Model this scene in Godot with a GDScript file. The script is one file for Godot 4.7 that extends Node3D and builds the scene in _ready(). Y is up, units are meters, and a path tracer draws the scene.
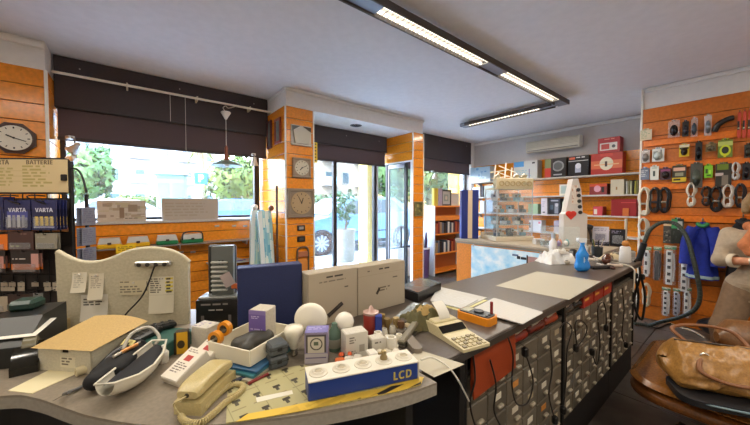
extends Node3D
# A small electrical shop: long counter, slatwall, shop windows to the street. y up, metres.
const F := 306.0
const DESK := 0.92
const CY := -38.7          # yaw of things that face the photographer
var CB := Basis()
var EYE := Vector3(0, 1.4, 0)
var MATS := {}
var TEX := {}
var used := {}
var rng := RandomNumberGenerator.new()

# ---------------------------------------------------------------- mesh builder
class MB:
	var v := PackedVector3Array()
	var n := PackedVector3Array()
	var uv := PackedVector2Array()
	func tri(a: Vector3, b: Vector3, c: Vector3, na: Vector3, nb: Vector3, nc: Vector3, ua := Vector2(0, 0), ub := Vector2(1, 0), uc := Vector2(1, 1)):
		if (b - a).cross(c - a).dot(na + nb + nc) > 0.0:
			v.append_array([a, c, b]); n.append_array([na, nc, nb]); uv.append_array([ua, uc, ub])
		else:
			v.append_array([a, b, c]); n.append_array([na, nb, nc]); uv.append_array([ua, ub, uc])
	func quad(a: Vector3, b: Vector3, c: Vector3, d: Vector3, out: Vector3):
		var nn := (b - a).cross(d - a)
		if nn.length() < 1e-12:
			nn = (c - b).cross(d - c)
		nn = nn.normalized()
		if nn.dot(out) < 0.0:
			nn = -nn
		tri(a, b, c, nn, nn, nn, Vector2(0, 1), Vector2(1, 1), Vector2(1, 0))
		tri(a, c, d, nn, nn, nn, Vector2(0, 1), Vector2(1, 0), Vector2(0, 0))
	func ft(a: Vector3, b: Vector3, c: Vector3, out: Vector3):
		var nn := (b - a).cross(c - a).normalized()
		if nn.dot(out) < 0.0:
			nn = -nn
		tri(a, b, c, nn, nn, nn)
	func box(s: Vector3, c := Vector3.ZERO, bev := 0.002, xf := Transform3D()) -> MB:
		var h := s / 2.0
		var b := minf(bev, minf(h.x, minf(h.y, h.z)) * 0.6)
		var q := {}
		for sx in [-1, 1]:
			for sy in [-1, 1]:
				for sz in [-1, 1]:
					var k := Vector3i(sx, sy, sz)
					q[k] = [xf * (c + Vector3(sx * h.x, sy * (h.y - b), sz * (h.z - b))), xf * (c + Vector3(sx * (h.x - b), sy * h.y, sz * (h.z - b))), xf * (c + Vector3(sx * (h.x - b), sy * (h.y - b), sz * h.z))]
		var R := xf.basis
		for s2 in [-1, 1]:
			quad(q[Vector3i(s2, -1, s2)][0], q[Vector3i(s2, -1, -s2)][0], q[Vector3i(s2, 1, -s2)][0], q[Vector3i(s2, 1, s2)][0], R * Vector3(s2, 0, 0))
			quad(q[Vector3i(-1, s2, s2)][1], q[Vector3i(1, s2, s2)][1], q[Vector3i(1, s2, -s2)][1], q[Vector3i(-1, s2, -s2)][1], R * Vector3(0, s2, 0))
			quad(q[Vector3i(-s2, -1, s2)][2], q[Vector3i(s2, -1, s2)][2], q[Vector3i(s2, 1, s2)][2], q[Vector3i(-s2, 1, s2)][2], R * Vector3(0, 0, s2))
		if b > 0.0:
			for s1 in [-1, 1]:
				for s2 in [-1, 1]:
					quad(q[Vector3i(s1, s2, -1)][0], q[Vector3i(s1, s2, 1)][0], q[Vector3i(s1, s2, 1)][1], q[Vector3i(s1, s2, -1)][1], R * Vector3(s1, s2, 0))
					quad(q[Vector3i(s1, -1, s2)][0], q[Vector3i(s1, 1, s2)][0], q[Vector3i(s1, 1, s2)][2], q[Vector3i(s1, -1, s2)][2], R * Vector3(s1, 0, s2))
					quad(q[Vector3i(-1, s1, s2)][1], q[Vector3i(1, s1, s2)][1], q[Vector3i(1, s1, s2)][2], q[Vector3i(-1, s1, s2)][2], R * Vector3(0, s1, s2))
					for s3 in [-1, 1]:
						var k := Vector3i(s1, s2, s3)
						ft(q[k][0], q[k][1], q[k][2], R * Vector3(s1, s2, s3))
		return self
	func lathe(pr: Array, seg := 20, xf := Transform3D(), soft := 50.0) -> MB:
		var nr := []
		for i in pr.size() - 1:
			var d: Vector2 = pr[i + 1] - pr[i]
			nr.append(Vector2(d.y, -d.x).normalized())
		for i in pr.size() - 1:
			var n0: Vector2 = nr[i]
			var n1: Vector2 = nr[i]
			if i > 0 and absf(rad_to_deg(nr[i].angle_to(nr[i - 1]))) < soft:
				n0 = (nr[i] + nr[i - 1]).normalized()
			if i < nr.size() - 1 and absf(rad_to_deg(nr[i].angle_to(nr[i + 1]))) < soft:
				n1 = (nr[i] + nr[i + 1]).normalized()
			for k in seg:
				var a0 := TAU * k / seg
				var a1 := TAU * (k + 1) / seg
				var e0 := Vector3(cos(a0), 0, sin(a0))
				var e1 := Vector3(cos(a1), 0, sin(a1))
				var up := Vector3.UP
				var p0: Vector2 = pr[i]
				var p1: Vector2 = pr[i + 1]
				var A := xf * (e0 * p0.x + up * p0.y)
				var B := xf * (e1 * p0.x + up * p0.y)
				var C := xf * (e1 * p1.x + up * p1.y)
				var D := xf * (e0 * p1.x + up * p1.y)
				var bs := xf.basis
				var na := (bs * (e0 * n0.x + up * n0.y)).normalized()
				var nb := (bs * (e1 * n0.x + up * n0.y)).normalized()
				var nc := (bs * (e1 * n1.x + up * n1.y)).normalized()
				var nd := (bs * (e0 * n1.x + up * n1.y)).normalized()
				if p0.x > 1e-6:
					tri(A, B, C, na, nb, nc, Vector2(float(k) / seg, 0), Vector2(float(k + 1) / seg, 0), Vector2(float(k + 1) / seg, 1))
				if p1.x > 1e-6:
					tri(A, C, D, na, nc, nd, Vector2(float(k) / seg, 0), Vector2(float(k + 1) / seg, 1), Vector2(float(k) / seg, 1))
		return self
	func cyl(r: float, h: float, c := Vector3.ZERO, seg := 16, xf := Transform3D(), r2 := -1.0) -> MB:
		var rr := r if r2 < 0 else r2
		var b := minf(0.0015, minf(h, r) * 0.2)
		return lathe([Vector2(0, 0), Vector2(r - b, 0), Vector2(r, b), Vector2(rr, h - b), Vector2(maxf(rr - b, 0.0), h), Vector2(0, h)], seg, xf * Transform3D(Basis(), c), 30.0)
	func ball(r: Vector3, c := Vector3.ZERO, seg := 16, xf := Transform3D()) -> MB:
		var pr := []
		for i in 11:
			var a := -PI / 2 + PI * i / 10.0
			pr.append(Vector2(maxf(cos(a), 0.0) if i > 0 and i < 10 else 0.0, sin(a)))
		return lathe(pr, seg, xf * Transform3D(Basis.from_scale(r), c), 60.0)
	func tube(pts: Array, r, seg := 8, closed := false) -> MB:
		var m := pts.size()
		var fr := []
		var t0: Vector3 = (pts[1] - pts[0]).normalized()
		var u := t0.cross(Vector3.UP if absf(t0.y) < 0.9 else Vector3.RIGHT).normalized()
		for i in m:
			var t: Vector3
			if closed:
				t = (pts[(i + 1) % m] - pts[(i + m - 1) % m]).normalized()
			else:
				t = (pts[mini(i + 1, m - 1)] - pts[maxi(i - 1, 0)]).normalized()
			u = (u - t * u.dot(t)).normalized()
			fr.append([u, t.cross(u)])
		var last := m if closed else m - 1
		for i in last:
			var j := (i + 1) % m
			var ri: float = r[i] if r is Array else r
			var rj: float = r[j] if r is Array else r
			for k in seg:
				var a0 := TAU * k / seg
				var a1 := TAU * (k + 1) / seg
				var n0: Vector3 = fr[i][0] * cos(a0) + fr[i][1] * sin(a0)
				var n1: Vector3 = fr[i][0] * cos(a1) + fr[i][1] * sin(a1)
				var n2: Vector3 = fr[j][0] * cos(a1) + fr[j][1] * sin(a1)
				var n3: Vector3 = fr[j][0] * cos(a0) + fr[j][1] * sin(a0)
				tri(pts[i] + n0 * ri, pts[i] + n1 * ri, pts[j] + n2 * rj, n0, n1, n2)
				tri(pts[i] + n0 * ri, pts[j] + n2 * rj, pts[j] + n3 * rj, n0, n2, n3)
		if not closed:
			for e in [0, m - 1]:
				var re: float = r[e] if r is Array else r
				var od: Vector3 = (pts[0] - pts[1]) if e == 0 else (pts[m - 1] - pts[m - 2])
				for k in range(1, seg - 1):
					var q := []
					for w in [0, k, k + 1]:
						q.append(pts[e] + (fr[e][0] * cos(TAU * w / seg) + fr[e][1] * sin(TAU * w / seg)) * re)
					ft(q[0], q[1], q[2], od)
		return self
	func prism(poly: PackedVector2Array, z0: float, z1: float, xf := Transform3D(), smooth := false) -> MB:
		var ids := Geometry2D.triangulate_polygon(poly)
		var lo := poly[0]
		var hi := poly[0]
		for p in poly:
			lo = lo.min(p); hi = hi.max(p)
		var sz := (hi - lo).max(Vector2(1e-5, 1e-5))
		for z in [z0, z1]:
			var out := xf.basis * Vector3(0, 0, 1.0 if z == z1 else -1.0) * signf(z1 - z0)
			out = out.normalized()
			for i in range(0, ids.size(), 3):
				var w := []
				for k in 3:
					w.append(poly[ids[i + k]])
				var uvs := []
				for k in 3:
					uvs.append(Vector2((w[k].x - lo.x) / sz.x, 1.0 - (w[k].y - lo.y) / sz.y))
				tri(xf * Vector3(w[0].x, w[0].y, z), xf * Vector3(w[1].x, w[1].y, z), xf * Vector3(w[2].x, w[2].y, z), out, out, out, uvs[0], uvs[1], uvs[2])
		var cw := Geometry2D.is_polygon_clockwise(poly)
		var m := poly.size()
		var en := []
		for i in m:
			var d := (poly[(i + 1) % m] - poly[i]).normalized()
			en.append(Vector2(d.y, -d.x) if not cw else Vector2(-d.y, d.x))
		for i in m:
			var a := poly[i]
			var b := poly[(i + 1) % m]
			var na: Vector2 = en[i]
			var nb: Vector2 = en[i]
			if smooth:
				if absf(en[i].angle_to(en[(i + m - 1) % m])) < 0.7:
					na = (en[i] + en[(i + m - 1) % m]).normalized()
				if absf(en[i].angle_to(en[(i + 1) % m])) < 0.7:
					nb = (en[i] + en[(i + 1) % m]).normalized()
			var ka := (xf.basis * Vector3(na.x, na.y, 0)).normalized()
			var kb := (xf.basis * Vector3(nb.x, nb.y, 0)).normalized()
			tri(xf * Vector3(a.x, a.y, z0), xf * Vector3(b.x, b.y, z0), xf * Vector3(b.x, b.y, z1), ka, kb, kb)
			tri(xf * Vector3(a.x, a.y, z0), xf * Vector3(b.x, b.y, z1), xf * Vector3(a.x, a.y, z1), ka, kb, ka)
		return self
	func patch(fn: Callable, nu: int, nv: int, flip := false) -> MB:
		# smooth surface fn(u, v) -> Vector3
		var g := []
		for i in nu + 1:
			var row := []
			for j in nv + 1:
				row.append(fn.call(float(i) / nu, float(j) / nv))
			g.append(row)
		var ng := []
		for i in nu + 1:
			var row := []
			for j in nv + 1:
				var du: Vector3 = g[mini(i + 1, nu)][j] - g[maxi(i - 1, 0)][j]
				var dv: Vector3 = g[i][mini(j + 1, nv)] - g[i][maxi(j - 1, 0)]
				var q := du.cross(dv)
				q = q.normalized() if q.length() > 1e-12 else Vector3.UP
				row.append(-q if flip else q)
			ng.append(row)
		for i in nu:
			for j in nv:
				var U := [Vector2(float(i) / nu, float(j) / nv), Vector2(float(i + 1) / nu, float(j) / nv), Vector2(float(i + 1) / nu, float(j + 1) / nv), Vector2(float(i) / nu, float(j + 1) / nv)]
				tri(g[i][j], g[i + 1][j], g[i + 1][j + 1], ng[i][j], ng[i + 1][j], ng[i + 1][j + 1], U[0], U[1], U[2])
				tri(g[i][j], g[i + 1][j + 1], g[i][j + 1], ng[i][j], ng[i + 1][j + 1], ng[i][j + 1], U[0], U[2], U[3])
		return self
	func quad2(q: Array, out: Vector3) -> MB:
		quad(q[0], q[1], q[2], q[3], out)
		return self
	func mesh() -> ArrayMesh:
		var a := []
		a.resize(Mesh.ARRAY_MAX)
		a[Mesh.ARRAY_VERTEX] = v
		a[Mesh.ARRAY_NORMAL] = n
		a[Mesh.ARRAY_TEX_UV] = uv
		var m := ArrayMesh.new()
		m.add_surface_from_arrays(Mesh.PRIMITIVE_TRIANGLES, a)
		return m

# smooth-min body of capsules meshed by surface nets. bones: [a, b, ra, rb, k]
func blob(bones: Array, cell: float, mb: MB, squash := Vector3.ONE):
	var lo := Vector3(1e9, 1e9, 1e9)
	var hi := -lo
	for b in bones:
		var r: float = maxf(b[2], b[3]) + cell * 3
		lo = lo.min(b[0] - Vector3.ONE * r).min(b[1] - Vector3.ONE * r)
		hi = hi.max(b[0] + Vector3.ONE * r).max(b[1] + Vector3.ONE * r)
	var nx := int((hi.x - lo.x) / cell) + 2
	var ny := int((hi.y - lo.y) / cell) + 2
	var nz := int((hi.z - lo.z) / cell) + 2
	var f := PackedFloat32Array()
	f.resize(nx * ny * nz)
	f.fill(1.0)
	for b in bones:
		var a: Vector3 = b[0]
		var d: Vector3 = b[1] - b[0]
		var ll := maxf(d.length_squared(), 1e-9)
		var kk: float = b[4]
		var rr: float = maxf(b[2], b[3]) + cell * 2.5 + kk
		var l2: Vector3 = (a.min(b[1]) - Vector3.ONE * rr - lo) / cell
		var h2: Vector3 = (a.max(b[1]) + Vector3.ONE * rr - lo) / cell
		for z in range(maxi(0, int(l2.z)), mini(nz, int(h2.z) + 2)):
			for y in range(maxi(0, int(l2.y)), mini(ny, int(h2.y) + 2)):
				var o := (z * ny + y) * nx
				for x in range(maxi(0, int(l2.x)), mini(nx, int(h2.x) + 2)):
					var p := lo + Vector3(x, y, z) * cell
					var t: float = clampf((p - a).dot(d) / ll, 0.0, 1.0)
					var q: float = p.distance_to(a + d * t) - lerpf(b[2], b[3], t)
					var w := f[o + x]
					var hh := maxf(kk - absf(w - q), 0.0) / kk
					f[o + x] = minf(w, q) - hh * hh * kk * 0.25
	var id := {}
	var P := PackedVector3Array()
	for z in nz - 1:
		for y in ny - 1:
			for x in nx - 1:
				var i0 := (z * ny + y) * nx + x
				var s := 0
				var vals := [f[i0], f[i0 + 1], f[i0 + nx], f[i0 + nx + 1], f[i0 + nx * ny], f[i0 + nx * ny + 1], f[i0 + nx * ny + nx], f[i0 + nx * ny + nx + 1]]
				for q in 8:
					if vals[q] < 0.0:
						s += 1
				if s == 0 or s == 8:
					continue
				var acc := Vector3.ZERO
				var cnt := 0
				for e in [[0, 1], [2, 3], [4, 5], [6, 7], [0, 2], [1, 3], [4, 6], [5, 7], [0, 4], [1, 5], [2, 6], [3, 7]]:
					var va: float = vals[e[0]]
					var vb: float = vals[e[1]]
					if (va < 0.0) != (vb < 0.0):
						var t: float = va / (va - vb)
						var ca := Vector3(e[0] & 1, (e[0] >> 1) & 1, e[0] >> 2)
						var cb := Vector3(e[1] & 1, (e[1] >> 1) & 1, e[1] >> 2)
						acc += ca.lerp(cb, t)
						cnt += 1
				id[i0] = P.size()
				P.append(lo + (Vector3(x, y, z) + acc / cnt) * cell)
	var N := PackedVector3Array()
	N.resize(P.size())
	var quads := []
	for i0 in id:
		var x: int = i0 % nx
		var y: int = (i0 / nx) % ny
		var z: int = i0 / (nx * ny)
		var st := [1, nx, nx * ny]
		var at := [x, y, z]
		for ax in 3:
			var u: int = (ax + 1) % 3
			var w: int = (ax + 2) % 3
			if at[u] == 0 or at[w] == 0:
				continue
			var va := f[i0]
			var vb := f[i0 + st[ax]]
			if (va < 0.0) == (vb < 0.0):
				continue
			var k := [i0, i0 - st[u], i0 - st[u] - st[w], i0 - st[w]]
			if not (id.has(k[1]) and id.has(k[2]) and id.has(k[3])):
				continue
			var q := [id[k[0]], id[k[1]], id[k[2]], id[k[3]]]
			var dir := Vector3.ZERO
			dir[ax] = 1.0 if va < 0.0 else -1.0
			quads.append(q)
			var nn := (P[q[2]] - P[q[0]]).cross(P[q[3]] - P[q[1]])
			if nn.dot(dir) < 0.0:
				nn = -nn
			for j in q:
				N[j] += nn
	for q in quads:
		var nn := []
		for j in q:
			nn.append(N[j].normalized())
		mb.tri(P[q[0]], P[q[1]], P[q[2]], nn[0], nn[1], nn[2])
		mb.tri(P[q[0]], P[q[2]], P[q[3]], nn[0], nn[2], nn[3])
	return mb

# ---------------------------------------------------------------- shorthands for shapes
func bx(sx: float, sy: float, sz: float, cx := 0.0, cy := 0.0, cz := 0.0, bev := 0.002) -> MB:
	return MB.new().box(Vector3(sx, sy, sz), Vector3(cx, cy, cz), bev)
func cy(r: float, h: float, x := 0.0, y := 0.0, z := 0.0, seg := 16, r2 := -1.0) -> MB:
	return MB.new().cyl(r, h, Vector3(x, y, z), seg, Transform3D(), r2)
func tb(pts: Array, r, seg := 7, closed := false) -> MB:
	return MB.new().tube(pts, r, seg, closed)
func pz(r: float, h: float, x: float, y: float, z: float, seg := 20) -> MB:   # disc whose axis points along +z
	return MB.new().cyl(r, h, Vector3.ZERO, seg, Transform3D(Basis(Vector3.RIGHT, PI / 2), Vector3(x, y, z)))
func rrect(w: float, h: float, r: float, k := 5) -> PackedVector2Array:
	var a := PackedVector2Array()
	for c in [[1, 1, 0], [-1, 1, 1], [-1, -1, 2], [1, -1, 3]]:
		for i in k + 1:
			var t: float = PI / 2 * (c[2] + float(i) / k)
			a.append(Vector2(c[0] * (w / 2 - r) + cos(t) * r, c[1] * (h / 2 - r) + sin(t) * r))
	return a
func curve(pts: Array, k := 6) -> Array:
	var o := []
	for i in pts.size() - 1:
		var p0 = pts[maxi(i - 1, 0)]
		var p3 = pts[mini(i + 2, pts.size() - 1)]
		for j in k:
			o.append(pts[i].cubic_interpolate(pts[i + 1], p0, p3, float(j) / k))
	o.append(pts[-1])
	return o

# ---------------------------------------------------------------- from the photograph's pixels to places
func ray(px: float, py: float) -> Vector3:
	return CB * Vector3((px - 375.0) / F, -(py - 212.5) / F, -1.0)
func on_y(px: float, py: float, y := DESK) -> Vector3:
	var d := ray(px, py)
	return EYE + d * ((y - EYE.y) / d.y)
func on_z(px: float, py: float, z: float) -> Vector3:
	var d := ray(px, py)
	return EYE + d * (z / d.z)
func on_x(px: float, py: float, x: float) -> Vector3:
	var d := ray(px, py)
	return EYE + d * (x / d.x)
func on_plane(px: float, py: float, o: Vector3, nrm: Vector3) -> Vector3:
	var d := ray(px, py)
	return EYE + d * ((o - EYE).dot(nrm) / d.dot(nrm))
func mpp(p: Vector3) -> float:     # metres to a photograph pixel at this place
	return (p - EYE).dot(-CB.z) / F
# a box whose front bottom edge runs between two pixels on a level surface
func fb(x0: float, y0: float, x1: float, y1: float, hpx: float, dep: float, y := DESK) -> Dictionary:
	var a := on_y(x0, y0, y)
	var b := on_y(x1, y1, y)
	var d := b - a
	var yaw := rad_to_deg(atan2(-d.z, d.x))
	var back := Basis(Vector3.UP, deg_to_rad(yaw)) * Vector3(0, 0, -1)
	var mid := (a + b) / 2
	return {"p": mid + back * dep / 2, "yaw": yaw, "w": d.length(), "h": hpx * mpp(mid), "d": dep}

# ---------------------------------------------------------------- scene nodes
func numbered(called: String) -> String:
	if not used.has(called):
		used[called] = 0
		return called
	used[called] += 1
	return "%s_%03d" % [called, used[called]]
func tag(o: Node3D, label: String, cat: String, group := ""):
	o.set_meta("label", label)
	o.set_meta("category", cat)
	if group:
		o.set_meta("group", group)
	return o
func T(called: String, label: String, cat: String, at := Vector3.ZERO, yaw := 0.0, group := "") -> Node3D:
	var o := Node3D.new()
	o.name = numbered(called)
	add_child(o)
	o.position = at
	o.rotation_degrees.y = yaw
	tag(o, label, cat, group)
	return o
func P(parent: Node3D, called: String, mb: MB, m: Material, at := Vector3.ZERO, rot := Vector3.ZERO, label := "") -> MeshInstance3D:
	var o := MeshInstance3D.new()
	o.name = called
	o.mesh = mb.mesh()
	o.material_override = null
	o.mesh.surface_set_material(0, m)
	parent.add_child(o, true)
	o.position = at
	o.rotation_degrees = rot
	if label:
		o.set_meta("label", label)
	return o
func PM(parent: Node3D, called: String, me: Mesh, m: Material, at := Vector3.ZERO, rot := Vector3.ZERO) -> MeshInstance3D:   # shared mesh
	var o := MeshInstance3D.new()
	o.name = called
	o.mesh = me
	o.set_surface_override_material(0, m)
	parent.add_child(o, true)
	o.position = at
	o.rotation_degrees = rot
	return o
func one(called: String, label: String, cat: String, mb: MB, m: Material, at := Vector3.ZERO, yaw := 0.0, group := "") -> MeshInstance3D:
	var o := MeshInstance3D.new()
	o.name = numbered(called)
	o.mesh = mb.mesh()
	o.mesh.surface_set_material(0, m)
	add_child(o)
	o.position = at
	o.rotation_degrees.y = yaw
	tag(o, label, cat, group)
	return o
func S(called: String, mb: MB = null, m: Material = null, at := Vector3.ZERO) -> Node3D:
	var o: Node3D
	if mb:
		o = MeshInstance3D.new()
		o.mesh = mb.mesh()
		o.mesh.surface_set_material(0, m)
	else:
		o = Node3D.new()
	o.name = numbered(called)
	add_child(o)
	o.position = at
	o.set_meta("kind", "structure")
	return o
func text(parent: Node3D, called: String, what: String, size: float, m: Material, at: Vector3, rot := Vector3.ZERO, deep := 0.0015, bold := true) -> MeshInstance3D:
	var t := TextMesh.new()
	var fo := SystemFont.new()
	fo.font_names = PackedStringArray(["Droid Sans"])
	fo.font_weight = 700 if bold else 400
	t.font = fo
	t.text = what
	t.font_size = 32
	t.pixel_size = size / 32.0
	t.depth = deep
	t.curve_step = 2.0
	var o := MeshInstance3D.new()
	o.name = called
	o.mesh = t
	t.material = m
	parent.add_child(o, true)
	o.position = at
	o.rotation_degrees = rot
	return o

# ---------------------------------------------------------------- materials
func noise(key: String, freq: float, lo: float, hi: float, oct := 4, cell := false, size := 512) -> Texture2D:
	if TEX.has(key):
		return TEX[key]
	var fn := FastNoiseLite.new()
	fn.seed = 11 + TEX.size()
	fn.noise_type = FastNoiseLite.TYPE_CELLULAR if cell else FastNoiseLite.TYPE_SIMPLEX_SMOOTH
	fn.frequency = freq
	fn.fractal_octaves = oct
	var t := NoiseTexture2D.new()
	t.width = size
	t.height = size
	t.seamless = true
	t.noise = fn
	var g := Gradient.new()
	g.set_color(0, Color(lo, lo, lo))
	g.set_color(1, Color(hi, hi, hi))
	t.color_ramp = g
	TEX[key] = t
	return t
func mt(hex: String, rough := 0.6, metal := 0.0, tex := "", sc := 1.0) -> StandardMaterial3D:
	var key := "%s|%s|%s|%s|%s" % [hex, rough, metal, tex, sc]
	if MATS.has(key):
		return MATS[key]
	var m := StandardMaterial3D.new()
	m.albedo_color = Color(hex)
	m.roughness = rough
	m.metallic = metal
	if tex:
		m.albedo_texture = TEX[tex]
		m.uv1_triplanar = true
		m.uv1_world_triplanar = true
		m.uv1_scale = Vector3.ONE * sc
	MATS[key] = m
	return m
func bumpy(hex: String, rough: float, tex: String, sc: float, depth_cm: float) -> StandardMaterial3D:
	var m: StandardMaterial3D = mt(hex, rough, 0.0, tex, sc).duplicate()
	m.heightmap_enabled = true
	m.heightmap_texture = TEX[tex]
	m.heightmap_scale = depth_cm
	return m
func glass(hex: String, a: float, rough := 0.02) -> StandardMaterial3D:
	var key := "g%s%s%s" % [hex, a, rough]
	if MATS.has(key):
		return MATS[key]
	var m := StandardMaterial3D.new()
	m.albedo_color = Color(Color(hex), a)
	m.transparency = BaseMaterial3D.TRANSPARENCY_ALPHA
	m.roughness = rough
	MATS[key] = m
	return m
func glow(hex: String, e: float) -> StandardMaterial3D:
	var m := StandardMaterial3D.new()
	m.albedo_color = Color(hex)
	m.emission_enabled = true
	m.emission = Color(hex)
	m.emission_energy_multiplier = e
	return m
# flat print: rows of [x, y, w, h, colour] in fractions, ["c", x, y, r, colour], ["t", x, y, w, h, colour, lines] word rows
func pr(key: String, w: int, h: int, bg: String, what: Array, rough := 0.5) -> StandardMaterial3D:
	if MATS.has("p" + key):
		return MATS["p" + key]
	var im := Image.create(w, h, false, Image.FORMAT_RGB8)
	im.fill(Color(bg))
	var r := RandomNumberGenerator.new()
	r.seed = hash(key)
	for c in what:
		if c[0] is String and c[0] == "c":
			var R: float = c[3] * w
			for y in range(int(c[2] * h - R), int(c[2] * h + R) + 1):
				for x in range(int(c[1] * w - R), int(c[1] * w + R) + 1):
					if x >= 0 and y >= 0 and x < w and y < h and Vector2(x - c[1] * w, y - c[2] * h).length() <= R:
						im.set_pixel(x, y, Color(c[4]))
		elif c[0] is String and c[0] == "t":
			var n: int = c[6]
			var lh: float = c[4] * h / n
			for k in n:
				var x: float = c[1] * w
				var xe: float = (c[1] + c[3] * r.randf_range(0.6, 1.0)) * w
				while x < xe:
					var ww := r.randf_range(0.8, 3.0) * lh
					im.fill_rect(Rect2i(int(x), int(c[2] * h + k * lh), maxi(1, int(minf(ww, xe - x))), maxi(1, int(lh * 0.55))), Color(c[5]))
					x += ww + lh * 0.5
		elif c[0] is String and c[0] == "s":    # speckled picture area
			for k in int(c[6]):
				var cc: String = c[5][r.randi() % c[5].size()]
				var sx: float = r.randf_range(0.03, 0.25) * c[3] * w
				var sy: float = r.randf_range(0.03, 0.25) * c[4] * h
				im.fill_rect(Rect2i(int((c[1] + r.randf() * c[3]) * w - sx / 2), int((c[2] + r.randf() * c[4]) * h - sy / 2), maxi(1, int(sx)), maxi(1, int(sy))), Color(cc))
		else:
			im.fill_rect(Rect2i(int(c[0] * w), int(c[1] * h), maxi(1, int(c[2] * w)), maxi(1, int(c[3] * h))), Color(c[4]))
	var m := StandardMaterial3D.new()
	m.albedo_texture = ImageTexture.create_from_image(im)
	m.roughness = rough
	MATS["p" + key] = m
	return m
# a printed carton: chamfered body and thin printed faces as parts
func carton(called: String, label: String, cat: String, b: Dictionary, hex: String, front: Material = null, top: Material = null, side: Material = null, group := "") -> Node3D:
	var o := T(called, label, cat, b.p, b.yaw, group)
	P(o, "carton_body", bx(b.w, b.h, b.d, 0, b.h / 2, 0, 0.003), mt(hex, 0.55, 0.0, "fine", 3.0))
	if front:
		P(o, "front_print", bx(b.w * 0.985, b.h * 0.985, 0.0008, 0, b.h / 2, b.d / 2 + 0.0004, 0.0), front)
	if top:
		P(o, "top_print", bx(b.w * 0.985, 0.0008, b.d * 0.985, 0, b.h + 0.0004, 0, 0.0), top)
	if side:
		P(o, "side_print", bx(b.d * 0.985, b.h * 0.985, 0.0008, 0, 0, 0, 0.0), side, Vector3(-b.w / 2 - 0.0004, b.h / 2, 0), Vector3(0, -90, 0))
	return o
# thin level sheet with pixel corners
func sheet(called: String, label: String, cat: String, px: Array, y: float, th: float, m: Material, group := "") -> MeshInstance3D:
	var w := []
	var c := Vector3.ZERO
	for p in px:
		var q := on_y(p[0], p[1], y)
		w.append(q)
		c += q
	c /= px.size()
	var poly := PackedVector2Array()
	for q in w:
		poly.append(Vector2(q.x - c.x, -(q.z - c.z)))
	var mb := MB.new().prism(poly, 0.0, th, Transform3D(Basis(Vector3.RIGHT, -PI / 2), Vector3.ZERO))
	return one(called, label, cat, mb, m, Vector3(c.x, y, c.z), 0.0, group)
# upright board with a pixel outline on a vertical plane through o (yaw: which way it faces)
func board(px: Array, o: Vector3, yaw: float, th: float) -> MB:
	var B := Basis(Vector3.UP, deg_to_rad(yaw))
	var poly := PackedVector2Array()
	for p in px:
		var q := B.inverse() * (on_plane(p[0], p[1], o, B.z) - o)
		poly.append(Vector2(q.x, q.y))
	return MB.new().prism(poly, -th, 0.0, Transform3D(), true)
func loc(px: float, py: float, o: Vector3, yaw: float) -> Vector3:   # pixel on that plane, in the board's own axes
	var B := Basis(Vector3.UP, deg_to_rad(yaw))
	return B.inverse() * (on_plane(px, py, o, B.z) - o)

# ================================================================ the scene
func _ready():
	rng.seed = 7
	# ---- camera
	CB = Basis.from_euler(Vector3(deg_to_rad(-1.6), deg_to_rad(CY), 0))
	var cam := Camera3D.new()
	cam.name = "camera"
	cam.transform = Transform3D(CB, EYE)
	cam.fov = rad_to_deg(2.0 * atan(212.5 / F))
	cam.near = 0.05
	cam.far = 400.0
	add_child(cam)
	# ---- sky, sun, exposure
	var we := WorldEnvironment.new()
	we.name = "environment"
	var env := Environment.new()
	env.background_mode = Environment.BG_SKY
	var sm := ProceduralSkyMaterial.new()
	sm.sky_top_color = Color(0.62, 0.73, 0.88)
	sm.sky_horizon_color = Color(0.95, 0.95, 0.95)
	sm.ground_bottom_color = Color(0.45, 0.43, 0.40)
	sm.ground_horizon_color = Color(0.80, 0.82, 0.84)
	sm.sky_energy_multiplier = SKY
	sm.ground_energy_multiplier = SKY * 0.5
	env.sky = Sky.new()
	env.sky.sky_material = sm
	env.tonemap_mode = Environment.TONE_MAPPER_LINEAR
	env.tonemap_exposure = 1.08
	env.sdfgi_enabled = true
	env.ssao_enabled = true
	env.ssil_enabled = true
	we.environment = env
	add_child(we)
	var sun := DirectionalLight3D.new()
	sun.name = "sun"
	sun.light_color = Color(1.0, 0.95, 0.86)
	sun.light_energy = SUN
	sun.light_angular_distance = 0.5
	sun.shadow_enabled = true
	sun.basis = Basis.looking_at(Vector3(0.8, -0.75, -0.45))   # along the street, from behind the shop front
	add_child(sun)
	# ---- shared textures
	noise("fine", 0.09, 0.86, 1.0, 4)
	noise("coarse", 0.012, 0.80, 1.0, 5)
	noise("speck", 0.22, 0.70, 1.0, 2)
	noise("leather", 0.05, 0.62, 1.0, 3, true)
	noise("plaster", 0.03, 0.97, 1.0, 5)
	noise("foliage", 0.05, 0.55, 1.0, 3)
	# ---- build
	build_room()
	build_lamps()
	build_street()
	build_window_side()
	build_display_stand()
	build_desk()
	build_desk_things()
	build_counter()
	build_counter_things()
	build_back()
	build_right_wall()
	build_person()
	build_armchair()

const SKY := 4.6
const SUN := 4.0
const LAMP := 1.7
const LAMP2 := 1.25

const ORANGE := "fa9a2c"
const WHITEWALL := "f0ece6"

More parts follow.
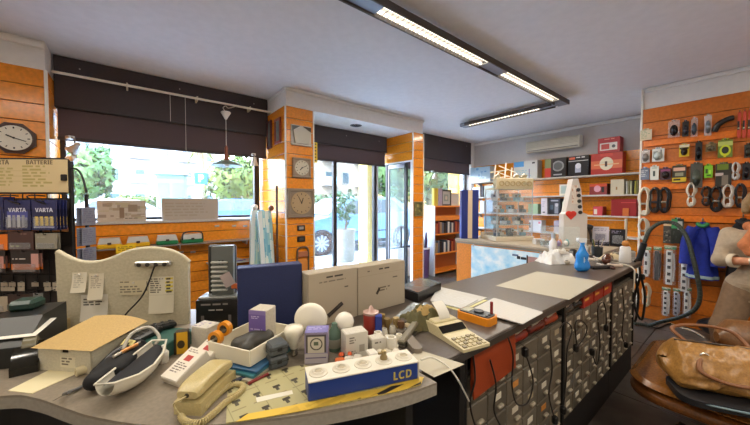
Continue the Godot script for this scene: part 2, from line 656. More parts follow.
func slats(parent: Node3D, a: Vector3, b: Vector3, y0: float, y1: float, pitch: float, out: Vector3, m: Material):
	# horizontal boards between a and b, one mesh for each; the grooves between them are real gaps
	var d := b - a
	var yaw := rad_to_deg(atan2(-d.z, d.x))
	var k := int(round((y1 - y0) / pitch))
	var hh := (y1 - y0) / k
	var me := bx(d.length(), hh - 0.007, 0.016, 0, 0, 0, 0.002).mesh()
	for i in k:
		PM(parent, "slat", me, m, (a + b) / 2 + Vector3(0, y0 + hh * (i + 0.5), 0) + out * 0.008, Vector3(0, yaw, 0))

func build_room():
	var wall := mt(WHITEWALL, 0.85, 0.0, "plaster", 0.8)
	var ceilm := mt("f2f0f1", 0.9, 0.0, "plaster", 0.6)
	var org := mt(ORANGE, 0.18, 0.0, "fine", 0.5)
	var groove := mt("7a4a24", 0.7)
	var trim := mt("ece6da", 0.4)
	# floor with its tiles
	var fl := S("floor", bx(9.2, 0.1, 6.2, 1.9, -0.062, -1.3, 0.0), mt("2b2826", 0.8))
	var tiles := []
	for c in ["5a554f", "56504a", "5f5953"]:
		tiles.append(mt(c, 0.42, 0.0, "coarse", 0.9))
	var tm := bx(0.594, 0.012, 0.594, 0, 0, 0, 0.0015).mesh()
	for i in 15:
		for j in 10:
			PM(fl, "tile", tm, tiles[(i * 7 + j * 5) % 3], Vector3(-2.3 + i * 0.6, -0.006, -3.98 + j * 0.6))
	S("ceiling", bx(9.3, 0.14, 6.3, 1.9, 2.87, -1.3, 0.0), ceilm)
	# street side
	var w := S("wall_street")
	P(w, "pier", bx(2.1, 2.8, 0.62, -1.6, 1.4, -4.18, 0.0), wall)
	P(w, "groove_board", bx(2.1, 2.55, 0.006, -1.6, 1.275, -3.868, 0.0), groove)
	slats(w, Vector3(-2.65, 0, -3.866), Vector3(-0.556, 0, -3.866), 0.0, 2.55, 0.15, Vector3(0, 0, 1), org)
	slats(w, Vector3(-0.55, 0, -3.87), Vector3(-0.55, 0, -4.38), 0.0, 2.55, 0.15, Vector3(1, 0, 0), org)
	P(w, "corner_trim", bx(0.022, 2.55, 0.022, -0.545, 1.275, -3.852, 0.003), trim)
	P(w, "parapet", bx(2.06, 1.19, 0.34, 0.465, 0.595, -4.31, 0.0), wall)
	P(w, "groove_board", bx(2.03, 1.19, 0.006, 0.465, 0.6, -4.137, 0.0), groove)
	slats(w, Vector3(-0.53, 0, -4.134), Vector3(1.36, 0, -4.134), 0.02, 1.19, 0.117, Vector3(0, 0, 1), org)
	P(w, "ledge", bx(2.0, 0.028, 0.36, 0.45, 1.205, -4.27, 0.003), mt("cfc8bc", 0.45, 0.0, "fine", 1.0))
	P(w, "pillar", bx(0.352, 2.8, 0.92, 1.664, 1.4, -4.042, 0.0), wall)
	slats(w, Vector3(1.486, 0, -3.576), Vector3(1.838, 0, -3.576), 0.0, 2.585, 0.1436, Vector3(0, 0, 1), org)
	slats(w, Vector3(1.482, 0, -4.49), Vector3(1.482, 0, -3.58), 0.0, 2.585, 0.1436, Vector3(-1, 0, 0), org)
	for x in [1.474, 1.846]:
		P(w, "corner_trim", bx(0.018, 2.585, 0.02, x, 1.2925, -3.562, 0.003), trim)
	P(w, "beam", bx(2.4, 0.215, 0.74, 2.685, 2.692, -3.93, 0.0), wall)
	P(w, "beam_moulding", bx(2.42, 0.035, 0.03, 2.69, 2.782, -3.55, 0.008), wall)
	P(w, "beam_moulding", bx(0.03, 0.035, 0.75, 1.475, 2.782, -3.93, 0.008), wall)
	P(w, "pillar_post", bx(0.24, 2.6, 0.05, 3.78, 1.3, -3.6, 0.0), wall)
	slats(w, Vector3(3.662, 0, -3.574), Vector3(3.898, 0, -3.574), 0.0, 2.585, 0.1436, Vector3(0, 0, 1), org)
	P(w, "door_head", bx(0.035, 0.47, 0.78, 3.69, 2.35, -3.99, 0.0), wall)
	slats(w, Vector3(3.67, 0, -4.38), Vector3(3.67, 0, -3.58), 2.13, 2.585, 0.1517, Vector3(-1, 0, 0), org)
	for x in [3.652, 3.906]:
		P(w, "corner_trim", bx(0.018, 2.585, 0.02, x, 1.2925, -3.56, 0.003), trim)
	P(w, "lintel", bx(9.2, 0.5, 0.26, 1.9, 2.56, -4.36, 0.0), wall)
	P(w, "sill", bx(2.3, 0.55, 0.1, 5.05, 0.275, -4.25, 0.0), wall)
	P(w, "end_pier", bx(0.25, 2.8, 0.3, 6.27, 1.4, -4.28, 0.0), wall)
	P(w, "pier_moulding", bx(2.1, 0.05, 0.03, -1.6, 2.755, -3.858, 0.008), wall)
	# back, right, rear, left
	var wb := S("wall_back", bx(0.14, 2.8, 3.6, 6.34, 1.4, -2.6, 0.0), mt("d4cdc8", 0.85, 0.0, "plaster", 0.8))
	P(wb, "groove_board", bx(0.006, 2.26, 3.2, 6.265, 1.13, -2.52, 0.0), groove)
	slats(wb, Vector3(6.262, 0, -4.12), Vector3(6.262, 0, -0.92), 0.0, 2.26, 0.157, Vector3(-1, 0, 0), org)
	P(wb, "cornice", bx(0.04, 0.05, 3.2, 6.25, 2.765, -2.52, 0.008), wall)
	var wr := S("wall_right", bx(1.5, 2.8, 2.65, 5.68, 1.4, 0.42, 0.0), wall)
	P(wr, "groove_board", bx(0.006, 2.55, 2.64, 4.928, 1.275, 0.42, 0.0), groove)
	slats(wr, Vector3(4.924, 0, -0.895), Vector3(4.924, 0, 1.68), 0.0, 2.55, 0.17, Vector3(-1, 0, 0), mt("d87826", 0.32, 0.0, "fine", 0.5))
	P(wr, "edge_trim", bx(0.03, 2.8, 0.02, 4.915, 1.4, -0.905, 0.003), trim)
	P(wr, "cornice", bx(0.04, 0.045, 2.6, 4.91, 2.772, 0.42, 0.008), wall)
	S("wall_rear", bx(9.2, 2.8, 0.14, 1.9, 1.4, 1.78, 0.0), wall)
	S("wall_left", bx(0.14, 2.8, 6.0, -2.72, 1.4, -1.25, 0.0), wall)
	S("wall_upper_storeys", bx(26.0, 11.0, 10.0, 2.0, 8.45, 0.66, 0.0), mt("d8cbb0", 0.9, 0.0, "plaster", 0.3))
	for e in [[-8.0, 10.6], [11.8, 10.8]]:
		S("wall_neighbour", bx(e[1], 2.95, 3.0, e[0], 1.475, -2.85, 0.0), mt("d8cbb0", 0.9, 0.0, "plaster", 0.3))
	# windows
	var pane := glass("eef6f4", 0.06)
	var fr := mt("2a2422", 0.4, 0.3)
	var n := S("window_1")
	P(n, "pane", bx(1.96, 1.3, 0.008, 0.44, 1.86, -4.43, 0.0), pane)
	for x in [-0.53, 1.40]:
		P(n, "frame_post", bx(0.07, 1.32, 0.07, x, 1.87, -4.43, 0.003), fr)
	P(n, "frame_rail", bx(1.9, 0.03, 0.05, 0.43, 1.235, -4.43, 0.003), fr)
	n = S("window_2")
	P(n, "pane", bx(1.72, 2.14, 0.008, 2.72, 1.14, -4.27, 0.0), pane)
	for x in [1.875, 2.58]:
		P(n, "frame_post", bx(0.06, 2.2, 0.06, x, 1.1, -4.27, 0.003), fr)
	P(n, "frame_rail", bx(1.75, 0.05, 0.05, 2.74, 0.03, -4.27, 0.003), fr)
	P(n, "frame_rail", bx(1.75, 0.05, 0.05, 2.74, 2.2, -4.27, 0.003), fr)
	n = S("window_3")
	P(n, "pane", bx(2.5, 1.75, 0.008, 4.95, 1.43, -4.27, 0.0), pane)
	for x in [3.72, 6.1]:
		P(n, "frame_post", bx(0.06, 2.2, 0.06, x, 1.1, -4.27, 0.003), fr)
	P(n, "frame_rail", bx(2.4, 0.04, 0.06, 4.95, 0.57, -4.27, 0.003), fr)
	# door frame and the leaf that stands open into the shop
	n = S("door_1")
	P(n, "door_post", bx(0.05, 2.2, 0.07, 3.4, 1.1, -4.27, 0.003), fr)
	P(n, "door_post", bx(0.035, 2.2, 0.05, 3.45, 1.1, -4.26, 0.003), mt("b9b6b8", 0.35, 0.6))
	P(n, "pane", bx(0.008, 1.92, 0.40, 3.72, 1.08, -4.02, 0.0), glass("e4f4f2", 0.08))
	P(n, "leaf_stile", bx(0.04, 2.08, 0.065, 3.72, 1.06, -3.79, 0.004), mt("1f1c1b", 0.4, 0.3))
	P(n, "leaf_stile", bx(0.04, 2.08, 0.05, 3.72, 1.06, -4.235, 0.004), mt("8d8a8b", 0.4, 0.5))
	P(n, "leaf_rail", bx(0.04, 0.07, 0.42, 3.72, 2.07, -4.01, 0.004), mt("9b989a", 0.4, 0.5))
	P(n, "leaf_rail", bx(0.04, 0.09, 0.42, 3.72, 0.07, -4.01, 0.004), mt("8d8a8b", 0.4, 0.5))
	P(n, "pull_handle", tb([Vector3(3.69, 1.0, -3.8), Vector3(3.62, 1.0, -3.8), Vector3(3.62, 0.66, -3.8), Vector3(3.69, 0.66, -3.8)], 0.014, 8), mt("181616", 0.35, 0.2))
	# roller blinds with their boxes
	var bm := mt("4a4042", 0.75, 0.0, "fine", 2.0)
	var cloth: StandardMaterial3D = mt("5e4e52", 0.8, 0.0, "fine", 3.0).duplicate()
	cloth.backlight_enabled = true
	cloth.backlight = Color(0.12, 0.08, 0.085)
	var bl := [[-0.54, 1.47, "dark brown roller blind above the wide shop window", 2.01], [1.86, 3.585, "dark roller blind between the two orange pillars above the entrance", 2.06], [3.92, 6.14, "dark roller blind above the bookcase beside the back wall", 2.06]]
	for e in bl:
		var o := T("roller_blind", e[2], "blind", Vector3((e[0] + e[1]) / 2, e[3], -4.13))
		var ww: float = e[1] - e[0] - 0.01
		var top := (2.58 if e[0] > 1 and e[0] < 3 else 2.795)
		P(o, "blind_box", bx(ww, top - 2.32, 0.06, 0, (top + 2.32) / 2 - e[3], -0.03, 0.004), bm)
		P(o, "blind_cloth", bx(ww - 0.03, 2.32 - e[3], 0.006, 0, (2.32 - e[3]) / 2, -0.04, 0.0), cloth)
		P(o, "bottom_bar", bx(ww - 0.02, 0.035, 0.022, 0, 0.017, -0.04, 0.004), bm)
		P(o, "cover_strip", bx(ww, 0.018, 0.07, 0, 2.32 - e[3], -0.03, 0.003), mt("2c2628", 0.5))
		for k in 3:
			P(o, "screw", pz(0.007, 0.004, -ww / 2 + 0.18 + k * (ww - 0.36) / 2, top - e[3] - 0.09, 0.0, 8), mt("b8b2a8", 0.4, 0.6))

func build_lamps():
	# fluorescent fittings in one angled frame under the ceiling
	var rail := mt("57514e", 0.45, 0.3)
	var inner := mt("b8b4b0", 0.35, 0.7)
	var plate := mt("8f98a8", 0.4, 0.3)
	var tube_m := glow("fff4e0", 2.2)
	var Y := 2.7
	var o := T("ceiling_light", "long dark-framed fluorescent ceiling fitting, bent to a right angle at its far end", "lamp", Vector3(0, Y, 0))
	var zc := -1.63
	var w := 0.13
	var xc := 4.44
	for s in [-1, 1]:
		P(o, "frame_rail", bx(6.38 if s > 0 else 6.25, 0.055, 0.014, 1.315 if s > 0 else 1.25, 0.0275, zc + s * w / 2, 0.002), rail)
		P(o, "frame_rail", bx(0.014, 0.055, 1.42, xc + s * w / 2, 0.0275, zc - 0.81, 0.002), rail)
	P(o, "cross_plate", bx(w, 0.05, w, xc, 0.028, zc, 0.002), plate)
	P(o, "end_cap", bx(w + 0.02, 0.055, 0.1, xc, 0.028, zc - 1.49, 0.01), plate)
	P(o, "end_cap", bx(0.05, 0.055, w + 0.02, -1.87, 0.028, zc, 0.004), rail)
	P(o, "gear_tray", bx(6.3, 0.008, w - 0.02, 1.28, 0.051, zc, 0.0), inner)
	P(o, "gear_tray", bx(w - 0.02, 0.008, 1.4, xc, 0.051, zc - 0.8, 0.0), inner)
	for p in [Vector3(1.18, 0.02, zc), Vector3(2.80, 0.02, zc), Vector3(-0.4, 0.02, zc)]:
		P(o, "cross_plate", bx(0.34, 0.014, w - 0.02, p.x, p.y, p.z, 0.002), plate)
	P(o, "cross_plate", bx(w - 0.02, 0.014, 0.2, xc, 0.02, zc - 0.18, 0.002), plate)
	for p in [Vector3(0.2, 0.055, zc), Vector3(2.82, 0.055, zc), Vector3(4.4, 0.055, zc), Vector3(xc, 0.055, zc - 1.4)]:
		P(o, "hanger", cy(0.006, 0.045, p.x, p.y, p.z, 8), inner)
	var runs := [[Vector3(-1.78, 0, zc), Vector3(-0.54, 0, zc)], [Vector3(-0.26, 0, zc), Vector3(1.0, 0, zc)], [Vector3(1.36, 0, zc), Vector3(2.62, 0, zc)], [Vector3(2.98, 0, zc), Vector3(4.24, 0, zc)], [Vector3(xc, 0, zc - 0.3), Vector3(xc, 0, zc - 1.42)]]
	tubes(o, runs, w, inner, tube_m, LAMP)
	# the straight twin of this fitting, over the customers' side behind the photographer
	o = T("ceiling_light", "straight dark-framed fluorescent ceiling fitting over the customers' side", "lamp", Vector3(0, Y, 0.75))
	for s in [-1, 1]:
		P(o, "frame_rail", bx(5.6, 0.055, 0.018, 1.0, 0.0275, s * w / 2, 0.002), rail)
	for x in [-1.8, 3.8]:
		P(o, "end_cap", bx(0.05, 0.055, w + 0.02, x, 0.028, 0, 0.004), rail)
	P(o, "gear_tray", bx(5.56, 0.008, w - 0.02, 1.0, 0.051, 0, 0.0), inner)
	for x in [-1.4, 1.0, 3.4]:
		P(o, "hanger", cy(0.006, 0.045, x, 0.055, 0, 8), inner)
	tubes(o, [[Vector3(-1.7, 0, 0), Vector3(-0.3, 0, 0)], [Vector3(0.3, 0, 0), Vector3(1.7, 0, 0)], [Vector3(2.3, 0, 0), Vector3(3.7, 0, 0)]], w, inner, tube_m, LAMP2)

func tubes(o: Node3D, runs: Array, w: float, inner: Material, tube_m: Material, power: float):
	for r in runs:
		var d: Vector3 = (r[1] - r[0]).normalized()
		var side := d.cross(Vector3.UP)
		for s in [-1, 1]:
			P(o, "fluorescent_tube", tb([r[0] + side * 0.035 * s + Vector3(0, 0.03, 0), r[1] + side * 0.035 * s + Vector3(0, 0.03, 0)], 0.013, 10), tube_m)
		var ll: float = r[0].distance_to(r[1])
		var nf := int(ll / 0.05)
		var fin := (bx(0.003, 0.009, w - 0.03) if absf(d.x) > 0.5 else bx(w - 0.03, 0.009, 0.003)).mesh()
		for k in nf:
			PM(o, "louvre_fin", fin, inner, r[0] + d * (k + 0.5) * ll / nf + Vector3(0, 0.004, 0))
		var a := AreaLight3D.new()
		a.name = "tube_light"
		a.area_size = Vector2(ll, w - 0.03) if absf(d.x) > 0.5 else Vector2(w - 0.03, ll)
		a.light_color = Color(1.0, 0.955, 0.885)
		a.light_energy = power * ll
		a.area_range = 12.0
		a.area_attenuation = 2.0
		a.shadow_enabled = true
		a.rotation_degrees = Vector3(-90, 0, 0)
		o.add_child(a, true)
		a.position = (r[0] + r[1]) / 2 + Vector3(0, -0.012, 0)

# ---------------------------------------------------------------- outside
func leaves(cnt: int, c: Vector3, r: Vector3, size: float, seed_: int) -> MB:
	var q := RandomNumberGenerator.new()
	q.seed = seed_
	var mb := MB.new()
	for i in cnt:
		var d := Vector3(q.randfn(), q.randfn(), q.randfn()).normalized() * pow(q.randf(), 0.25)
		var lump := 0.85 + 0.25 * sin(d.x * 5.0 + seed_) * cos(d.y * 4.0 + d.z * 5.0)
		var p := c + d * r * lump
		var u := Vector3(q.randfn(), q.randfn(), q.randfn()).normalized()
		var w := u.cross(Vector3(q.randfn(), q.randfn(), q.randfn())).normalized()
		var s := size * q.randf_range(0.6, 1.2)
		mb.tri(p - u * s, p + w * s * 0.5, p + u * s, d, d, d)
		mb.tri(p - u * s, p + u * s, p - w * s * 0.5, d, d, d)
	return mb
func tree(called: String, label: String, at: Vector3, h: float, r: Vector3, hex: String, seed_: int, cnt := 1500, size := 0.3, group := ""):
	var o := T(called, label, "tree" if h > 2.5 else "shrub", at, 0, group)
	P(o, "trunk", tb([Vector3(0, -0.1, 0), Vector3(0.05, h * 0.3, 0), Vector3(-0.05, h * 0.75, 0.05)], [0.03 * h, 0.022 * h, 0.01 * h]), mt("6b5a48", 0.9, 0.0, "coarse", 0.6))
	var lm: StandardMaterial3D = mt(hex, 0.6, 0.0, "foliage", 0.4).duplicate()
	lm.backlight_enabled = true
	lm.backlight = Color(0.5, 0.5, 0.3)
	var f := P(o, "foliage", leaves(cnt, Vector3(0, h - r.y, 0), r, size, seed_), lm)
	f.set_meta("kind", "stuff")

func far_house(called: String, label: String, at: Vector3, w: float, h: float, d: float, hex: String, cols: int, rows: int, balc: bool):
	var o := T(called, label, "building", at)
	P(o, "wall", bx(w, h, d, 0, h / 2, 0, 0.02), mt(hex, 0.9, 0.0, "plaster", 0.1))
	P(o, "roof", bx(w + 0.8, 0.3, d + 0.8, 0, h + 0.15, 0, 0.05), mt("8a7a68", 0.8))
	var wm := bx(w / cols * 0.42, h / rows * 0.5, 0.08).mesh()
	var pm := bx(w / cols * 0.36, h / rows * 0.44, 0.04).mesh()
	var bm := bx(w / cols * 0.8, h / rows * 0.3, 0.08).mesh()
	var sl := bx(w / cols * 0.85, 0.15, 1.1).mesh()
	for i in cols:
		for j in rows:
			var p := Vector3(-w / 2 + w * (i + 0.5) / cols, h * (j + 0.55) / rows, d / 2 + 0.03)
			var f := PM(o, "window", wm, mt("7c7a74", 0.6), p)
			PM(f, "pane", pm, mt("33454c", 0.15), Vector3(0, 0, 0.04))
			if balc and j > 0 and i % 2 == 0:
				var b := PM(o, "balcony", sl, mt("8c877e", 0.8), p + Vector3(0, -h / rows * 0.32, 0.5))
				PM(b, "railing", bm, mt("7ea4ac", 0.5), Vector3(0, h / rows * 0.17, 0.5))

func car(label: String, at: Vector3, yaw: float, hex: String, group := ""):
	var o := T("parked_car", label, "car", at, yaw, group)
	var paint: StandardMaterial3D = mt(hex, 0.3, 0.2).duplicate()
	paint.clearcoat_enabled = true
	paint.clearcoat = 0.8
	var dark := mt("20262c", 0.4)
	# lower body: profile with wheel arches, lofted so the sides tuck in
	var prof := []
	for p in [[-2.1, 0.35], [-2.14, 0.6], [-2.02, 0.82], [-1.2, 0.94], [-0.9, 0.98], [0.9, 1.0], [1.9, 0.98], [2.1, 0.85], [2.12, 0.5], [2.05, 0.32]]:
		prof.append(Vector2(p[0], p[1]))
	for wx in [1.32, -1.35]:
		for k in 9:
			var a := PI * k / 8.0
			prof.append(Vector2(wx + cos(a) * 0.38, 0.3 + sin(a) * 0.36))
	var pp := PackedVector2Array(prof)
	P(o, "body", MB.new().prism(pp, -0.86, 0.86, Transform3D(), true), paint)
	var mb := MB.new()
	var gl := [[-1.15, 0.96], [-0.45, 1.43], [0.2, 1.5], [1.2, 1.47], [1.95, 1.0]]
	for i in gl.size() - 1:
		var a := Vector2(gl[i][0], gl[i][1])
		var b := Vector2(gl[i + 1][0], gl[i + 1][1])
		var wa := lerpf(0.84, 0.64, clampf((a.y - 0.96) / 0.5, 0, 1))
		var wb := lerpf(0.84, 0.64, clampf((b.y - 0.96) / 0.5, 0, 1))
		mb.quad(Vector3(a.x, a.y, wa), Vector3(b.x, b.y, wb), Vector3(b.x, b.y, -wb), Vector3(a.x, a.y, -wa), Vector3.UP)
		for s in [-1, 1]:
			mb.quad(Vector3(a.x, 0.96, 0.84 * s), Vector3(b.x, 0.96, 0.84 * s), Vector3(b.x, b.y, wb * s), Vector3(a.x, a.y, wa * s), Vector3(0, 0.3, s))
	P(o, "cabin", mb, paint)
	for s in [-1, 1]:
		for g in [[[-0.85, 1.02], [-0.4, 1.36], [0.15, 1.42], [0.15, 1.02]], [[0.22, 1.02], [0.22, 1.42], [1.1, 1.4], [1.45, 1.06]]]:
			var q := []
			for e in g:
				q.append(Vector3(e[0], e[1], s * (lerpf(0.84, 0.64, (e[1] - 0.96) / 0.5) + 0.012)))
			P(o, "side_window", MB.new().quad2(q, Vector3(0, 0, s)), mt("3c4a54", 0.1))
		P(o, "mirror", bx(0.12, 0.1, 0.16, -0.8, 1.05, s * 0.92, 0.03), paint)
		P(o, "door_trim", bx(1.9, 0.03, 0.02, 0, 0.55, s * 0.87, 0.005), dark)
		P(o, "sill", bx(1.9, 0.1, 0.03, 0, 0.28, s * 0.85, 0.01), dark)
	var wq := []
	for e in [[-1.1, 1.0, 0.76], [-0.5, 1.4, 0.62], [-0.5, 1.4, -0.62], [-1.1, 1.0, -0.76]]:
		wq.append(Vector3(e[0] - 0.02, e[1] + 0.015, e[2]))
	P(o, "windscreen", MB.new().quad2(wq, Vector3(-1, 1, 0)), mt("3c4a54", 0.1))
	P(o, "head_lamp", bx(0.12, 0.13, 1.5, -2.05, 0.7, 0, 0.03), mt("cfd8dc", 0.2))
	for wx in [1.32, -1.35]:
		for s in [-1, 1]:
			var R := Transform3D(Basis(Vector3.RIGHT, PI / 2 * s), Vector3(wx, 0.32, s * 0.70))
			var wh := P(o, "wheel", MB.new().lathe([Vector2(0.2, 0), Vector2(0.3, 0.0), Vector2(0.325, 0.04), Vector2(0.325, 0.15), Vector2(0.3, 0.18), Vector2(0.22, 0.18), Vector2(0.2, 0.14)], 24, R), mt("22242a", 0.8))
			P(wh, "rim", MB.new().cyl(0.215, 0.12, Vector3(0, 0.02, 0), 24, R), mt("5c6670", 0.4, 0.3))
			for k in 10:
				var a := TAU * k / 10
				var tx := R * Transform3D(Basis(Vector3.UP, a), Vector3(0, 0.15, 0))
				P(wh, "spoke", MB.new().box(Vector3(0.04, 0.02, 0.19), Vector3(0, 0, 0.11), 0.006, tx), mt("a8b0b8", 0.3, 0.4))

func build_street():
	var G := 0.12
	var g := S("ground_outside", bx(240, 0.1, 110, 0, G - 0.05, -59.5, 0.0), mt("9c9e9e", 0.9, 0.0, "coarse", 0.2))
	P(g, "pavement", bx(60, 0.06, 3.0, 4, G, -5.9, 0.01), mt("b8c0c4", 0.85, 0.0, "coarse", 0.5))
	S("ground_doorstep", bx(60, 0.12, 0.3, 4, 0.07, -4.55, 0.0), mt("b8bcbc", 0.8, 0.0, "coarse", 0.5))
	# parked cars: the wheel touches the road under pixel (323, 257)
	var wp := on_y(323, 257, G)
	car("pale blue parked car with bright spoked wheels seen through the entrance glass", Vector3(wp.x + 1.35, G, wp.z - 0.9), 0, "5488b4")
	for e in [[224, 15.0, "2f6aa6", "blue parked car whose roof shows over the window ledge by the pillar", 0.0], [128, 17.5, "e4e6e8", "white parked car beside the kiosk seen over the ledge", 180.0]]:
		var r := ray(e[0], 204)
		r.y = 0
		r = r.normalized() * e[1]
		car(e[3], Vector3(r.x, G, r.z), e[4], e[2])
	# concrete planter with a young shrub on the pavement
	var pp := on_y(345, 261, G + 0.03)
	var o := T("concrete_planter", "round pale concrete planter on the pavement before the blue car", "planter", Vector3(pp.x, G + 0.03, pp.z))
	P(o, "pot", MB.new().lathe([Vector2(0, 0), Vector2(0.19, 0), Vector2(0.21, 0.05), Vector2(0.22, 0.62), Vector2(0.235, 0.64), Vector2(0.235, 0.7), Vector2(0.2, 0.7), Vector2(0.19, 0.64), Vector2(0, 0.63)], 24), mt("98948a", 0.9, 0.0, "coarse", 1.0))
	tree("potted_shrub", "thin leafy shrub growing from the concrete planter", Vector3(pp.x, G + 0.68, pp.z), 0.95, Vector3(0.3, 0.4, 0.3), "3c6a2c", 3, 240, 0.06)
	# pale yellow outer pier beside the entrance and the one past the third window
	S("wall_outer_pier", bx(0.16, 3.0, 0.3, 3.66, 1.5, -4.85, 0.01), mt("c8ae58", 0.9, 0.0, "plaster", 0.5))
	S("wall_outer_pier", bx(0.24, 3.0, 0.3, 6.55, 1.5, -4.85, 0.01), mt("d0a040", 0.9, 0.0, "plaster", 0.5))
	# across the street
	var d := ray(150, 180)
	var at := func(px: float, dist: float) -> Vector3:
		var r := ray(px, 204)
		r.y = 0
		r = r.normalized() * dist
		return Vector3(r.x, G, r.z)
	far_house("apartment_block", "white apartment block with rows of balconies across the street", at.call(128, 62), 24, 18, 9, "8c8984", 8, 5, true)
	far_house("row_house", "low cream row of houses with dark windows beyond the entrance", at.call(345, 40), 20, 11, 7, "7c7568", 9, 4, true)
	far_house("row_house", "pale yellow house facade seen past the open door leaf", at.call(440, 30), 12, 9, 7, "8c7640", 5, 3, false)
	far_house("row_house", "grey-white building at the far end of the street over the palm", at.call(252, 84), 16, 11, 8, "8c8a86", 7, 3, false)
	# pale green pavilion
	var hp: Vector3 = at.call(173, 23)
	o = T("street_kiosk", "pale green metal kiosk with a pitched roof by the car park", "kiosk", hp, -14)
	o.scale = Vector3(0.72, 1.2, 0.72)
	P(o, "kiosk_wall", bx(2.0, 2.6, 2.0, 0, 1.3, 0, 0.03), mt("5c8078", 0.6))
	P(o, "kiosk_roof", MB.new().prism(PackedVector2Array([Vector2(-1.35, 2.55), Vector2(1.35, 2.55), Vector2(0, 3.35)]), -1.35, 1.35), mt("7c8884", 0.6))
	for x in [-0.5, 0.5]:
		P(o, "kiosk_panel", bx(0.8, 1.9, 0.04, x, 1.2, 1.02, 0.01), mt("48706a", 0.5))
	# trees and bushes
	tree("street_tree", "bright green tree beside the white apartment block", at.call(91, 34), 6.2, Vector3(1.7, 2.6, 1.7), "5a8636", 21, 1500, 0.35)
	tree("street_tree", "sunny yellow-green bush tree right of the parking sign", at.call(237, 21), 4.6, Vector3(1.8, 2.0, 1.8), "6c8a20", 22, 2200, 0.2)
	tree("street_tree", "green tree seen through the open door leaf", at.call(393, 14), 4.6, Vector3(1.3, 1.9, 1.3), "58802a", 23, 1800, 0.2)
	tree("street_tree", "dense green tree beyond the third window", at.call(436, 18), 4.4, Vector3(1.4, 1.8, 1.4), "6a8440", 24, 1400, 0.22)
	tree("low_hedge", "clipped lime green hedge along the car park", at.call(139, 26), 1.9, Vector3(2.2, 0.5, 0.8), "6c8c24", 25, 1100, 0.15)
	tree("low_hedge", "grey green low hedge beside the kiosk", at.call(208, 29), 1.7, Vector3(1.8, 0.55, 0.8), "60784c", 26, 800, 0.15)
	tree("low_hedge", "dark green low planting behind the pale blue car", at.call(340, 17), 1.9, Vector3(2.2, 0.6, 0.8), "4c6a34", 27, 1000, 0.15)
	# palm
	var pl: Vector3 = at.call(202, 25)
	o = T("palm_tree", "slim palm tree with drooping yellow-green fronds behind the kiosk", "tree", pl)
	o.scale = Vector3.ONE * 1.45
	P(o, "trunk", tb([Vector3(0, -0.1, 0), Vector3(0.1, 1.8, 0), Vector3(0, 3.5, 0)], [0.16, 0.13, 0.12]), mt("8a745c", 0.9, 0.0, "coarse", 0.6))
	for k in 14:
		var a := TAU * k / 14.0 + 0.2
		var e := Vector3(cos(a), 0, sin(a))
		var up := 0.25 + 0.35 * (k % 3)
		var mb := MB.new()
		var prev := Vector3(0, 3.5, 0)
		for j in 6:
			var t := (j + 1) / 6.0
			var p := Vector3(0, 3.5, 0) + e * 1.15 * t + Vector3(0, up * t * 1.4 - 1.2 * t * t, 0)
			var sd := e.cross(Vector3.UP) * 0.16 * (1.1 - t)
			mb.quad(prev - sd, p - sd, p + sd, prev + sd, Vector3.UP)
			prev = p
		P(o, "frond", mb, mt("86842c", 0.6))
	# parking sign
	var sp: Vector3 = at.call(201, 13)
	o = T("parking_sign", "blue square parking sign on a thin grey post", "sign", sp)
	P(o, "post", cy(0.03, 2.3, 0, 0, 0, 10), mt("a8acae", 0.5, 0.5))
	P(o, "sign_plate", bx(0.42, 0.42, 0.02, 0, 2.22, 0.04, 0.01), mt("0f5fa4", 0.4), Vector3.ZERO, Vector3(0, 0, 0))
	text(o, "letter", "P", 0.36, mt("ffffff", 0.5), Vector3(0, 2.22, 0.054), Vector3.ZERO, 0.006)
	S("hills", MB.new().patch(func(u, v): return Vector3(-120 + 260 * u, (14.0 + 9.0 * sin(u * 7.0 + 1.0) + 5 * sin(u * 17.0)) * sin(v * PI * 0.5), -112 + 24 * (1.0 - v)), 60, 6), mt("6c8860", 0.95, 0.0, "foliage", 0.02))

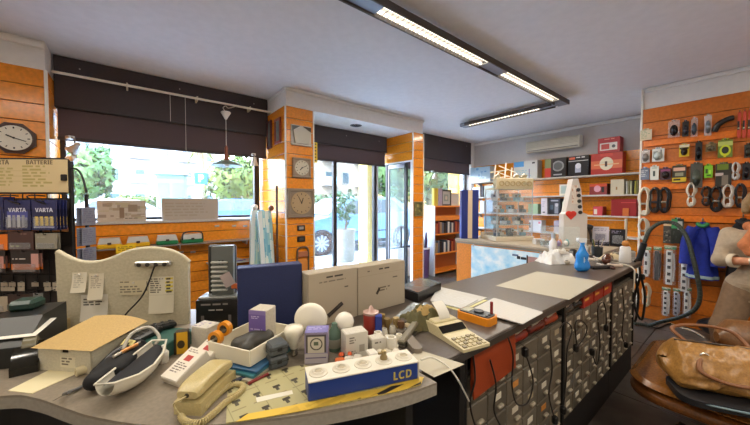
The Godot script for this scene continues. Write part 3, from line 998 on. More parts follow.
# ---------------------------------------------------------------- things on the window side
func ngon(k: int, r: float, turn := 0.0) -> PackedVector2Array:
	var a := PackedVector2Array()
	for i in k:
		a.append(Vector2(cos(TAU * i / k + turn), sin(TAU * i / k + turn)) * r)
	return a
func clock(label: String, at: Vector3, yaw: float, shape: String, r: float, frame_hex: String, dial_hex: String, h: float, m: float):
	var o := T("wall_clock", label, "clock", at, yaw)
	var fm := mt(frame_hex, 0.45, 0.0, "fine", 4.0)
	if shape == "oct":
		P(o, "clock_case", MB.new().prism(ngon(8, r, PI / 8), 0.0, 0.03), fm)
		P(o, "bezel", MB.new().lathe([Vector2(r * 0.84, 0), Vector2(r * 0.88, 0.012), Vector2(r * 0.80, 0.014), Vector2(r * 0.76, 0.002)], 32, Transform3D(Basis(Vector3.RIGHT, PI / 2), Vector3(0, 0, 0.028))), fm)
	elif shape == "square":
		P(o, "clock_case", bx(r * 2, r * 2, 0.025, 0, 0, 0.0125, 0.004), fm)
		for s in [-1, 1]:
			P(o, "frame_bar", bx(r * 2.0, r * 0.2, 0.014, 0, s * r * 0.9, 0.03, 0.004), fm)
			P(o, "frame_bar", bx(r * 0.2, r * 1.6, 0.014, s * r * 0.9, 0, 0.03, 0.004), fm)
	var dr := r * 0.78
	P(o, "dial", pz(dr, 0.006, 0, 0, 0.027, 32), mt(dial_hex, 0.5, 0.0, "fine", 5.0))
	for k in 12:
		var a := TAU * k / 12
		P(o, "hour_mark", bx(0.006 if k % 3 else 0.009, dr * 0.14, 0.0015, 0, 0, 0, 0.0), mt("2b2420", 0.6), Vector3(sin(a) * dr * 0.8, cos(a) * dr * 0.8, 0.034), Vector3(0, 0, -rad_to_deg(a)))
	for e in [[h, 0.5, 0.010], [m, 0.75, 0.006]]:
		var a: float = TAU * e[0]
		P(o, "clock_hand", bx(e[2], dr * e[1], 0.002, 0, dr * e[1] * 0.42, 0, 0.0), mt("181412", 0.4), Vector3(0, 0, 0.037), Vector3(0, 0, -rad_to_deg(a)))
	P(o, "hand_boss", pz(0.008, 0.006, 0, 0, 0.034, 10), mt("181412", 0.4))

func spot(label: String, at: Vector3, yaw: float, tilt: float):
	var o := T("spot_lamp", label, "lamp", at, yaw)
	var m := mt("c9c6c2", 0.35, 0.4)
	P(o, "bracket", bx(0.05, 0.03, 0.06, 0, 0.0, -0.05, 0.005), m)
	P(o, "arm", tb([Vector3(0, 0, -0.03), Vector3(0, -0.02, 0.02), Vector3(0, -0.09, 0.03)], 0.007), mt("8a7a6a", 0.4, 0.4))
	var X := Transform3D(Basis(Vector3.RIGHT, deg_to_rad(tilt)), Vector3(0, -0.10, 0.03))
	P(o, "lamp_head", MB.new().lathe([Vector2(0, 0.06), Vector2(0.02, 0.055), Vector2(0.026, 0.02), Vector2(0.045, -0.05), Vector2(0.04, -0.05), Vector2(0.022, 0.01), Vector2(0, 0.02)], 16, X), m)

func framed(called: String, label: String, cat: String, at: Vector3, yaw: float, w: float, h: float, fm: Material, pm: Material, bw := 0.02, group := ""):
	var o := T(called, label, cat, at, yaw, group)
	for s in [-1, 1]:
		P(o, "frame_bar", bx(w, bw, 0.022, 0, s * (h / 2 - bw / 2), 0.011, 0.003), fm)
		P(o, "frame_bar", bx(bw, h - bw * 2, 0.022, s * (w / 2 - bw / 2), 0, 0.011, 0.003), fm)
	P(o, "picture", bx(w - bw * 1.6, h - bw * 1.6, 0.006, 0, 0, 0.006, 0.0), pm)
	return o

func build_window_side():
	var metal := mt("c8c2b8", 0.3, 0.8)
	var p := on_z(15, 138.5, -3.842)
	clock("brown octagonal wall clock with cream dial above the battery display", p, 0, "oct", 0.132, "4a2c20", "ece4d4", 0.82, 0.30)
	# curtain rod
	var ra := on_z(50, 71, -4.0)
	var rb := on_z(266, 111.5, -4.0)
	var o := T("curtain_rod", "long cream curtain rod hung before the dark blind", "rod", Vector3(0, rb.y, -4.0))
	P(o, "rod", tb([Vector3(-0.53, ra.y - rb.y, 0), Vector3(1.46, 0, 0)], 0.0125, 10), mt("e6dcc6", 0.4))
	for x in [0.0, 0.62, 1.2]:
		P(o, "rod_bracket", bx(0.016, 0.05, 0.12, x, 0.0, -0.05, 0.003), mt("d8ccb6", 0.4))
	for x in [0.36, 0.5]:
		P(o, "pull_cord", tb([Vector3(x, 0, 0.01), Vector3(x, -0.3 - (0.3 if x > 0.4 else 0.0), 0.01)], 0.0025, 6), mt("d8d0c4", 0.6))
	# hanging lamp
	var hp := on_z(226.5, 165, -3.98)
	o = T("pendant_lamp", "rise-and-fall pendant lamp with flat green-grey shade and wooden stem", "lamp", hp)
	P(o, "lamp_shade", MB.new().lathe([Vector2(0.03, 0.055), Vector2(0.08, 0.045), Vector2(0.17, 0.005), Vector2(0.182, -0.012), Vector2(0.17, -0.008), Vector2(0.08, 0.035), Vector2(0.03, 0.045)], 28), mt("8fa094", 0.3, 0.2))
	P(o, "stem", MB.new().lathe([Vector2(0, 0.05), Vector2(0.026, 0.05), Vector2(0.03, 0.09), Vector2(0.016, 0.15), Vector2(0.02, 0.2), Vector2(0.008, 0.23), Vector2(0, 0.23)], 14), mt("8a4a2c", 0.4))
	P(o, "cord", tb([Vector3(0, 0.22, 0), Vector3(0, 0.6, 0)], 0.004, 6), mt("d8d2c8", 0.6))
	P(o, "pulley_cover", MB.new().lathe([Vector2(0, 0.54), Vector2(0.01, 0.54), Vector2(0.055, 0.62), Vector2(0.05, 0.63), Vector2(0, 0.63)], 16), mt("e4e0d8", 0.4))
	P(o, "hook", tb(curve([Vector3(0, 0.63, 0), Vector3(-0.03, 0.67, 0), Vector3(0, 0.70, 0), Vector3(0.03, 0.68, 0), Vector3(0.12, 0.72, 0)], 4), 0.005, 6), metal)
	P(o, "bulb", MB.new().ball(Vector3(0.04, 0.04, 0.04), Vector3(0, 0.02, 0), 12), mt("f4efe2", 0.3))
	spot("silver spot lamp clamped at the window post over the battery display", on_z(73, 137, -4.0), 30, 60)
	spot("second silver spot lamp hung below the first at the window post", on_z(71, 148, -4.0), 20, 75)
	spot("small silver spot lamp on the window post beside the orange pillar", on_z(254, 154, -4.02), -10, 10)
	spot("small silver spot lamp below the blind over the bookcase", on_z(434, 171, -4.04), -10, 20)
	# ledge: two printed boards leaning on the glass
	var b1 := pr("ledge1", 256, 110, "c2b4a2", [["s", 0.05, 0.1, 0.9, 0.8, ["b0a48e", "a8957c", "c9bfae", "b8ab8a", "9c8c7c"], 40], [0.44, 0.35, 0.1, 0.5, "8a7058"], [0.62, 0.2, 0.2, 0.35, "94806a"], ["t", 0.55, 0.85, 0.35, 0.08, "5c5048", 1]])
	var b2 := pr("ledge2", 256, 100, "b5a898", [["t", 0.05, 0.2, 0.85, 0.7, "aa9c8a", 5]])
	for e in [[97, 146.5, 200, 221, b1, "wide printed card propped on the window ledge beside the stand"], [162, 218.5, 198, 219, b2, "plain beige carton standing on the window ledge"]]:
		var a := on_z(e[0], e[3], -4.12)
		var b := on_z(e[1], e[3], -4.12)
		var hh: float = (e[3] - e[2]) * mpp((a + b) / 2)
		carton("ledge_carton", e[5], "carton", {"p": Vector3((a.x + b.x) / 2, 1.219, -4.15), "yaw": 0.0, "w": b.x - a.x, "h": hh, "d": 0.05}, "b5a898", e[4])
	# shelf with the small carrying cases
	var sy := on_z(150, 245.5, -4.0).y
	o = T("wall_shelf", "narrow grey shelf hooked into the orange boards under the window", "shelf", Vector3(0.42, sy - 0.012, -4.118))
	P(o, "shelf_board", bx(1.6, 0.012, 0.2, 0, 0.006, 0.1, 0.002), mt("9a958c", 0.35, 0.3))
	for x in [-0.7, 0.0, 0.7]:
		P(o, "shelf_bracket", bx(0.012, 0.05, 0.19, x, -0.02, 0.1, 0.002), metal)
	var cases := [[97, 122, "e8b41c", "yellow-based case with white lid, next to the battery display"], [126, 150, "e8b41c", "yellow-based case with white lid and dark catch"], [156, 178, "1f7a4a", "green-based case with white lid"], [181, 203, "1f7a4a", "green-based case under a dark carrying handle"]]
	for e in cases:
		var a := on_z(e[0], 245, -4.0)
		var b := on_z(e[1], 245, -4.0)
		var ww := b.x - a.x
		var q := T("carry_case", e[3], "case", Vector3((a.x + b.x) / 2, sy, -4.02), 0, "carrying cases on the shelf under the window")
		P(q, "case_base", bx(ww, 0.045, 0.15, 0, 0.0225, 0, 0.012), mt(e[2], 0.4))
		P(q, "case_lid", MB.new().prism(PackedVector2Array([Vector2(-ww * 0.47, 0.045), Vector2(ww * 0.47, 0.045), Vector2(ww * 0.4, 0.1), Vector2(-ww * 0.4, 0.1)]), -0.065, 0.065), mt("cfccc6", 0.3))
		P(q, "catch", bx(0.03, 0.022, 0.012, 0, 0.05, 0.078, 0.003), mt("4a3c34", 0.4))
		if e[0] > 170:
			P(q, "handle", tb(curve([Vector3(-ww * 0.46, 0.04, 0.07), Vector3(-ww * 0.4, 0.115, 0.07), Vector3(0, 0.13, 0.07), Vector3(ww * 0.4, 0.115, 0.07), Vector3(ww * 0.46, 0.04, 0.07)], 4), 0.008, 7), mt("26201c", 0.5))
	var yp := on_z(126, 249, -3.905)
	one("price_tag", "small bright yellow price tag on the shelf edge", "tag", bx(0.155, 0.085, 0.004, 0, 0, 0, 0.001), pr("ytag", 64, 36, "f4c818", [["t", 0.1, 0.2, 0.8, 0.6, "8a6a10", 3]]), yp)
	for e in [[217, 226], [234, 226], [245, 226], [193, 252], [181, 252]]:
		var h := on_z(e[0], e[1], -4.116)
		var q := T("slat_hook", "small empty steel hook in the orange boards under the window", "hook", h, 0, "steel hooks on the orange wall")
		P(q, "hook_plate", bx(0.05, 0.02, 0.006, 0, 0, 0.003, 0.001), metal)
		P(q, "prong", tb([Vector3(0, 0, 0.004), Vector3(0, -0.002, 0.06), Vector3(0, 0.015, 0.07)], 0.004, 6), metal)
	# small shelf with a flat iron
	var ip := on_z(232, 262, -3.95)
	o = T("wall_shelf", "short glass shelf on the orange boards holding the steam iron", "shelf", Vector3(ip.x, ip.y - 0.01, -4.118))
	P(o, "shelf_board", bx(0.5, 0.01, 0.22, 0, 0.005, 0.11, 0.001), mt("b9c2c0", 0.2))
	P(o, "shelf_bracket", bx(0.012, 0.04, 0.2, 0, -0.015, 0.1, 0.001), metal)
	o = T("steam_iron", "grey steam iron with purple tip on the short glass shelf", "iron", Vector3(ip.x + 0.02, ip.y, -4.0))
	P(o, "sole", MB.new().prism(PackedVector2Array([Vector2(-0.13, -0.055), Vector2(0.02, -0.055), Vector2(0.09, -0.035), Vector2(0.15, 0), Vector2(0.09, 0.035), Vector2(0.02, 0.055), Vector2(-0.13, 0.055)]), 0, 0.012, Transform3D(Basis(Vector3.RIGHT, -PI / 2), Vector3.ZERO)), mt("6a5aa8", 0.3, 0.3))
	P(o, "iron_body", MB.new().prism(PackedVector2Array([Vector2(-0.12, 0.012), Vector2(0.12, 0.012), Vector2(0.02, 0.05), Vector2(-0.1, 0.06)]), -0.04, 0.04), mt("a8a49c", 0.35))
	P(o, "handle", tb(curve([Vector3(-0.1, 0.05, 0), Vector3(-0.09, 0.1, 0), Vector3(0.0, 0.105, 0), Vector3(0.03, 0.05, 0)], 4), 0.012, 8), mt("b8b4ac", 0.35))
	# pillar, left face (x = 1.466): two brown frames
	for e in [[270, 135, 0.16, 0.36, "narrow dark red framed mirror on the side of the orange pillar", "5a2420"], [278.5, 131, 0.19, 0.31, "rounded red-brown framed mirror on the side of the orange pillar", "8a3a20"]]:
		var q := on_x(e[0], e[1], 1.464)
		framed("wall_mirror", e[4], "mirror", q, -90, e[2], e[3], mt(e[5], 0.4), mt("a8b4ac", 0.15, 0.5), 0.03)
	# pillar, front face
	var fz := -3.558
	var q0 := on_z(301, 136, fz)
	o = T("mirror_basket", "silver mirrored box with slanting sides on the pillar over the clocks", "mirror", q0)
	var sil := mt("b8b2a8", 0.45, 0.4)
	P(o, "back_plate", bx(0.27, 0.25, 0.012, 0, 0, 0.006, 0.003), sil)
	P(o, "centre_facet", MB.new().prism(PackedVector2Array([Vector2(-0.09, -0.1), Vector2(0.09, -0.1), Vector2(0.115, 0.05), Vector2(0, 0.11), Vector2(-0.115, 0.05)]), 0.012, 0.04), mt("a8a294", 0.4, 0.4))
	for s in [-1, 1]:
		P(o, "side_facet", MB.new().prism(PackedVector2Array([Vector2(s * 0.125, 0.11), Vector2(s * 0.02, 0.115), Vector2(s * 0.12, 0.05)]), 0.012, 0.03), mt("4a4640", 0.2, 0.6))
	P(o, "bottom_bar", bx(0.26, 0.02, 0.03, 0, -0.115, 0.02, 0.004), sil)
	clock("square grey-brown wall clock on the orange pillar front", on_z(301, 168, fz), 0, "square", 0.12, "a08a74", "d6ccb4", 0.62, 0.18)
	clock("large square pale clock filling the width of the orange pillar", on_z(300.5, 203, fz), 0, "square", 0.178, "94826e", "b89c74", 0.05, 0.92)
	for e in [[301, 228, "upper"], [301, 239, "lower"]]:
		var q := T("wall_socket", "%s black framed switch plate on the orange pillar" % e[2], "switch", on_z(e[0], e[1], fz))
		P(q, "plate", bx(0.105, 0.07, 0.01, 0, 0, 0.005, 0.006), mt("1c1816", 0.35))
		P(q, "rocker", bx(0.06, 0.035, 0.006, 0, 0, 0.012, 0.003), mt("a89c90" if e[2] == "upper" else "4a4440", 0.4))
	var hb := on_z(302.5, 262, fz)
	o = T("key_holder", "arched brown hook board with a pocket on the orange pillar", "rack", hb)
	P(o, "arch", tb(curve([Vector3(-0.075, -0.16, 0.012), Vector3(-0.075, 0.1, 0.012), Vector3(-0.05, 0.18, 0.012), Vector3(0.05, 0.18, 0.012), Vector3(0.075, 0.1, 0.012), Vector3(0.075, -0.16, 0.012)], 4), 0.012, 7), mt("5c4a38", 0.5))
	P(o, "pocket", bx(0.13, 0.07, 0.02, 0, 0.1, 0.012, 0.006), mt("a86848", 0.5))
	P(o, "panel", bx(0.13, 0.2, 0.012, 0, -0.06, 0.008, 0.003), mt("d08438", 0.45))
	o = T("dotted_strip", "narrow yellow strip with black dots on the pillar edge", "sign", on_z(315.5, 152.5, -3.575), 0)
	P(o, "strip", bx(0.05, 0.26, 0.006, 0, 0, 0, 0.001), mt("e8c01c", 0.5))
	for k in 6:
		P(o, "dot", pz(0.011, 0.002, 0, -0.105 + k * 0.042, 0.003, 10), mt("1c1814", 0.5))
	# vent under the beam
	var vp := on_y(356, 125.5, 2.584)
	o = T("ceiling_vent", "small round dark vent under the white beam", "vent", vp)
	P(o, "vent_ring", MB.new().lathe([Vector2(0.05, 0), Vector2(0.085, -0.004), Vector2(0.09, 0.0), Vector2(0.05, 0.0)], 20), mt("5a565a", 0.5))
	for k in 4:
		P(o, "vent_slat", bx(0.12 - absf(k - 1.5) * 0.03, 0.006, 0.014, 0, -0.005, -0.04 + k * 0.027, 0.001), mt("2a2728", 0.5))
	# wrapped ironing boards leaning on the pillar's window side
	for e in [[254, 208, 0.16, "b8dfe4", -5.0, "pale blue wrapped ironing board nearer the window"], [270, 209, 0.165, "9fd2dc", 5.0, "pale teal wrapped ironing board against the orange pillar"]]:
		var top := on_z(e[0], e[1], -3.72 - (0.1 if e[4] < 0 else 0.0))
		var q := T("ironing_board", e[5], "ironing board", Vector3(top.x, 0.0, top.z))
		var w: float = e[2]
		var hh := top.y - 0.02
		var poly := PackedVector2Array([Vector2(-w / 2, 0.02), Vector2(w / 2, 0.02), Vector2(w / 2, hh - 0.02), Vector2(w * 0.42, hh), Vector2(-w * 0.42, hh), Vector2(-w / 2, hh - 0.02)])
		var lm := pr("iron" + e[3], 128, 512, e[3], [["s", 0, 0, 1, 1, ["dff2f2", "8cc4d8", "c8e8d8", "6fb4d0", "e8f4ec", "a8d8e0"], 90], [0.0, 0.0, 0.3, 1.0, "e6efee"]], 0.15)
		P(q, "board", MB.new().prism(poly, -0.025, 0.025), lm, Vector3.ZERO, Vector3(-2, 0, e[4] * 0.5))
		P(q, "leg", tb([Vector3(-w * 0.3, 0.0, -0.05), Vector3(-w * 0.2, hh * 0.9, -0.04)], 0.011, 8), mt("e4e4e2", 0.3, 0.5))
		P(q, "foot_cap", MB.new().ball(Vector3(0.035, 0.035, 0.03), Vector3(w * 0.1, hh + 0.03, -0.01), 12), mt("f2f0ea" if e[4] < 0 else "7a5238", 0.4))
	# white post behind the boards
	one("blind_pole", "thin dark brown pole standing in the window corner beside the pillar", "pole", tb([Vector3(0, 0, 0), Vector3(0, 1.62, 0)], 0.014, 8), mt("5a3828", 0.5), Vector3(1.40, 0, -3.66))

# ---------------------------------------------------------------- battery display stand
func build_display_stand():
	var r := ray(72, 204)
	r.y = 0
	var fw := -CB.z
	fw.y = 0
	fw = fw.normalized()
	var yaw := -37.5
	var B := Basis(Vector3.UP, deg_to_rad(yaw))
	var corner := r * (1.9 / r.dot(fw))
	var W := 0.64
	var c := corner - B.x * W / 2
	var blk := mt("1d1b1c", 0.45, 0.2)
	var o := T("battery_stand", "black wire battery display stand with a handwritten cream header board", "display stand", Vector3(c.x, 0, c.z), yaw)
	var L := func(px: float, py: float) -> Vector3:
		return loc(px, py, Vector3(c.x, 0, c.z), yaw)
	var top: float = L.call(36, 158).y
	var hb: float = L.call(36, 194).y
	for x in [-W / 2 + 0.01, W / 2 - 0.01]:
		P(o, "upright", bx(0.02, top - 0.02, 0.02, x, (top - 0.02) / 2, -0.01, 0.003), blk)
		P(o, "upright", bx(0.018, hb, 0.018, x, hb / 2, -0.11, 0.003), blk)
	P(o, "header_rim", MB.new().prism(rrect(W, top - hb, 0.04), -0.004, 0.006), blk, Vector3(0, (top + hb) / 2, 0))
	P(o, "header_board", bx(W - 0.025, top - hb - 0.02, 0.004, 0, (top + hb) / 2, 0.008, 0.001), pr("header", 512, 256, "cdb88e", [["t", 0.56, 0.18, 0.3, 0.7, "a89a60", 7], ["t", 0.3, 0.25, 0.2, 0.6, "b0a068", 6], ["t", 0.04, 0.3, 0.2, 0.5, "6a5a44", 5], [0.3, 0.34, 0.5, 0.012, "b4a070"], [0.3, 0.5, 0.5, 0.012, "b4a070"], [0.3, 0.66, 0.5, 0.012, "b4a070"]], 0.6))
	var ink := mt("6a5a44", 0.6)
	text(o, "header_word", "VARTA", 0.038, ink, Vector3(-0.10, top - 0.028, 0.0105), Vector3.ZERO, 0.001)
	text(o, "header_word", "BATTERIE", 0.036, ink, Vector3(0.14, top - 0.028, 0.0105), Vector3.ZERO, 0.001)
	P(o, "header_clip", bx(0.03, 0.04, 0.03, W / 2 - 0.03, hb + 0.1, 0.01, 0.004), blk)
	# wire grid
	for k in 9:
		P(o, "grid_wire", tb([Vector3(-W / 2 + 0.02 + k * (W - 0.04) / 8, 0.2, -0.02), Vector3(-W / 2 + 0.02 + k * (W - 0.04) / 8, hb, -0.02)], 0.003, 6), blk)
	for k in 13:
		P(o, "grid_wire", tb([Vector3(-W / 2 + 0.01, 0.3 + k * (hb - 0.34) / 12, -0.02), Vector3(W / 2 - 0.01, 0.3 + k * (hb - 0.34) / 12, -0.02)], 0.003, 6), blk)
	P(o, "back_panel", bx(W - 0.04, hb - 0.25, 0.006, 0, hb / 2 + 0.1, -0.03, 0.0), mt("3a3330", 0.7))
	P(o, "base_foot", bx(W, 0.03, 0.34, 0, 0.015, -0.05, 0.004), blk)
	# rows of goods: [x0, x1, y0, y1, depth copies, print key]
	var blue := pr("varta_blue", 128, 160, "26294e", [[0, 0, 1, 0.3, "2a2d5a"], [0.1, 0.38, 0.8, 0.3, "494d92"], [0.12, 0.5, 0.12, 0.4, "b8b8c0"], [0.3, 0.5, 0.12, 0.4, "8a8c98"], [0.48, 0.5, 0.12, 0.4, "b8b8c0"], [0.66, 0.5, 0.12, 0.4, "8a8c98"]], 0.25)
	var bluey := pr("varta_yellow", 128, 160, "26294e", [[0, 0, 1, 0.3, "2a2d5a"], [0.12, 0.55, 0.14, 0.3, "e8c428"], [0.32, 0.55, 0.14, 0.3, "f0d040"], [0.52, 0.55, 0.14, 0.3, "e8c428"], [0.72, 0.55, 0.14, 0.3, "f0d040"], [0.1, 0.88, 0.8, 0.05, "8a8cc0"]], 0.25)
	var rows := [
		[-5, 20, 200, 229, 4, blue, "blue battery blister at the edge of the stand's top row", ""],
		[22, 46, 203, 229, 4, blue, "blue blister of silver batteries on the stand's top row", "VARTA"],
		[48, 71, 203, 229, 4, bluey, "blue blister of yellow batteries on the stand's top row", "VARTA"],
		[-4, 24, 236, 248, 2, pr("r2a", 64, 32, "e8781e", [["t", 0.2, 0.7, 0.5, 0.2, "c05a18", 1]], 0.5), "plain orange card pack on the stand's second row", ""],
		[25, 49, 233, 248, 2, pr("r2b", 64, 40, "4a302c", [["t", 0.1, 0.75, 0.7, 0.18, "9aa070", 1], ["t", 0.5, 0.1, 0.4, 0.15, "7a605c", 1]], 0.4), "dark brown card pack on the stand's second row", ""],
		[51, 71, 235, 247, 2, pr("r2c", 64, 32, "8f8878", [["t", 0.1, 0.2, 0.6, 0.2, "a09a8a", 1]], 0.5), "grey card pack on the stand's second row", ""],
		[-4, 22, 250, 270, 2, pr("r3a", 96, 80, "2c2220", [[0.0, 0.62, 1, 0.2, "b05a20"], [0.6, 0.3, 0.35, 0.5, "c08a80"], ["t", 0.05, 0.48, 0.5, 0.12, "d8d0c4", 1]], 0.35), "dark orange-banded pack on the stand's third row", ""],
		[28, 54, 251, 270, 2, pr("r3b", 96, 80, "281e1c", [[0.0, 0.6, 1, 0.25, "c4641c"], [0.72, 0.15, 0.28, 0.6, "c8948a"], ["t", 0.05, 0.36, 0.6, 0.1, "d8d0c4", 1]], 0.35), "dark pack with pink figure on the stand's third row", ""],
		[-5, 24, 295, 307, 1, pr("r4a", 64, 32, "b4a68e", [[0.55, 0.1, 0.15, 0.12, "2a2420"]], 0.5), "cream card pack hanging low on the stand", ""],
		[25, 48, 293, 304, 1, pr("r4b", 64, 32, "3e2a22", [[0, 0.6, 1, 0.3, "2c3a30"]], 0.4), "brown and green card pack hanging low on the stand", ""],
		[49, 58, 292, 305, 1, pr("r4c", 32, 48, "7c7d78", [["t", 0.1, 0.2, 0.8, 0.5, "5a5c58", 3]], 0.4), "small grey card pack hanging low on the stand", ""],
	]
	for e in rows:
		var a: Vector3 = L.call(e[0], e[3])
		var b: Vector3 = L.call(e[1], e[2])
		var w := b.x - a.x
		var h := b.y - a.y
		var hk := P(o, "peg_hook", tb([Vector3((a.x + b.x) / 2, b.y + 0.012, -0.02), Vector3((a.x + b.x) / 2, b.y + 0.012, 0.1), Vector3((a.x + b.x) / 2, b.y + 0.024, 0.105)], 0.003, 6), blk)
		for k in e[4]:
			var zz: float = 0.088 - k * 0.02
			var q := T("blister_pack", e[6] + ("" if k == 0 else ", %s behind the front one" % ["", "next", "second", "third"][k]), "blister pack", Vector3(c.x, 0, c.z) + B * Vector3((a.x + b.x) / 2, a.y, zz), yaw, "packs on the battery stand")
			P(q, "card", bx(w, h + 0.018, 0.002, 0, h / 2 + 0.009, 0, 0.0), e[5])
			if k == 0:
				P(q, "bubble", bx(w * 0.8, h * 0.4, 0.010, 0, h * 0.28, 0.006, 0.004), glass("e8ecf0", 0.12, 0.08))
				if e[7]:
					text(q, "pack_word", e[7], 0.033, mt("c8c8d8", 0.4), Vector3(0, h * 0.74, 0.002), Vector3.ZERO, 0.0008)
	for e in [[10, 38], [37, 63]]:
		var h0: Vector3 = L.call(e[0], 196)
		var h1: Vector3 = L.call(e[1], 204)
		P(o, "long_hook", tb(curve([Vector3(h0.x + 0.03, h0.y, -0.02), Vector3(h0.x, h0.y + 0.004, 0.03), Vector3(h0.x + 0.02, h0.y - 0.012, 0.07), Vector3(h1.x, h1.y, 0.1)], 5), 0.004, 7), blk)
	# price tags on small holders, two rails
	for row in [[230, [1, 9, 17, 33, 44, 54, 63]], [285, [2, 10, 19, 33, 45, 54]], [289.5, [2, 9, 19, 46, 54]], [314, [20, 28, 35, 46, 54]]]:
		for x in row[1]:
			var a: Vector3 = L.call(x, row[0])
			var q := T("shelf_tag", "small pale price tag clipped to the battery stand's grid", "tag", Vector3(c.x, 0, c.z) + B * Vector3(a.x, a.y, -0.012), yaw, "price tags on the battery stand")
			P(q, "tag_card", bx(0.042, 0.026, 0.002, 0, 0, 0, 0.0), mt("c9bda8" if row[0] != 230 else "d08a50", 0.6))
			P(q, "tag_clip", bx(0.01, 0.008, 0.01, 0, 0.015, -0.002, 0.001), mt("8a8880", 0.4))
	# side blister packs
	for k in 3:
		for j in 2:
			var y: float = 1.32 - k * 0.13
			var q := T("blister_pack", "grey-blue perforated pack, %s %s, on the battery stand's side" % [["upper", "middle", "lower"][k], ["outer", "inner"][j]], "blister pack", Vector3(c.x, 0, c.z) + B * Vector3(W / 2 + 0.014 + 0.012 * j, y, -0.06 - 0.02 * j), yaw + 90, "packs on the battery stand's side")
			P(q, "card", bx(0.1, 0.115, 0.002, 0, 0, 0, 0.0), pr("sidepack", 64, 80, "6a6c78", [["t", 0.1, 0.1, 0.8, 0.8, "54566a", 7]], 0.4))
	var tp: Vector3 = L.call(76, 178)
	var tg := T("black_tag_cord", "black looped strap hanging off the corner of the battery header", "strap", Vector3(c.x, 0, c.z) + B * Vector3(tp.x, tp.y, 0.0), yaw)
	P(tg, "strap", tb(curve([Vector3(-0.03, 0.06, 0), Vector3(0.02, 0.05, 0.01), Vector3(0.05, 0.0, 0.01), Vector3(0.07, -0.09, 0.01)], 4), 0.006, 6), blk)

# ---------------------------------------------------------------- wavy service desk
func ax(x0: float, y0: float, x1: float, y1: float, y := DESK) -> Dictionary:   # local -z runs from the first pixel to the second
	var a := on_y(x0, y0, y)
	var b := on_y(x1, y1, y)
	var d := b - a
	return {"p": (a + b) / 2, "yaw": rad_to_deg(atan2(-d.x, -d.z)), "len": d.length()}
func flat_poly(w: Array) -> PackedVector2Array:
	var p := PackedVector2Array()
	for q in w:
		p.append(Vector2(q.x, -q.y))
	return p
func build_desk():
	var front := curve([Vector2(-1.6, -1.62), Vector2(-0.9, -1.40), Vector2(-0.5, -1.28), Vector2(-0.262, -1.173), Vector2(-0.192, -1.108), Vector2(-0.127, -1.008), Vector2(-0.075, -0.93), Vector2(0.02, -0.82), Vector2(0.154, -0.716), Vector2(0.356, -0.612), Vector2(0.522, -0.551), Vector2(0.636, -0.528)], 5)
	var back := [Vector2(0.636, -1.2), Vector2(0.5, -1.36), Vector2(0.25, -1.58), Vector2(-0.2, -1.84), Vector2(-0.8, -2.05), Vector2(-1.6, -2.2)]
	var o := T("service_desk", "taupe wave-edged service desk covered with goods", "desk", Vector3.ZERO)
	var X := Transform3D(Basis(Vector3.RIGHT, -PI / 2), Vector3.ZERO)
	P(o, "desk_top", MB.new().prism(flat_poly(front + back), DESK - 0.006, DESK, X, true), mt("8f8474", 0.38, 0.0, "fine", 1.5))
	P(o, "desk_core", MB.new().prism(flat_poly(front + back), DESK - 0.034, DESK - 0.006, X, true), mt("a29a8c", 0.45, 0.0, "fine", 1.5))
	var sA := on_y(53, 401)
	var sB := on_y(102, 374)
	P(o, "joint_strip", tb([Vector3(sA.x, DESK + 0.0002, sA.z), Vector3(sB.x, DESK + 0.0002, sB.z) + (sB - sA) * 1.0], 0.0008, 4), mt("4a4238", 0.6))
	# dark carcass under the top, set back
	var inner := []
	for q in front:
		inner.append(q + Vector2(-0.12, -0.34))
	P(o, "carcass_panel", MB.new().prism(flat_poly(inner + [Vector2(0.5, -1.24), Vector2(0.2, -1.5), Vector2(-0.2, -1.74), Vector2(-0.8, -1.95), Vector2(-1.6, -2.1)]), 0.0, DESK - 0.034, X, false), mt("1e1c1b", 0.6))
	P(o, "leg_panel", bx(0.03, DESK - 0.034, 0.5, 0.615, (DESK - 0.034) / 2, -0.86, 0.002), mt("191716", 0.5))
	P(o, "support_leg", cy(0.03, DESK - 0.034, -0.05, 0, -1.06, 12), mt("4a4743", 0.4, 0.4))
	var pd := on_y(375, 412, 0.66)
	o = T("drawer_pedestal", "grey drawer pedestal standing under the service desk", "cabinet", Vector3(0.46, 0, -0.74), 8)
	P(o, "pedestal_body", bx(0.26, 0.62, 0.2, 0, 0.31, 0, 0.004), mt("55534c", 0.5))
	for k in 3:
		var d := P(o, "drawer", bx(0.25, 0.19, 0.012, 0, 0.11 + k * 0.2, 0.105, 0.003), mt("5e5c54", 0.45))
		P(d, "handle", bx(0.09, 0.012, 0.014, 0, 0.17 + k * 0.2, 0.116, 0.003), mt("96948c", 0.35, 0.5))
	var ff := on_y(341, 424, 0.62)
	one("folder", "yellow folder lying on the pedestal under the desk", "folder", bx(0.1, 0.012, 0.18, 0, 0.006, 0, 0.002), mt("c9b030", 0.5), Vector3(0.42, 0.62, -0.74), 8)

func pinned(called: String, label: String, cat: String, x0: float, y0: float, x1: float, y1: float, o: Vector3, yaw: float, m: Material, off := 0.0, lean := 3.0):
	var a := loc(x0, y1, o, yaw)
	var b := loc(x1, y0, o, yaw)
	var B := Basis(Vector3.UP, deg_to_rad(yaw))
	var w := b.x - a.x
	var h := b.y - a.y
	var q := T(called, label, cat, o + B * Vector3((a.x + b.x) / 2, b.y, 0.0015 + off), yaw)
	# the sheet hangs from its top edge and curls a little
	P(q, "sheet", MB.new().patch(func(u, v): return Vector3((u - 0.5) * w, -v * h, v * v * h * tan(deg_to_rad(lean)) + 0.002 * sin(u * 4.0)), 6, 6, true), m)
	P(q, "pin", pz(0.0045, 0.005, 0, -0.008, 0.0005, 8), mt("c8c2b8", 0.3, 0.5))

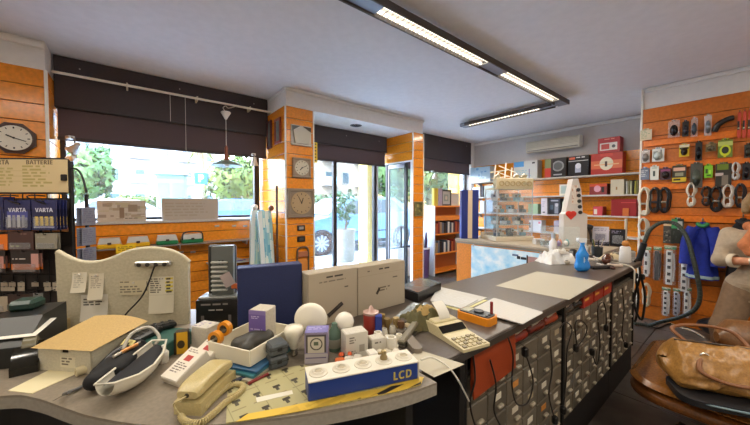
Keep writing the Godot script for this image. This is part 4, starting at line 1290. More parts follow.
func build_desk_things():
	var cream := mt("cdc3a6", 0.55, 0.0, "fine", 2.0)
	# partition board
	var po := on_y(122, 328)
	var pa := on_y(58, 331)
	var pb := on_y(188, 324)
	var pyaw := rad_to_deg(atan2(-(pb.z - pa.z), pb.x - pa.x))
	po = (pa + pb) / 2
	var top := []
	for e in curve([Vector2(55, 252), Vector2(66, 258), Vector2(80, 263), Vector2(95, 263.5), Vector2(110, 260), Vector2(125, 253.5), Vector2(140, 250), Vector2(155, 249.5), Vector2(170, 252), Vector2(181, 257), Vector2(188, 263)], 4):
		top.append([e.x, e.y])
	var lo := loc(58, 331, po, pyaw)
	var hi := loc(188, 324, po, pyaw)
	var out := top.duplicate()
	out.append([188.5, 324.0])
	out.append([59.0, 331.0])
	var o := T("desk_partition", "cream wave-topped partition board with notes pinned on it", "partition", po, pyaw)
	P(o, "board", board(out, po, pyaw, 0.02), cream)
	var tr := []
	for e in top:
		var q := loc(e[0], e[1], po, pyaw)
		tr.append(Vector3(q.x, q.y, -0.01))
	P(o, "edge_band", tb(tr, 0.0105, 8), cream)
	pinned("till_receipt", "short curled till receipt pinned to the partition's low dip", "receipt", 73, 272, 87, 292, po, pyaw, pr("rcpt1", 64, 96, "d8cfb8", [["t", 0.15, 0.1, 0.7, 0.7, "b0a894", 7]]), 0.0, 10)
	pinned("till_receipt", "longer till receipt hanging beside the short one", "receipt", 90, 273, 104, 299, po, pyaw, pr("rcpt2", 64, 112, "d6ccb4", [["t", 0.15, 0.1, 0.7, 0.5, "a89c88", 7]]), 0.0, 8)
	pinned("note_sheet", "square white note with a drawn head line below the receipts", "note", 82, 294, 108, 321, po, pyaw, pr("note1", 96, 96, "d8d2c2", [["t", 0.1, 0.15, 0.8, 0.3, "5a5448", 3]]), 0.0, 6)
	pinned("price_list", "narrow printed strip with small grey type in the partition's middle", "notice", 120, 280, 148, 295, po, pyaw, pr("plist", 192, 96, "c9bd9c", [["t", 0.02, 0.06, 0.5, 0.14, "6a6050", 1], ["t", 0.02, 0.38, 0.9, 0.55, "7a7060", 3], [0.95, 0.1, 0.03, 0.7, "3a3430"]]), 0.0, 0.5)
	pinned("hours_sheet", "white sheet with yellow highlights pinned at the partition's end", "notice", 150, 276, 174, 313, po, pyaw, pr("hours", 128, 192, "d8d0b8", [["t", 0.05, 0.05, 0.55, 0.42, "6a6254", 7], [0.66, 0.04, 0.3, 0.055, "d8c440"], [0.66, 0.15, 0.3, 0.055, "d8c440"], [0.66, 0.26, 0.3, 0.055, "d8c440"], [0.66, 0.37, 0.3, 0.055, "c8b838"], ["t", 0.7, 0.05, 0.22, 0.44, "4a4434", 5], [0.0, 0.5, 1.0, 0.008, "a89e88"]]), 0.0, 4)
	# charger bar with its lead
	var cp := loc(155, 263, po, pyaw)
	var Bp := Basis(Vector3.UP, deg_to_rad(pyaw))
	o = T("socket_strip", "small metal socket strip on the partition with a black lead", "socket", po + Bp * Vector3(cp.x, cp.y, 0.0), pyaw)
	P(o, "strip_body", bx(0.13, 0.02, 0.02, 0, 0, 0.011, 0.005), mt("a8a498", 0.3, 0.6))
	for k in 4:
		P(o, "socket", pz(0.008, 0.006, -0.045 + k * 0.03, -0.002, 0.02, 12), mt("2a2622", 0.4))
	var l0 := loc(158, 265, po, pyaw) - cp
	var l1 := loc(148, 292, po, pyaw) - cp
	var l2 := loc(133, 310, po, pyaw) - cp
	var l3 := loc(124, 326, po, pyaw) - cp
	P(o, "lead", tb(curve([Vector3(l0.x, l0.y, 0.024), Vector3(l1.x, l1.y, 0.03), Vector3(l2.x, l2.y, 0.04), Vector3(l3.x, l3.y, 0.06)], 6), 0.003, 7), mt("141210", 0.4))
	# label printer with sheet
	var b := fb(-34, 374, 26, 366, 46, 0.2)
	o = T("label_printer", "black and dark green printer with a white sheet in its slot", "printer", b.p, b.yaw)
	P(o, "printer_body", MB.new().prism(PackedVector2Array([Vector2(0.1, 0), Vector2(0.1, b.h * 0.45), Vector2(0.02, b.h * 0.95), Vector2(-0.1, b.h), Vector2(-0.1, 0)]), -b.w / 2, b.w / 2, Transform3D(Basis(Vector3.UP, -PI / 2), Vector3.ZERO)), mt("1d1f1e", 0.4))
	P(o, "cover", bx(b.w * 0.55, 0.035, 0.07, -0.02, b.h + 0.012, -0.06, 0.014), mt("16342c", 0.35))
	P(o, "sheet", MB.new().patch(func(u, v): return Vector3((u - 0.5) * 0.12 + 0.02, b.h * 0.62 + v * 0.02, 0.085 - v * 0.10), 3, 4), mt("d8d4c8", 0.6))
	b = ax(22, 378, 38, 352)
	o = T("tape_dispenser", "glossy black tape dispenser between printer and white box", "dispenser", b.p, b.yaw)
	P(o, "dispenser_body", MB.new().prism(PackedVector2Array([Vector2(-0.075, 0), Vector2(0.075, 0), Vector2(0.07, 0.03), Vector2(0.02, 0.062), Vector2(-0.04, 0.055), Vector2(-0.075, 0.02)]), -0.028, 0.028, Transform3D(Basis(Vector3.UP, PI / 2), Vector3.ZERO), true), mt("16150f", 0.12))
	P(o, "tape_roll", MB.new().cyl(0.03, 0.03, Vector3.ZERO, 20, Transform3D(Basis(Vector3.FORWARD, PI / 2), Vector3(-0.015, 0.05, -0.01))), mt("6a6450", 0.2))
	carton("small_carton", "small cream carton half hidden behind the white box", "carton", fb(42, 338, 62, 336, 14, 0.05), "b8a478")
	# white box with tilted cardboard lid
	b = fb(38.5, 369.5, 91.5, 374.5, 24, 0.15)
	o = T("white_box", "white cardboard box with a tan lid lying askew on it", "box", b.p, b.yaw)
	var cw := mt("d6ceb4", 0.6, 0.0, "fine", 3.0)
	for s in [-1, 1]:
		P(o, "box_wall", bx(0.004, b.h, b.d, s * (b.w / 2 - 0.002), b.h / 2, 0, 0.0008), cw)
	P(o, "box_wall", bx(b.w - 0.008, b.h, 0.004, 0, b.h / 2, -b.d / 2 + 0.002, 0.0008), cw)
	P(o, "box_wall", MB.new().prism(PackedVector2Array([Vector2(-b.w / 2, 0), Vector2(b.w / 2, 0), Vector2(b.w / 2, b.h), Vector2(0.015, b.h), Vector2(0.015, b.h - 0.014), Vector2(-0.01, b.h - 0.014), Vector2(-0.01, b.h), Vector2(-b.w / 2, b.h)]), b.d / 2 - 0.004, b.d / 2), cw)
	P(o, "box_floor", bx(b.w - 0.008, 0.003, b.d - 0.008, 0, 0.0015, 0, 0.0), cw)
	P(o, "box_lettering", bx(0.05, 0.03, 0.0006, 0.012, b.h * 0.42, b.d / 2 + 0.0003, 0.0), pr("wbox", 96, 56, "d6ceb4", [["t", 0.1, 0.08, 0.8, 0.84, "6a6050", 3]]))
	P(o, "box_filling", bx(b.w - 0.02, 0.02, b.d - 0.02, 0, b.h - 0.03, 0, 0.004), mt("1c1a18", 0.6))
	P(o, "lid", MB.new().patch(func(u, v): return Vector3((u - 0.5) * b.w * 1.07 + v * 0.012, 0.030 * v + 0.006 * sin(u * PI) * v - 0.012 * pow(u, 4.0) * v, (0.5 - v) * b.d * 1.15), 12, 8), mt("c4a468", 0.6, 0.0, "fine", 3.0), Vector3(0.006, b.h + 0.004, 0.004), Vector3(0, 3, 0))
	# cream slip and a small roll
	sheet("paper_slip", "long cream paper slip lying at the desk's wavy edge", "paper", [[8, 391], [32, 394], [83, 371], [52, 369]], DESK, 0.0015, mt("dacfa8", 0.6))
	var rp := on_y(83, 374)
	o = T("paper_roll", "tiny cream paper roll in front of the white box", "roll", rp + Vector3(0, 0.012, 0), 20)
	P(o, "roll", MB.new().lathe([Vector2(0.005, 0), Vector2(0.012, 0), Vector2(0.012, 0.03), Vector2(0.005, 0.03), Vector2(0.005, 0)], 16, Transform3D(Basis(Vector3.FORWARD, PI / 2), Vector3(-0.015, 0, 0)), 30), mt("cfc19a", 0.6))
	# car vacuum tray: white boat-shaped shell with black insides
	b = ax(108, 408, 158, 362)
	o = T("shaver_tray", "white boat-shaped plastic tray holding a black pouch", "tray", b.p, b.yaw)
	var hull := func(u: float, v: float) -> Vector3:
		var t := u * 2.0 - 1.0
		var wdt := 0.045 * (1.0 - 0.55 * t * t)
		var a := PI * v
		return Vector3(-cos(a) * wdt * (1.0 if v < 0.5 else 1.0), 0.045 + 0.018 * t * t - sin(a) * 0.045 * (1.0 - 0.35 * t * t), -t * 0.115)
	P(o, "shell", MB.new().patch(hull, 16, 10), mt("d8d2c0", 0.3))
	P(o, "rim", tb([hull.call(0, 0), hull.call(0.25, 0), hull.call(0.5, 0), hull.call(0.75, 0), hull.call(1, 0), hull.call(1, 1), hull.call(0.75, 1), hull.call(0.5, 1), hull.call(0.25, 1), hull.call(0, 1)], 0.003, 6, true), mt("e0dac8", 0.3))
	P(o, "lining", MB.new().patch(func(u, v): return Vector3((v - 0.5) * 0.07 * (1.0 - 0.5 * pow(u * 2 - 1, 2)), 0.035 + 0.012 * sin(v * PI) + 0.01 * pow(u * 2 - 1, 2), -(u * 2 - 1) * 0.1), 10, 6, true), mt("15161c", 0.7))
	b = ax(92, 402, 140, 352)
	o = T("cable_pouch", "crumpled black pouch with leads spilling over the white tray", "pouch", b.p + Vector3(0, 0.006, 0), b.yaw)
	var mb := MB.new()
	blob([[Vector3(-0.02, 0.02, 0.08), Vector3(-0.01, 0.03, -0.06), 0.022, 0.026, 0.03], [Vector3(0.02, 0.03, 0.05), Vector3(0.02, 0.035, -0.07), 0.02, 0.022, 0.03], [Vector3(-0.045, 0.012, 0.02), Vector3(-0.03, 0.02, -0.05), 0.014, 0.018, 0.02]], 0.006, mb)
	P(o, "pouch_body", mb, mt("14151a", 0.75, 0.0, "speck", 6.0))
	P(o, "grey_lead", tb(curve([Vector3(-0.05, 0.02, 0.12), Vector3(-0.075, 0.004, 0.09), Vector3(-0.05, 0.003, 0.05), Vector3(-0.02, 0.05, 0.0), Vector3(0.01, 0.06, -0.05)], 6), 0.004, 7), mt("5c5c5c", 0.4))
	P(o, "silver_plug", tb([Vector3(0.0, 0.056, 0.03), Vector3(0.035, 0.062, -0.04)], [0.005, 0.003], 8), mt("c8c0b0", 0.25, 0.7))
	P(o, "brass_plug", tb([Vector3(0.01, 0.058, 0.01), Vector3(0.035, 0.062, -0.025)], [0.006, 0.005], 8), mt("c08850", 0.3, 0.6))
	P(o, "clear_hose", tb(curve([Vector3(0.0, 0.05, -0.02), Vector3(0.01, 0.085, -0.05), Vector3(0.045, 0.09, -0.08), Vector3(0.075, 0.06, -0.07), Vector3(0.07, 0.045, -0.05)], 6), 0.005, 8), mt("b4b0a4", 0.25))
	b = fb(112, 370, 120, 372, 16, 0.004)
	one("yellow_tag", "slanting pale yellow price card behind the black pouch", "tag", bx(0.045, 0.05, 0.002, 0, 0.03, 0, 0.0), pr("ycard", 48, 56, "e4d68c", [["t", 0.2, 0.3, 0.6, 0.4, "7a6a30", 3]]), b.p + Vector3(0, 0.035, 0), b.yaw).rotation_degrees.x = -45
	# teal box and remotes
	b = fb(125, 357, 163, 361, 15, 0.13)
	carton("teal_box", "flat teal plastic case under two black handsets", "case", b, "2f5c52")
	var ty: float = DESK + b.h
	for e in [[128, 346, 158, 331, 0.046, "black remote handset lying across the teal case", 0.0], [146, 333, 176, 326, 0.04, "second black handset pushed against the partition", 0.0]]:
		var q := ax(e[0], e[1], e[2], e[3], ty)
		var h := T("remote_handset", e[5], "remote", Vector3(q.p.x, ty + 0.001, q.p.z), q.yaw)
		P(h, "handset_body", bx(e[4], 0.02, q.len, 0, 0.01, 0, 0.006), mt("1b1a19", 0.35))
		for k in 8:
			P(h, "key", bx(0.009, 0.003, 0.009, -0.011 + (k % 2) * 0.022, 0.021, -q.len * 0.3 + (k / 2) * 0.022, 0.001), mt("3a3a3a", 0.4))
	var bp := on_y(164, 362)
	o = T("white_bottle", "small white plastic bottle beside the teal case", "bottle", bp)
	P(o, "bottle_body", MB.new().lathe([Vector2(0, 0), Vector2(0.012, 0), Vector2(0.013, 0.004), Vector2(0.013, 0.03), Vector2(0.006, 0.038), Vector2(0, 0.038)], 16), mt("dcd8cc", 0.3))
	P(o, "cap", cy(0.006, 0.015, 0, 0.038, 0, 12), mt("e8e4da", 0.3))
	carton("yellow_box", "small yellow and black box against the partition's end", "carton", fb(174, 355, 188, 353, 22, 0.03), "3a3020", pr("ybox", 48, 72, "d8a41c", [["c", 0.5, 0.55, 0.28, "3a2c10"], [0, 0, 0.2, 1, "2a2418"]]))
	var lab := pr("redlab", 96, 128, "dcd4c4", [[0.3, 0.25, 0.4, 0.18, "b03a34"], ["t", 0.15, 0.5, 0.7, 0.35, "6a5c54", 5], ["t", 0.1, 0.06, 0.8, 0.12, "8a7c70", 2]])
	for e in [[163, 382, 179, 388, 0.10, "white box with a red emblem, nearer the partition"], [186, 368, 202, 374, 0.09, "white box with a red emblem, propped by the telephone"]]:
		b = fb(e[0], e[1], e[2], e[3], 12, e[4])
		o = T("emblem_box", e[5], "box", b.p + Vector3(0, 0.014, 0), b.yaw, "white boxes with red emblems")
		P(o, "carton_body", bx(b.w, 0.03, b.d, 0, 0.015, 0, 0.003), mt("d8d0c0", 0.5), Vector3.ZERO, Vector3(26, 0, 0))
		P(o, "top_print", bx(b.w * 0.96, 0.0008, b.d * 0.96, 0, 0.0306, 0, 0.0), lab, Vector3.ZERO, Vector3(26, 0, 0))
	carton("small_carton", "small white carton with violet print before the black box", "carton", fb(191, 350, 207, 353, 24, 0.055), "d4ccba", null, pr("vtop", 64, 64, "cfc8b8", [["s", 0.1, 0.1, 0.8, 0.8, ["9c90a8", "b4a8b0", "8478a0"], 8]]), null)
	# black box, grey tower
	b = fb(196, 331, 238, 329, 30, 0.09)
	carton("black_box", "black carton with faint silver print below the grey tower", "carton", b, "171513", pr("bbox", 160, 120, "171513", [["t", 0.12, 0.1, 0.8, 0.12, "8a8078", 1], ["t", 0.3, 0.3, 0.4, 0.08, "a8a098", 1], [0.12, 0.5, 0.08, 0.5, "6a6460"], [0.78, 0.5, 0.08, 0.5, "6a6460"], ["s", 0.25, 0.5, 0.5, 0.4, ["3a3834", "2a2826", "4a4844"], 14]], 0.35), mt("4a4844", 0.4))
	var ty2: float = DESK + b.h
	o = T("grey_tower", "tall dark tower with silver ridges and a tag, on the black box", "display", Vector3(b.p.x, ty2 + 0.001, b.p.z), b.yaw)
	var tm: float = 75.0 * mpp(b.p) - b.h + 0.02
	P(o, "tower_back", bx(0.105, tm, 0.02, 0, tm / 2, -0.02, 0.006), mt("2c2e2e", 0.35))
	P(o, "tower_front", MB.new().prism(PackedVector2Array([Vector2(-0.03, 0), Vector2(0.05, 0), Vector2(0.05, tm), Vector2(-0.03, tm * 0.98)]), -0.012, 0.012), mt("6c706c", 0.3, 0.4))
	for k in 7:
		P(o, "ridge", bx(0.06, 0.008, 0.022, 0.0, 0.03 + k * 0.018, 0.012, 0.003), mt("b8b8b0", 0.3, 0.4))
	for x in [0.0, 0.012]:
		P(o, "slot", bx(0.006, 0.016, 0.004, x, tm * 0.68, 0.013, 0.001), mt("121212", 0.4))
	P(o, "base_plate", bx(0.14, 0.01, 0.08, 0, 0.005, 0, 0.003), mt("8a8c88", 0.3, 0.4))
	P(o, "hang_tag", bx(0.04, 0.052, 0.001, 0, 0, 0, 0.0), mt("b8a8a4", 0.5), Vector3(0.035, tm * 0.36, 0.03), Vector3(0, 0, 28))
	P(o, "tag_clip", bx(0.03, 0.02, 0.01, 0.06, tm * 0.22, 0.02, 0.003), mt("d86a28", 0.4))
	# navy board box
	var na := on_y(237, 333)
	var nb := on_y(302, 330)
	var nyaw := -14.0
	var no := Vector3((na.x + nb.x) / 2, DESK, (na.z + nb.z) / 2)
	var q0 := loc(237, 269, no, nyaw)
	var q1 := loc(302, 263, no, nyaw)
	o = carton("navy_box", "tall plain navy blue box standing on its edge behind the goods", "box", {"p": no + Basis(Vector3.UP, deg_to_rad(nyaw)) * Vector3((q0.x + q1.x) / 2, 0, -0.03), "yaw": nyaw, "w": q1.x - q0.x, "h": (q0.y + q1.y) / 2, "d": 0.06}, "1c2a5c")
	# grey product boxes, square to the counter
	var gz := -1.06
	var gp := [[308, 357.5, 333, 271, "left"], [357.5, 405, 326, 264, "right"]]
	var g1 := pr("gbox1", 256, 288, "b3a690", [["t", 0.34, 0.08, 0.5, 0.06, "3a342c", 1], ["t", 0.2, 0.17, 0.7, 0.045, "7a7060", 1], ["t", 0.72, 0.33, 0.12, 0.05, "5a5248", 1], ["t", 0.6, 0.86, 0.3, 0.05, "8a8070", 2]], 0.4)
	var g2 := pr("gbox2", 256, 288, "b3a690", [["t", 0.18, 0.1, 0.12, 0.05, "6a6254", 1], ["t", 0.42, 0.08, 0.35, 0.06, "3a342c", 1], [0.0, 0.2, 1.0, 0.006, "8f846f"], ["t", 0.72, 0.32, 0.14, 0.05, "5a5248", 1], ["t", 0.4, 0.5, 0.28, 0.12, "6a6050", 2]], 0.4)
	for e in gp:
		var a := on_z(e[0], 300, gz)
		var c := on_z(e[1], 300, gz)
		var hh := on_z((e[0] + e[1]) / 2, (e[3]), gz).y - DESK
		var bb := {"p": Vector3((a.x + c.x) / 2, DESK, gz - 0.04), "yaw": 0.0, "w": c.x - a.x - 0.003, "h": hh, "d": 0.08}
		var w := carton("product_box", "grey product carton picturing a black handle, beside the navy box" if e[4] == "left" else "grey product carton with a small black device pictured, beside the black case", "carton", bb, "b3a690", g1 if e[4] == "left" else g2, null, null, "grey product cartons")
		var dk := mt("2a2018", 0.35)
		if e[4] == "left":
			var h0 := on_z(328, 316, gz) - Vector3(bb.p.x, DESK, gz)
			var h1 := on_z(342, 303, gz) - Vector3(bb.p.x, DESK, gz)
			P(w, "picture", tb([Vector3(h0.x, h0.y, 0.0405), Vector3(h1.x, h1.y, 0.0405)], 0.0085, 8), dk)
		else:
			var h0 := on_z(378, 291, gz) - Vector3(bb.p.x, DESK, gz)
			P(w, "picture", bx(0.012, 0.03, 0.002, 0, 0, 0, 0.004), dk, Vector3(h0.x, h0.y, 0.041), Vector3(0, 0, -35))
	# white tray on the stack of magazines
	var stack := [["2c5a80", "blue covered magazine, topmost under the white tray"], ["3c7a84", "teal covered magazine in the middle of the stack"], ["b8b09c", "cream covered magazine at the bottom of the stack"]]
	b = fb(211, 372, 251, 383, 10, 0.2)
	for k in 3:
		one("magazine", stack[2 - k][1], "magazine", bx(b.w * (1.0 - 0.03 * k), 0.008, b.d * (1.05 - 0.04 * k), 0, 0.004, 0, 0.001), mt(stack[2 - k][0], 0.3), b.p + Vector3(0.004 * k, k * 0.0085, 0), b.yaw + k * 2.0, "magazines under the white tray")
	var y2 := DESK + 0.027
	b = fb(209, 356, 250, 367, 20, 0.19, y2)
	o = T("white_tray", "open white cardboard tray full of small goods", "tray", Vector3(b.p.x, y2, b.p.z), b.yaw)
	var th := 0.045
	for s in [-1, 1]:
		P(o, "tray_wall", bx(0.005, th, b.d, s * b.w / 2, th / 2, 0, 0.001), mt("dcd4be", 0.5))
		P(o, "tray_wall", bx(b.w, th, 0.005, 0, th / 2, s * b.d / 2, 0.001), mt("dcd4be", 0.5))
	P(o, "tray_floor", bx(b.w, 0.003, b.d, 0, 0.0015, 0, 0.0), mt("d4ccb6", 0.5))
	var tB := Basis(Vector3.UP, deg_to_rad(b.yaw))
	var tp: Vector3 = o.position
	o = T("grey_wallet", "slumped dark grey wallet lying in the white tray", "wallet", tp + tB * Vector3(0.01, 0.004, 0.02), b.yaw)
	mb = MB.new()
	blob([[Vector3(-0.02, 0.025, 0.03), Vector3(0.03, 0.03, -0.03), 0.022, 0.026, 0.02], [Vector3(0.02, 0.025, 0.04), Vector3(-0.02, 0.026, -0.04), 0.02, 0.022, 0.02]], 0.006, mb)
	P(o, "wallet_body", mb, mt("4c4a44", 0.5, 0.0, "speck", 5.0))
	for e in [[216, 332, 0.0, "orange adhesive tape roll leaning at the tray's corner"], [225, 322, 0.02, "orange adhesive tape roll standing above the other one"]]:
		var pr0 := on_y(e[0], e[1] + 12, y2 + 0.03 + e[2])
		o = T("tape_roll", e[3], "tape", pr0 + Vector3(0, 0.018, 0), -50, "orange tape rolls")
		P(o, "tape", MB.new().lathe([Vector2(0.012, -0.008), Vector2(0.022, -0.008), Vector2(0.022, 0.008), Vector2(0.012, 0.008), Vector2(0.012, -0.008)], 20, Transform3D(Basis(Vector3.RIGHT, PI / 2), Vector3.ZERO), 20), mt("d88a18", 0.35))
		P(o, "core", MB.new().lathe([Vector2(0.010, -0.0085), Vector2(0.0125, -0.0085), Vector2(0.0125, 0.0085), Vector2(0.010, 0.0085), Vector2(0.010, -0.0085)], 20, Transform3D(Basis(Vector3.RIGHT, PI / 2), Vector3.ZERO), 20), mt("5a4a30", 0.6))
	b = fb(249, 346, 266, 348, 37, 0.06, y2 + 0.004)
	carton("purple_box", "purple-fronted white carton standing in the white tray", "carton", b, "cfc6b4", pr("pbox", 80, 128, "6e5aa0", [[0, 0, 1, 0.12, "8474b0"], ["t", 0.1, 0.5, 0.8, 0.08, "b8a8d8", 1], ["t", 0.15, 0.16, 0.5, 0.1, "cfc4e4", 2]], 0.35))
	# grey small cases
	for k in 2:
		b = fb(270, 372 - k * 0.0, 289, 366 - k * 0.0, 11, 0.055, DESK + 0.0)
		o = T("grey_case", "dark grey plastic case, %s of the pair by the bulb" % ["lower", "upper"][k], "case", b.p + Vector3(0, k * 0.037, 0), b.yaw + k * 3, "grey plastic cases")
		P(o, "case_shell", bx(b.w, 0.034, b.d, 0, 0.018, 0, 0.006), mt("4e5356", 0.35))
		P(o, "case_seam", bx(b.w + 0.001, 0.002, b.d + 0.001, 0, 0.02, 0, 0.0), mt("26282a", 0.5))
		P(o, "case_latch", bx(0.014, 0.01, 0.004, 0, 0.02, b.d / 2 + 0.001, 0.001), mt("1a1a1a", 0.4))
	# pens in front of the stack
	for e in [[236, 383, 262, 374, "1a2440", "dark blue ballpoint pen before the magazines"], [248, 386, 268, 376, "7a2420", "red-tipped ballpoint pen before the magazines"], [228, 386, 246, 378, "1c1a18", "black marker pen before the magazines"]]:
		var a := on_y(e[0], e[1])
		var c := on_y(e[2], e[3])
		var m0 := (a + c) / 2
		o = T("pen", e[5], "pen", Vector3(m0.x, DESK + 0.006, m0.z))
		P(o, "barrel", tb([a - m0, c - m0], 0.0045, 8), mt(e[4], 0.35))
		P(o, "pen_tip", tb([c - m0, (c - m0) * 1.16], [0.0042, 0.001], 8), mt("c8c4bc", 0.3, 0.6))
	build_phone()
	build_lamp_box()
	build_bulbs()

func build_phone():
	var beige := mt("cdbb84", 0.33, 0.0, "fine", 4.0)
	var q := ax(192, 411, 221, 383)
	var o := T("desk_telephone", "beige corded trimline telephone with handset on its cradle", "telephone", q.p, q.yaw)
	var L: float = q.len + 0.03
	var side := func(y0: float, y1: float, taper: float) -> PackedVector2Array:
		return PackedVector2Array([Vector2(-L / 2, y0), Vector2(L / 2, y0), Vector2(L / 2, y1 * taper), Vector2(L * 0.3, y1), Vector2(-L * 0.3, y1 * 1.02), Vector2(-L / 2, y1 * taper)])
	var rot := Transform3D(Basis(Vector3.UP, PI / 2), Vector3.ZERO)
	P(o, "cradle", MB.new().prism(side.call(0.0, 0.032, 0.9), -0.033, 0.033, rot, true), beige)
	# handset: rounded loft
	var hs := func(u: float, v: float) -> Vector3:
		var t := u * 2.0 - 1.0
		var e := pow(absf(t), 6.0)
		var w := 0.031 * (1.0 - 0.2 * e) * (1.0 - 0.12 * cos(t * PI * 0.5))
		var h := 0.026 * (1.0 - 0.35 * e) + 0.006 * cos(t * PI * 0.5)
		var a := TAU * v
		var cx := signf(cos(a)) * pow(absf(cos(a)), 0.45)
		var sy := signf(sin(a)) * pow(absf(sin(a)), 0.45)
		return Vector3(cx * w, 0.038 + h * 0.5 + sy * h * 0.5, -t * L * 0.5)
	var mb := MB.new().patch(hs, 20, 28, true)
	for e in [0.0, 1.0]:
		var ring := []
		for k in 28:
			ring.append(hs.call(e, k / 28.0))
		var cc := Vector3(0, 0.047, ring[0].z)
		for k in 28:
			mb.ft(cc, ring[k], ring[(k + 1) % 28], Vector3(0, 0, 1.0 if e == 0.0 else -1.0))
	P(o, "handset", mb, beige)
	P(o, "cord_socket", pz(0.005, 0.006, 0.0, 0.046, L * 0.5 - 0.003, 10), mt("3a3020", 0.5))
	# coiled cord: helix on a sweeping path on the desk
	var path := []
	for e in [[181, 416], [186, 422], [200, 423], [214, 413], [226, 402], [238, 394], [243, 387], [236, 384], [226, 388], [214, 398], [204, 408]]:
		path.append(on_y(e[0], e[1], DESK + 0.008))
	path = curve(path, 12)
	var base: Vector3 = o.position
	var Bi := Basis(Vector3.UP, o.rotation.y).inverse()
	var hel := []
	var acc := 0.0
	for i in path.size() - 1:
		for j in 8:
			var t := j / 8.0
			var pp: Vector3 = path[i].lerp(path[i + 1], t)
			var dd: Vector3 = (path[i + 1] - path[i])
			acc += dd.length() / 8.0
			var s := dd.normalized().cross(Vector3.UP)
			var a := acc / 0.0048 * TAU
			hel.append(Bi * (pp + s * cos(a) * 0.006 + Vector3.UP * sin(a) * 0.006 - base))
	P(o, "coil_cord", tb(hel, 0.0019, 5), beige)
	var c0: Vector3 = Bi * (path[0] - base)
	P(o, "straight_lead", tb(curve([Vector3(0.0, 0.046, L * 0.5 + 0.003), Vector3(-0.012, 0.042, L * 0.5 + 0.02), Vector3(-0.02, 0.03, L * 0.5 + 0.015), c0], 5), 0.0019, 6), beige)

func build_lamp_box():
	# flyer under it
	var icons := [[0, 0.86, 1, 0.14, "d8b440"]]
	for i in 9:
		for j in 4:
			icons.append([0.06 + i * 0.105, 0.12 + j * 0.19, 0.04, 0.035, "3a3428"])
			icons.append([0.04 + i * 0.105, 0.23 + j * 0.19, 0.07, 0.012, "8a8058"])
			icons.append([0.068 + i * 0.105, 0.145 + j * 0.19, 0.018, 0.05, "4a4434"])
	for k in 6:
		icons.append([0.03 + k * 0.17, 0.05, 0.004, 0.8, "8a8458"])
	var o: Node3D = sheet("product_mat", "greenish product mat with rows of plug drawings and a yellow margin", "mat", [[228, 381], [300, 366], [424, 378], [421, 385], [400, 392], [330, 406.5], [262, 419], [226, 424]], DESK, 0.003, pr("mat", 512, 256, "aca478", icons, 0.4))
	sheet("torn_flyer", "yellow torn flyer strip along the front of the product mat", "flyer", [[248, 414], [275, 409], [330, 398], [421, 381], [421, 384.5], [400, 391], [352, 400.5], [330, 405], [300, 411.5], [262, 418], [236, 422]], DESK + 0.003, 0.001, pr("flyer", 256, 64, "d8b440", [["s", 0, 0.6, 1, 0.5, ["4a3a20", "2a2418", "b89030"], 22], ["s", 0, 0, 1, 0.6, ["c8a438", "e0c050"], 20]], 0.45))
	sheet("price_strip", "white paper strip lying across the product mat", "paper", [[256, 398], [292, 390.5], [293, 394], [257, 402.5]], DESK + 0.003, 0.001, mt("d8d2c0", 0.6))
	var a := on_y(308.3, 402.5, DESK + 0.003)
	var b := on_y(418, 379, DESK + 0.003)
	var d := b - a
	var yaw := rad_to_deg(atan2(-d.z, d.x))
	var dep := 0.062
	var B := Basis(Vector3.UP, deg_to_rad(yaw))
	var c := (a + b) / 2 + B * Vector3(0, 0, -dep / 2)
	var W := d.length()
	var H := 0.047
	o = T("lamp_tester", "long blue box with a white socket panel on top and gilt lettering", "lamp tester", Vector3(c.x, DESK + 0.003, c.z), yaw)
	P(o, "box_body", bx(W, H, dep, 0, H / 2, 0, 0.0025), mt("1c3a84", 0.35))
	P(o, "top_panel", bx(W, 0.004, dep + 0.012, 0, H + 0.002, -0.002, 0.001), mt("ded8c8", 0.4))
	P(o, "end_panel", bx(0.004, H, dep, W / 2 + 0.002, H / 2, 0, 0.001), mt("cdc6b4", 0.4))
	for k in 5:
		var x := -W / 2 + W * (k + 0.5) / 5.0
		var r := P(o, "lamp_socket", MB.new().lathe([Vector2(0.008, 0.0), Vector2(0.011, 0.006), Vector2(0.014, 0.006), Vector2(0.016, 0.003), Vector2(0.023, 0.002), Vector2(0.024, 0.0)], 24), mt("d0c9b6", 0.35), Vector3(x, H + 0.004, 0))
		if k == 3:
			P(r, "brass_adapter", MB.new().lathe([Vector2(0, 0.004), Vector2(0.009, 0.004), Vector2(0.010, 0.012), Vector2(0.007, 0.016), Vector2(0.008, 0.028), Vector2(0.004, 0.03), Vector2(0, 0.03)], 16), mt("a8956a", 0.3, 0.7))
			P(r, "adapter_pin", bx(0.012, 0.006, 0.006, -0.01, 0.022, 0, 0.001), mt("a8956a", 0.3, 0.7))
		else:
			P(r, "socket_well", cy(0.0085, 0.003, 0, 0.0005, 0, 16), mt("b0a48c", 0.5))
	text(o, "gilt_letters", "LCD", 0.030, mt("c9b860", 0.35, 0.3), Vector3(W * 0.34, H * 0.45, dep / 2 + 0.0008), Vector3.ZERO, 0.0012)
	# white lead running over the counter edge
	var pts := []
	for e in [[421, 360, DESK + 0.05], [432, 357.5, DESK + 0.03], [447, 366, DESK + 0.006], [458, 380, DESK - 0.03], [469, 401, 0.78]]:
		pts.append(on_y(e[0], e[1], e[2]))
	var o2 := Vector3(c.x, DESK + 0.003, c.z)
	var wl := []
	for p in curve(pts, 6):
		wl.append(B.inverse() * (p - o2))
	P(o, "white_lead", tb(wl, 0.0028, 7), mt("d8d4c8", 0.4))

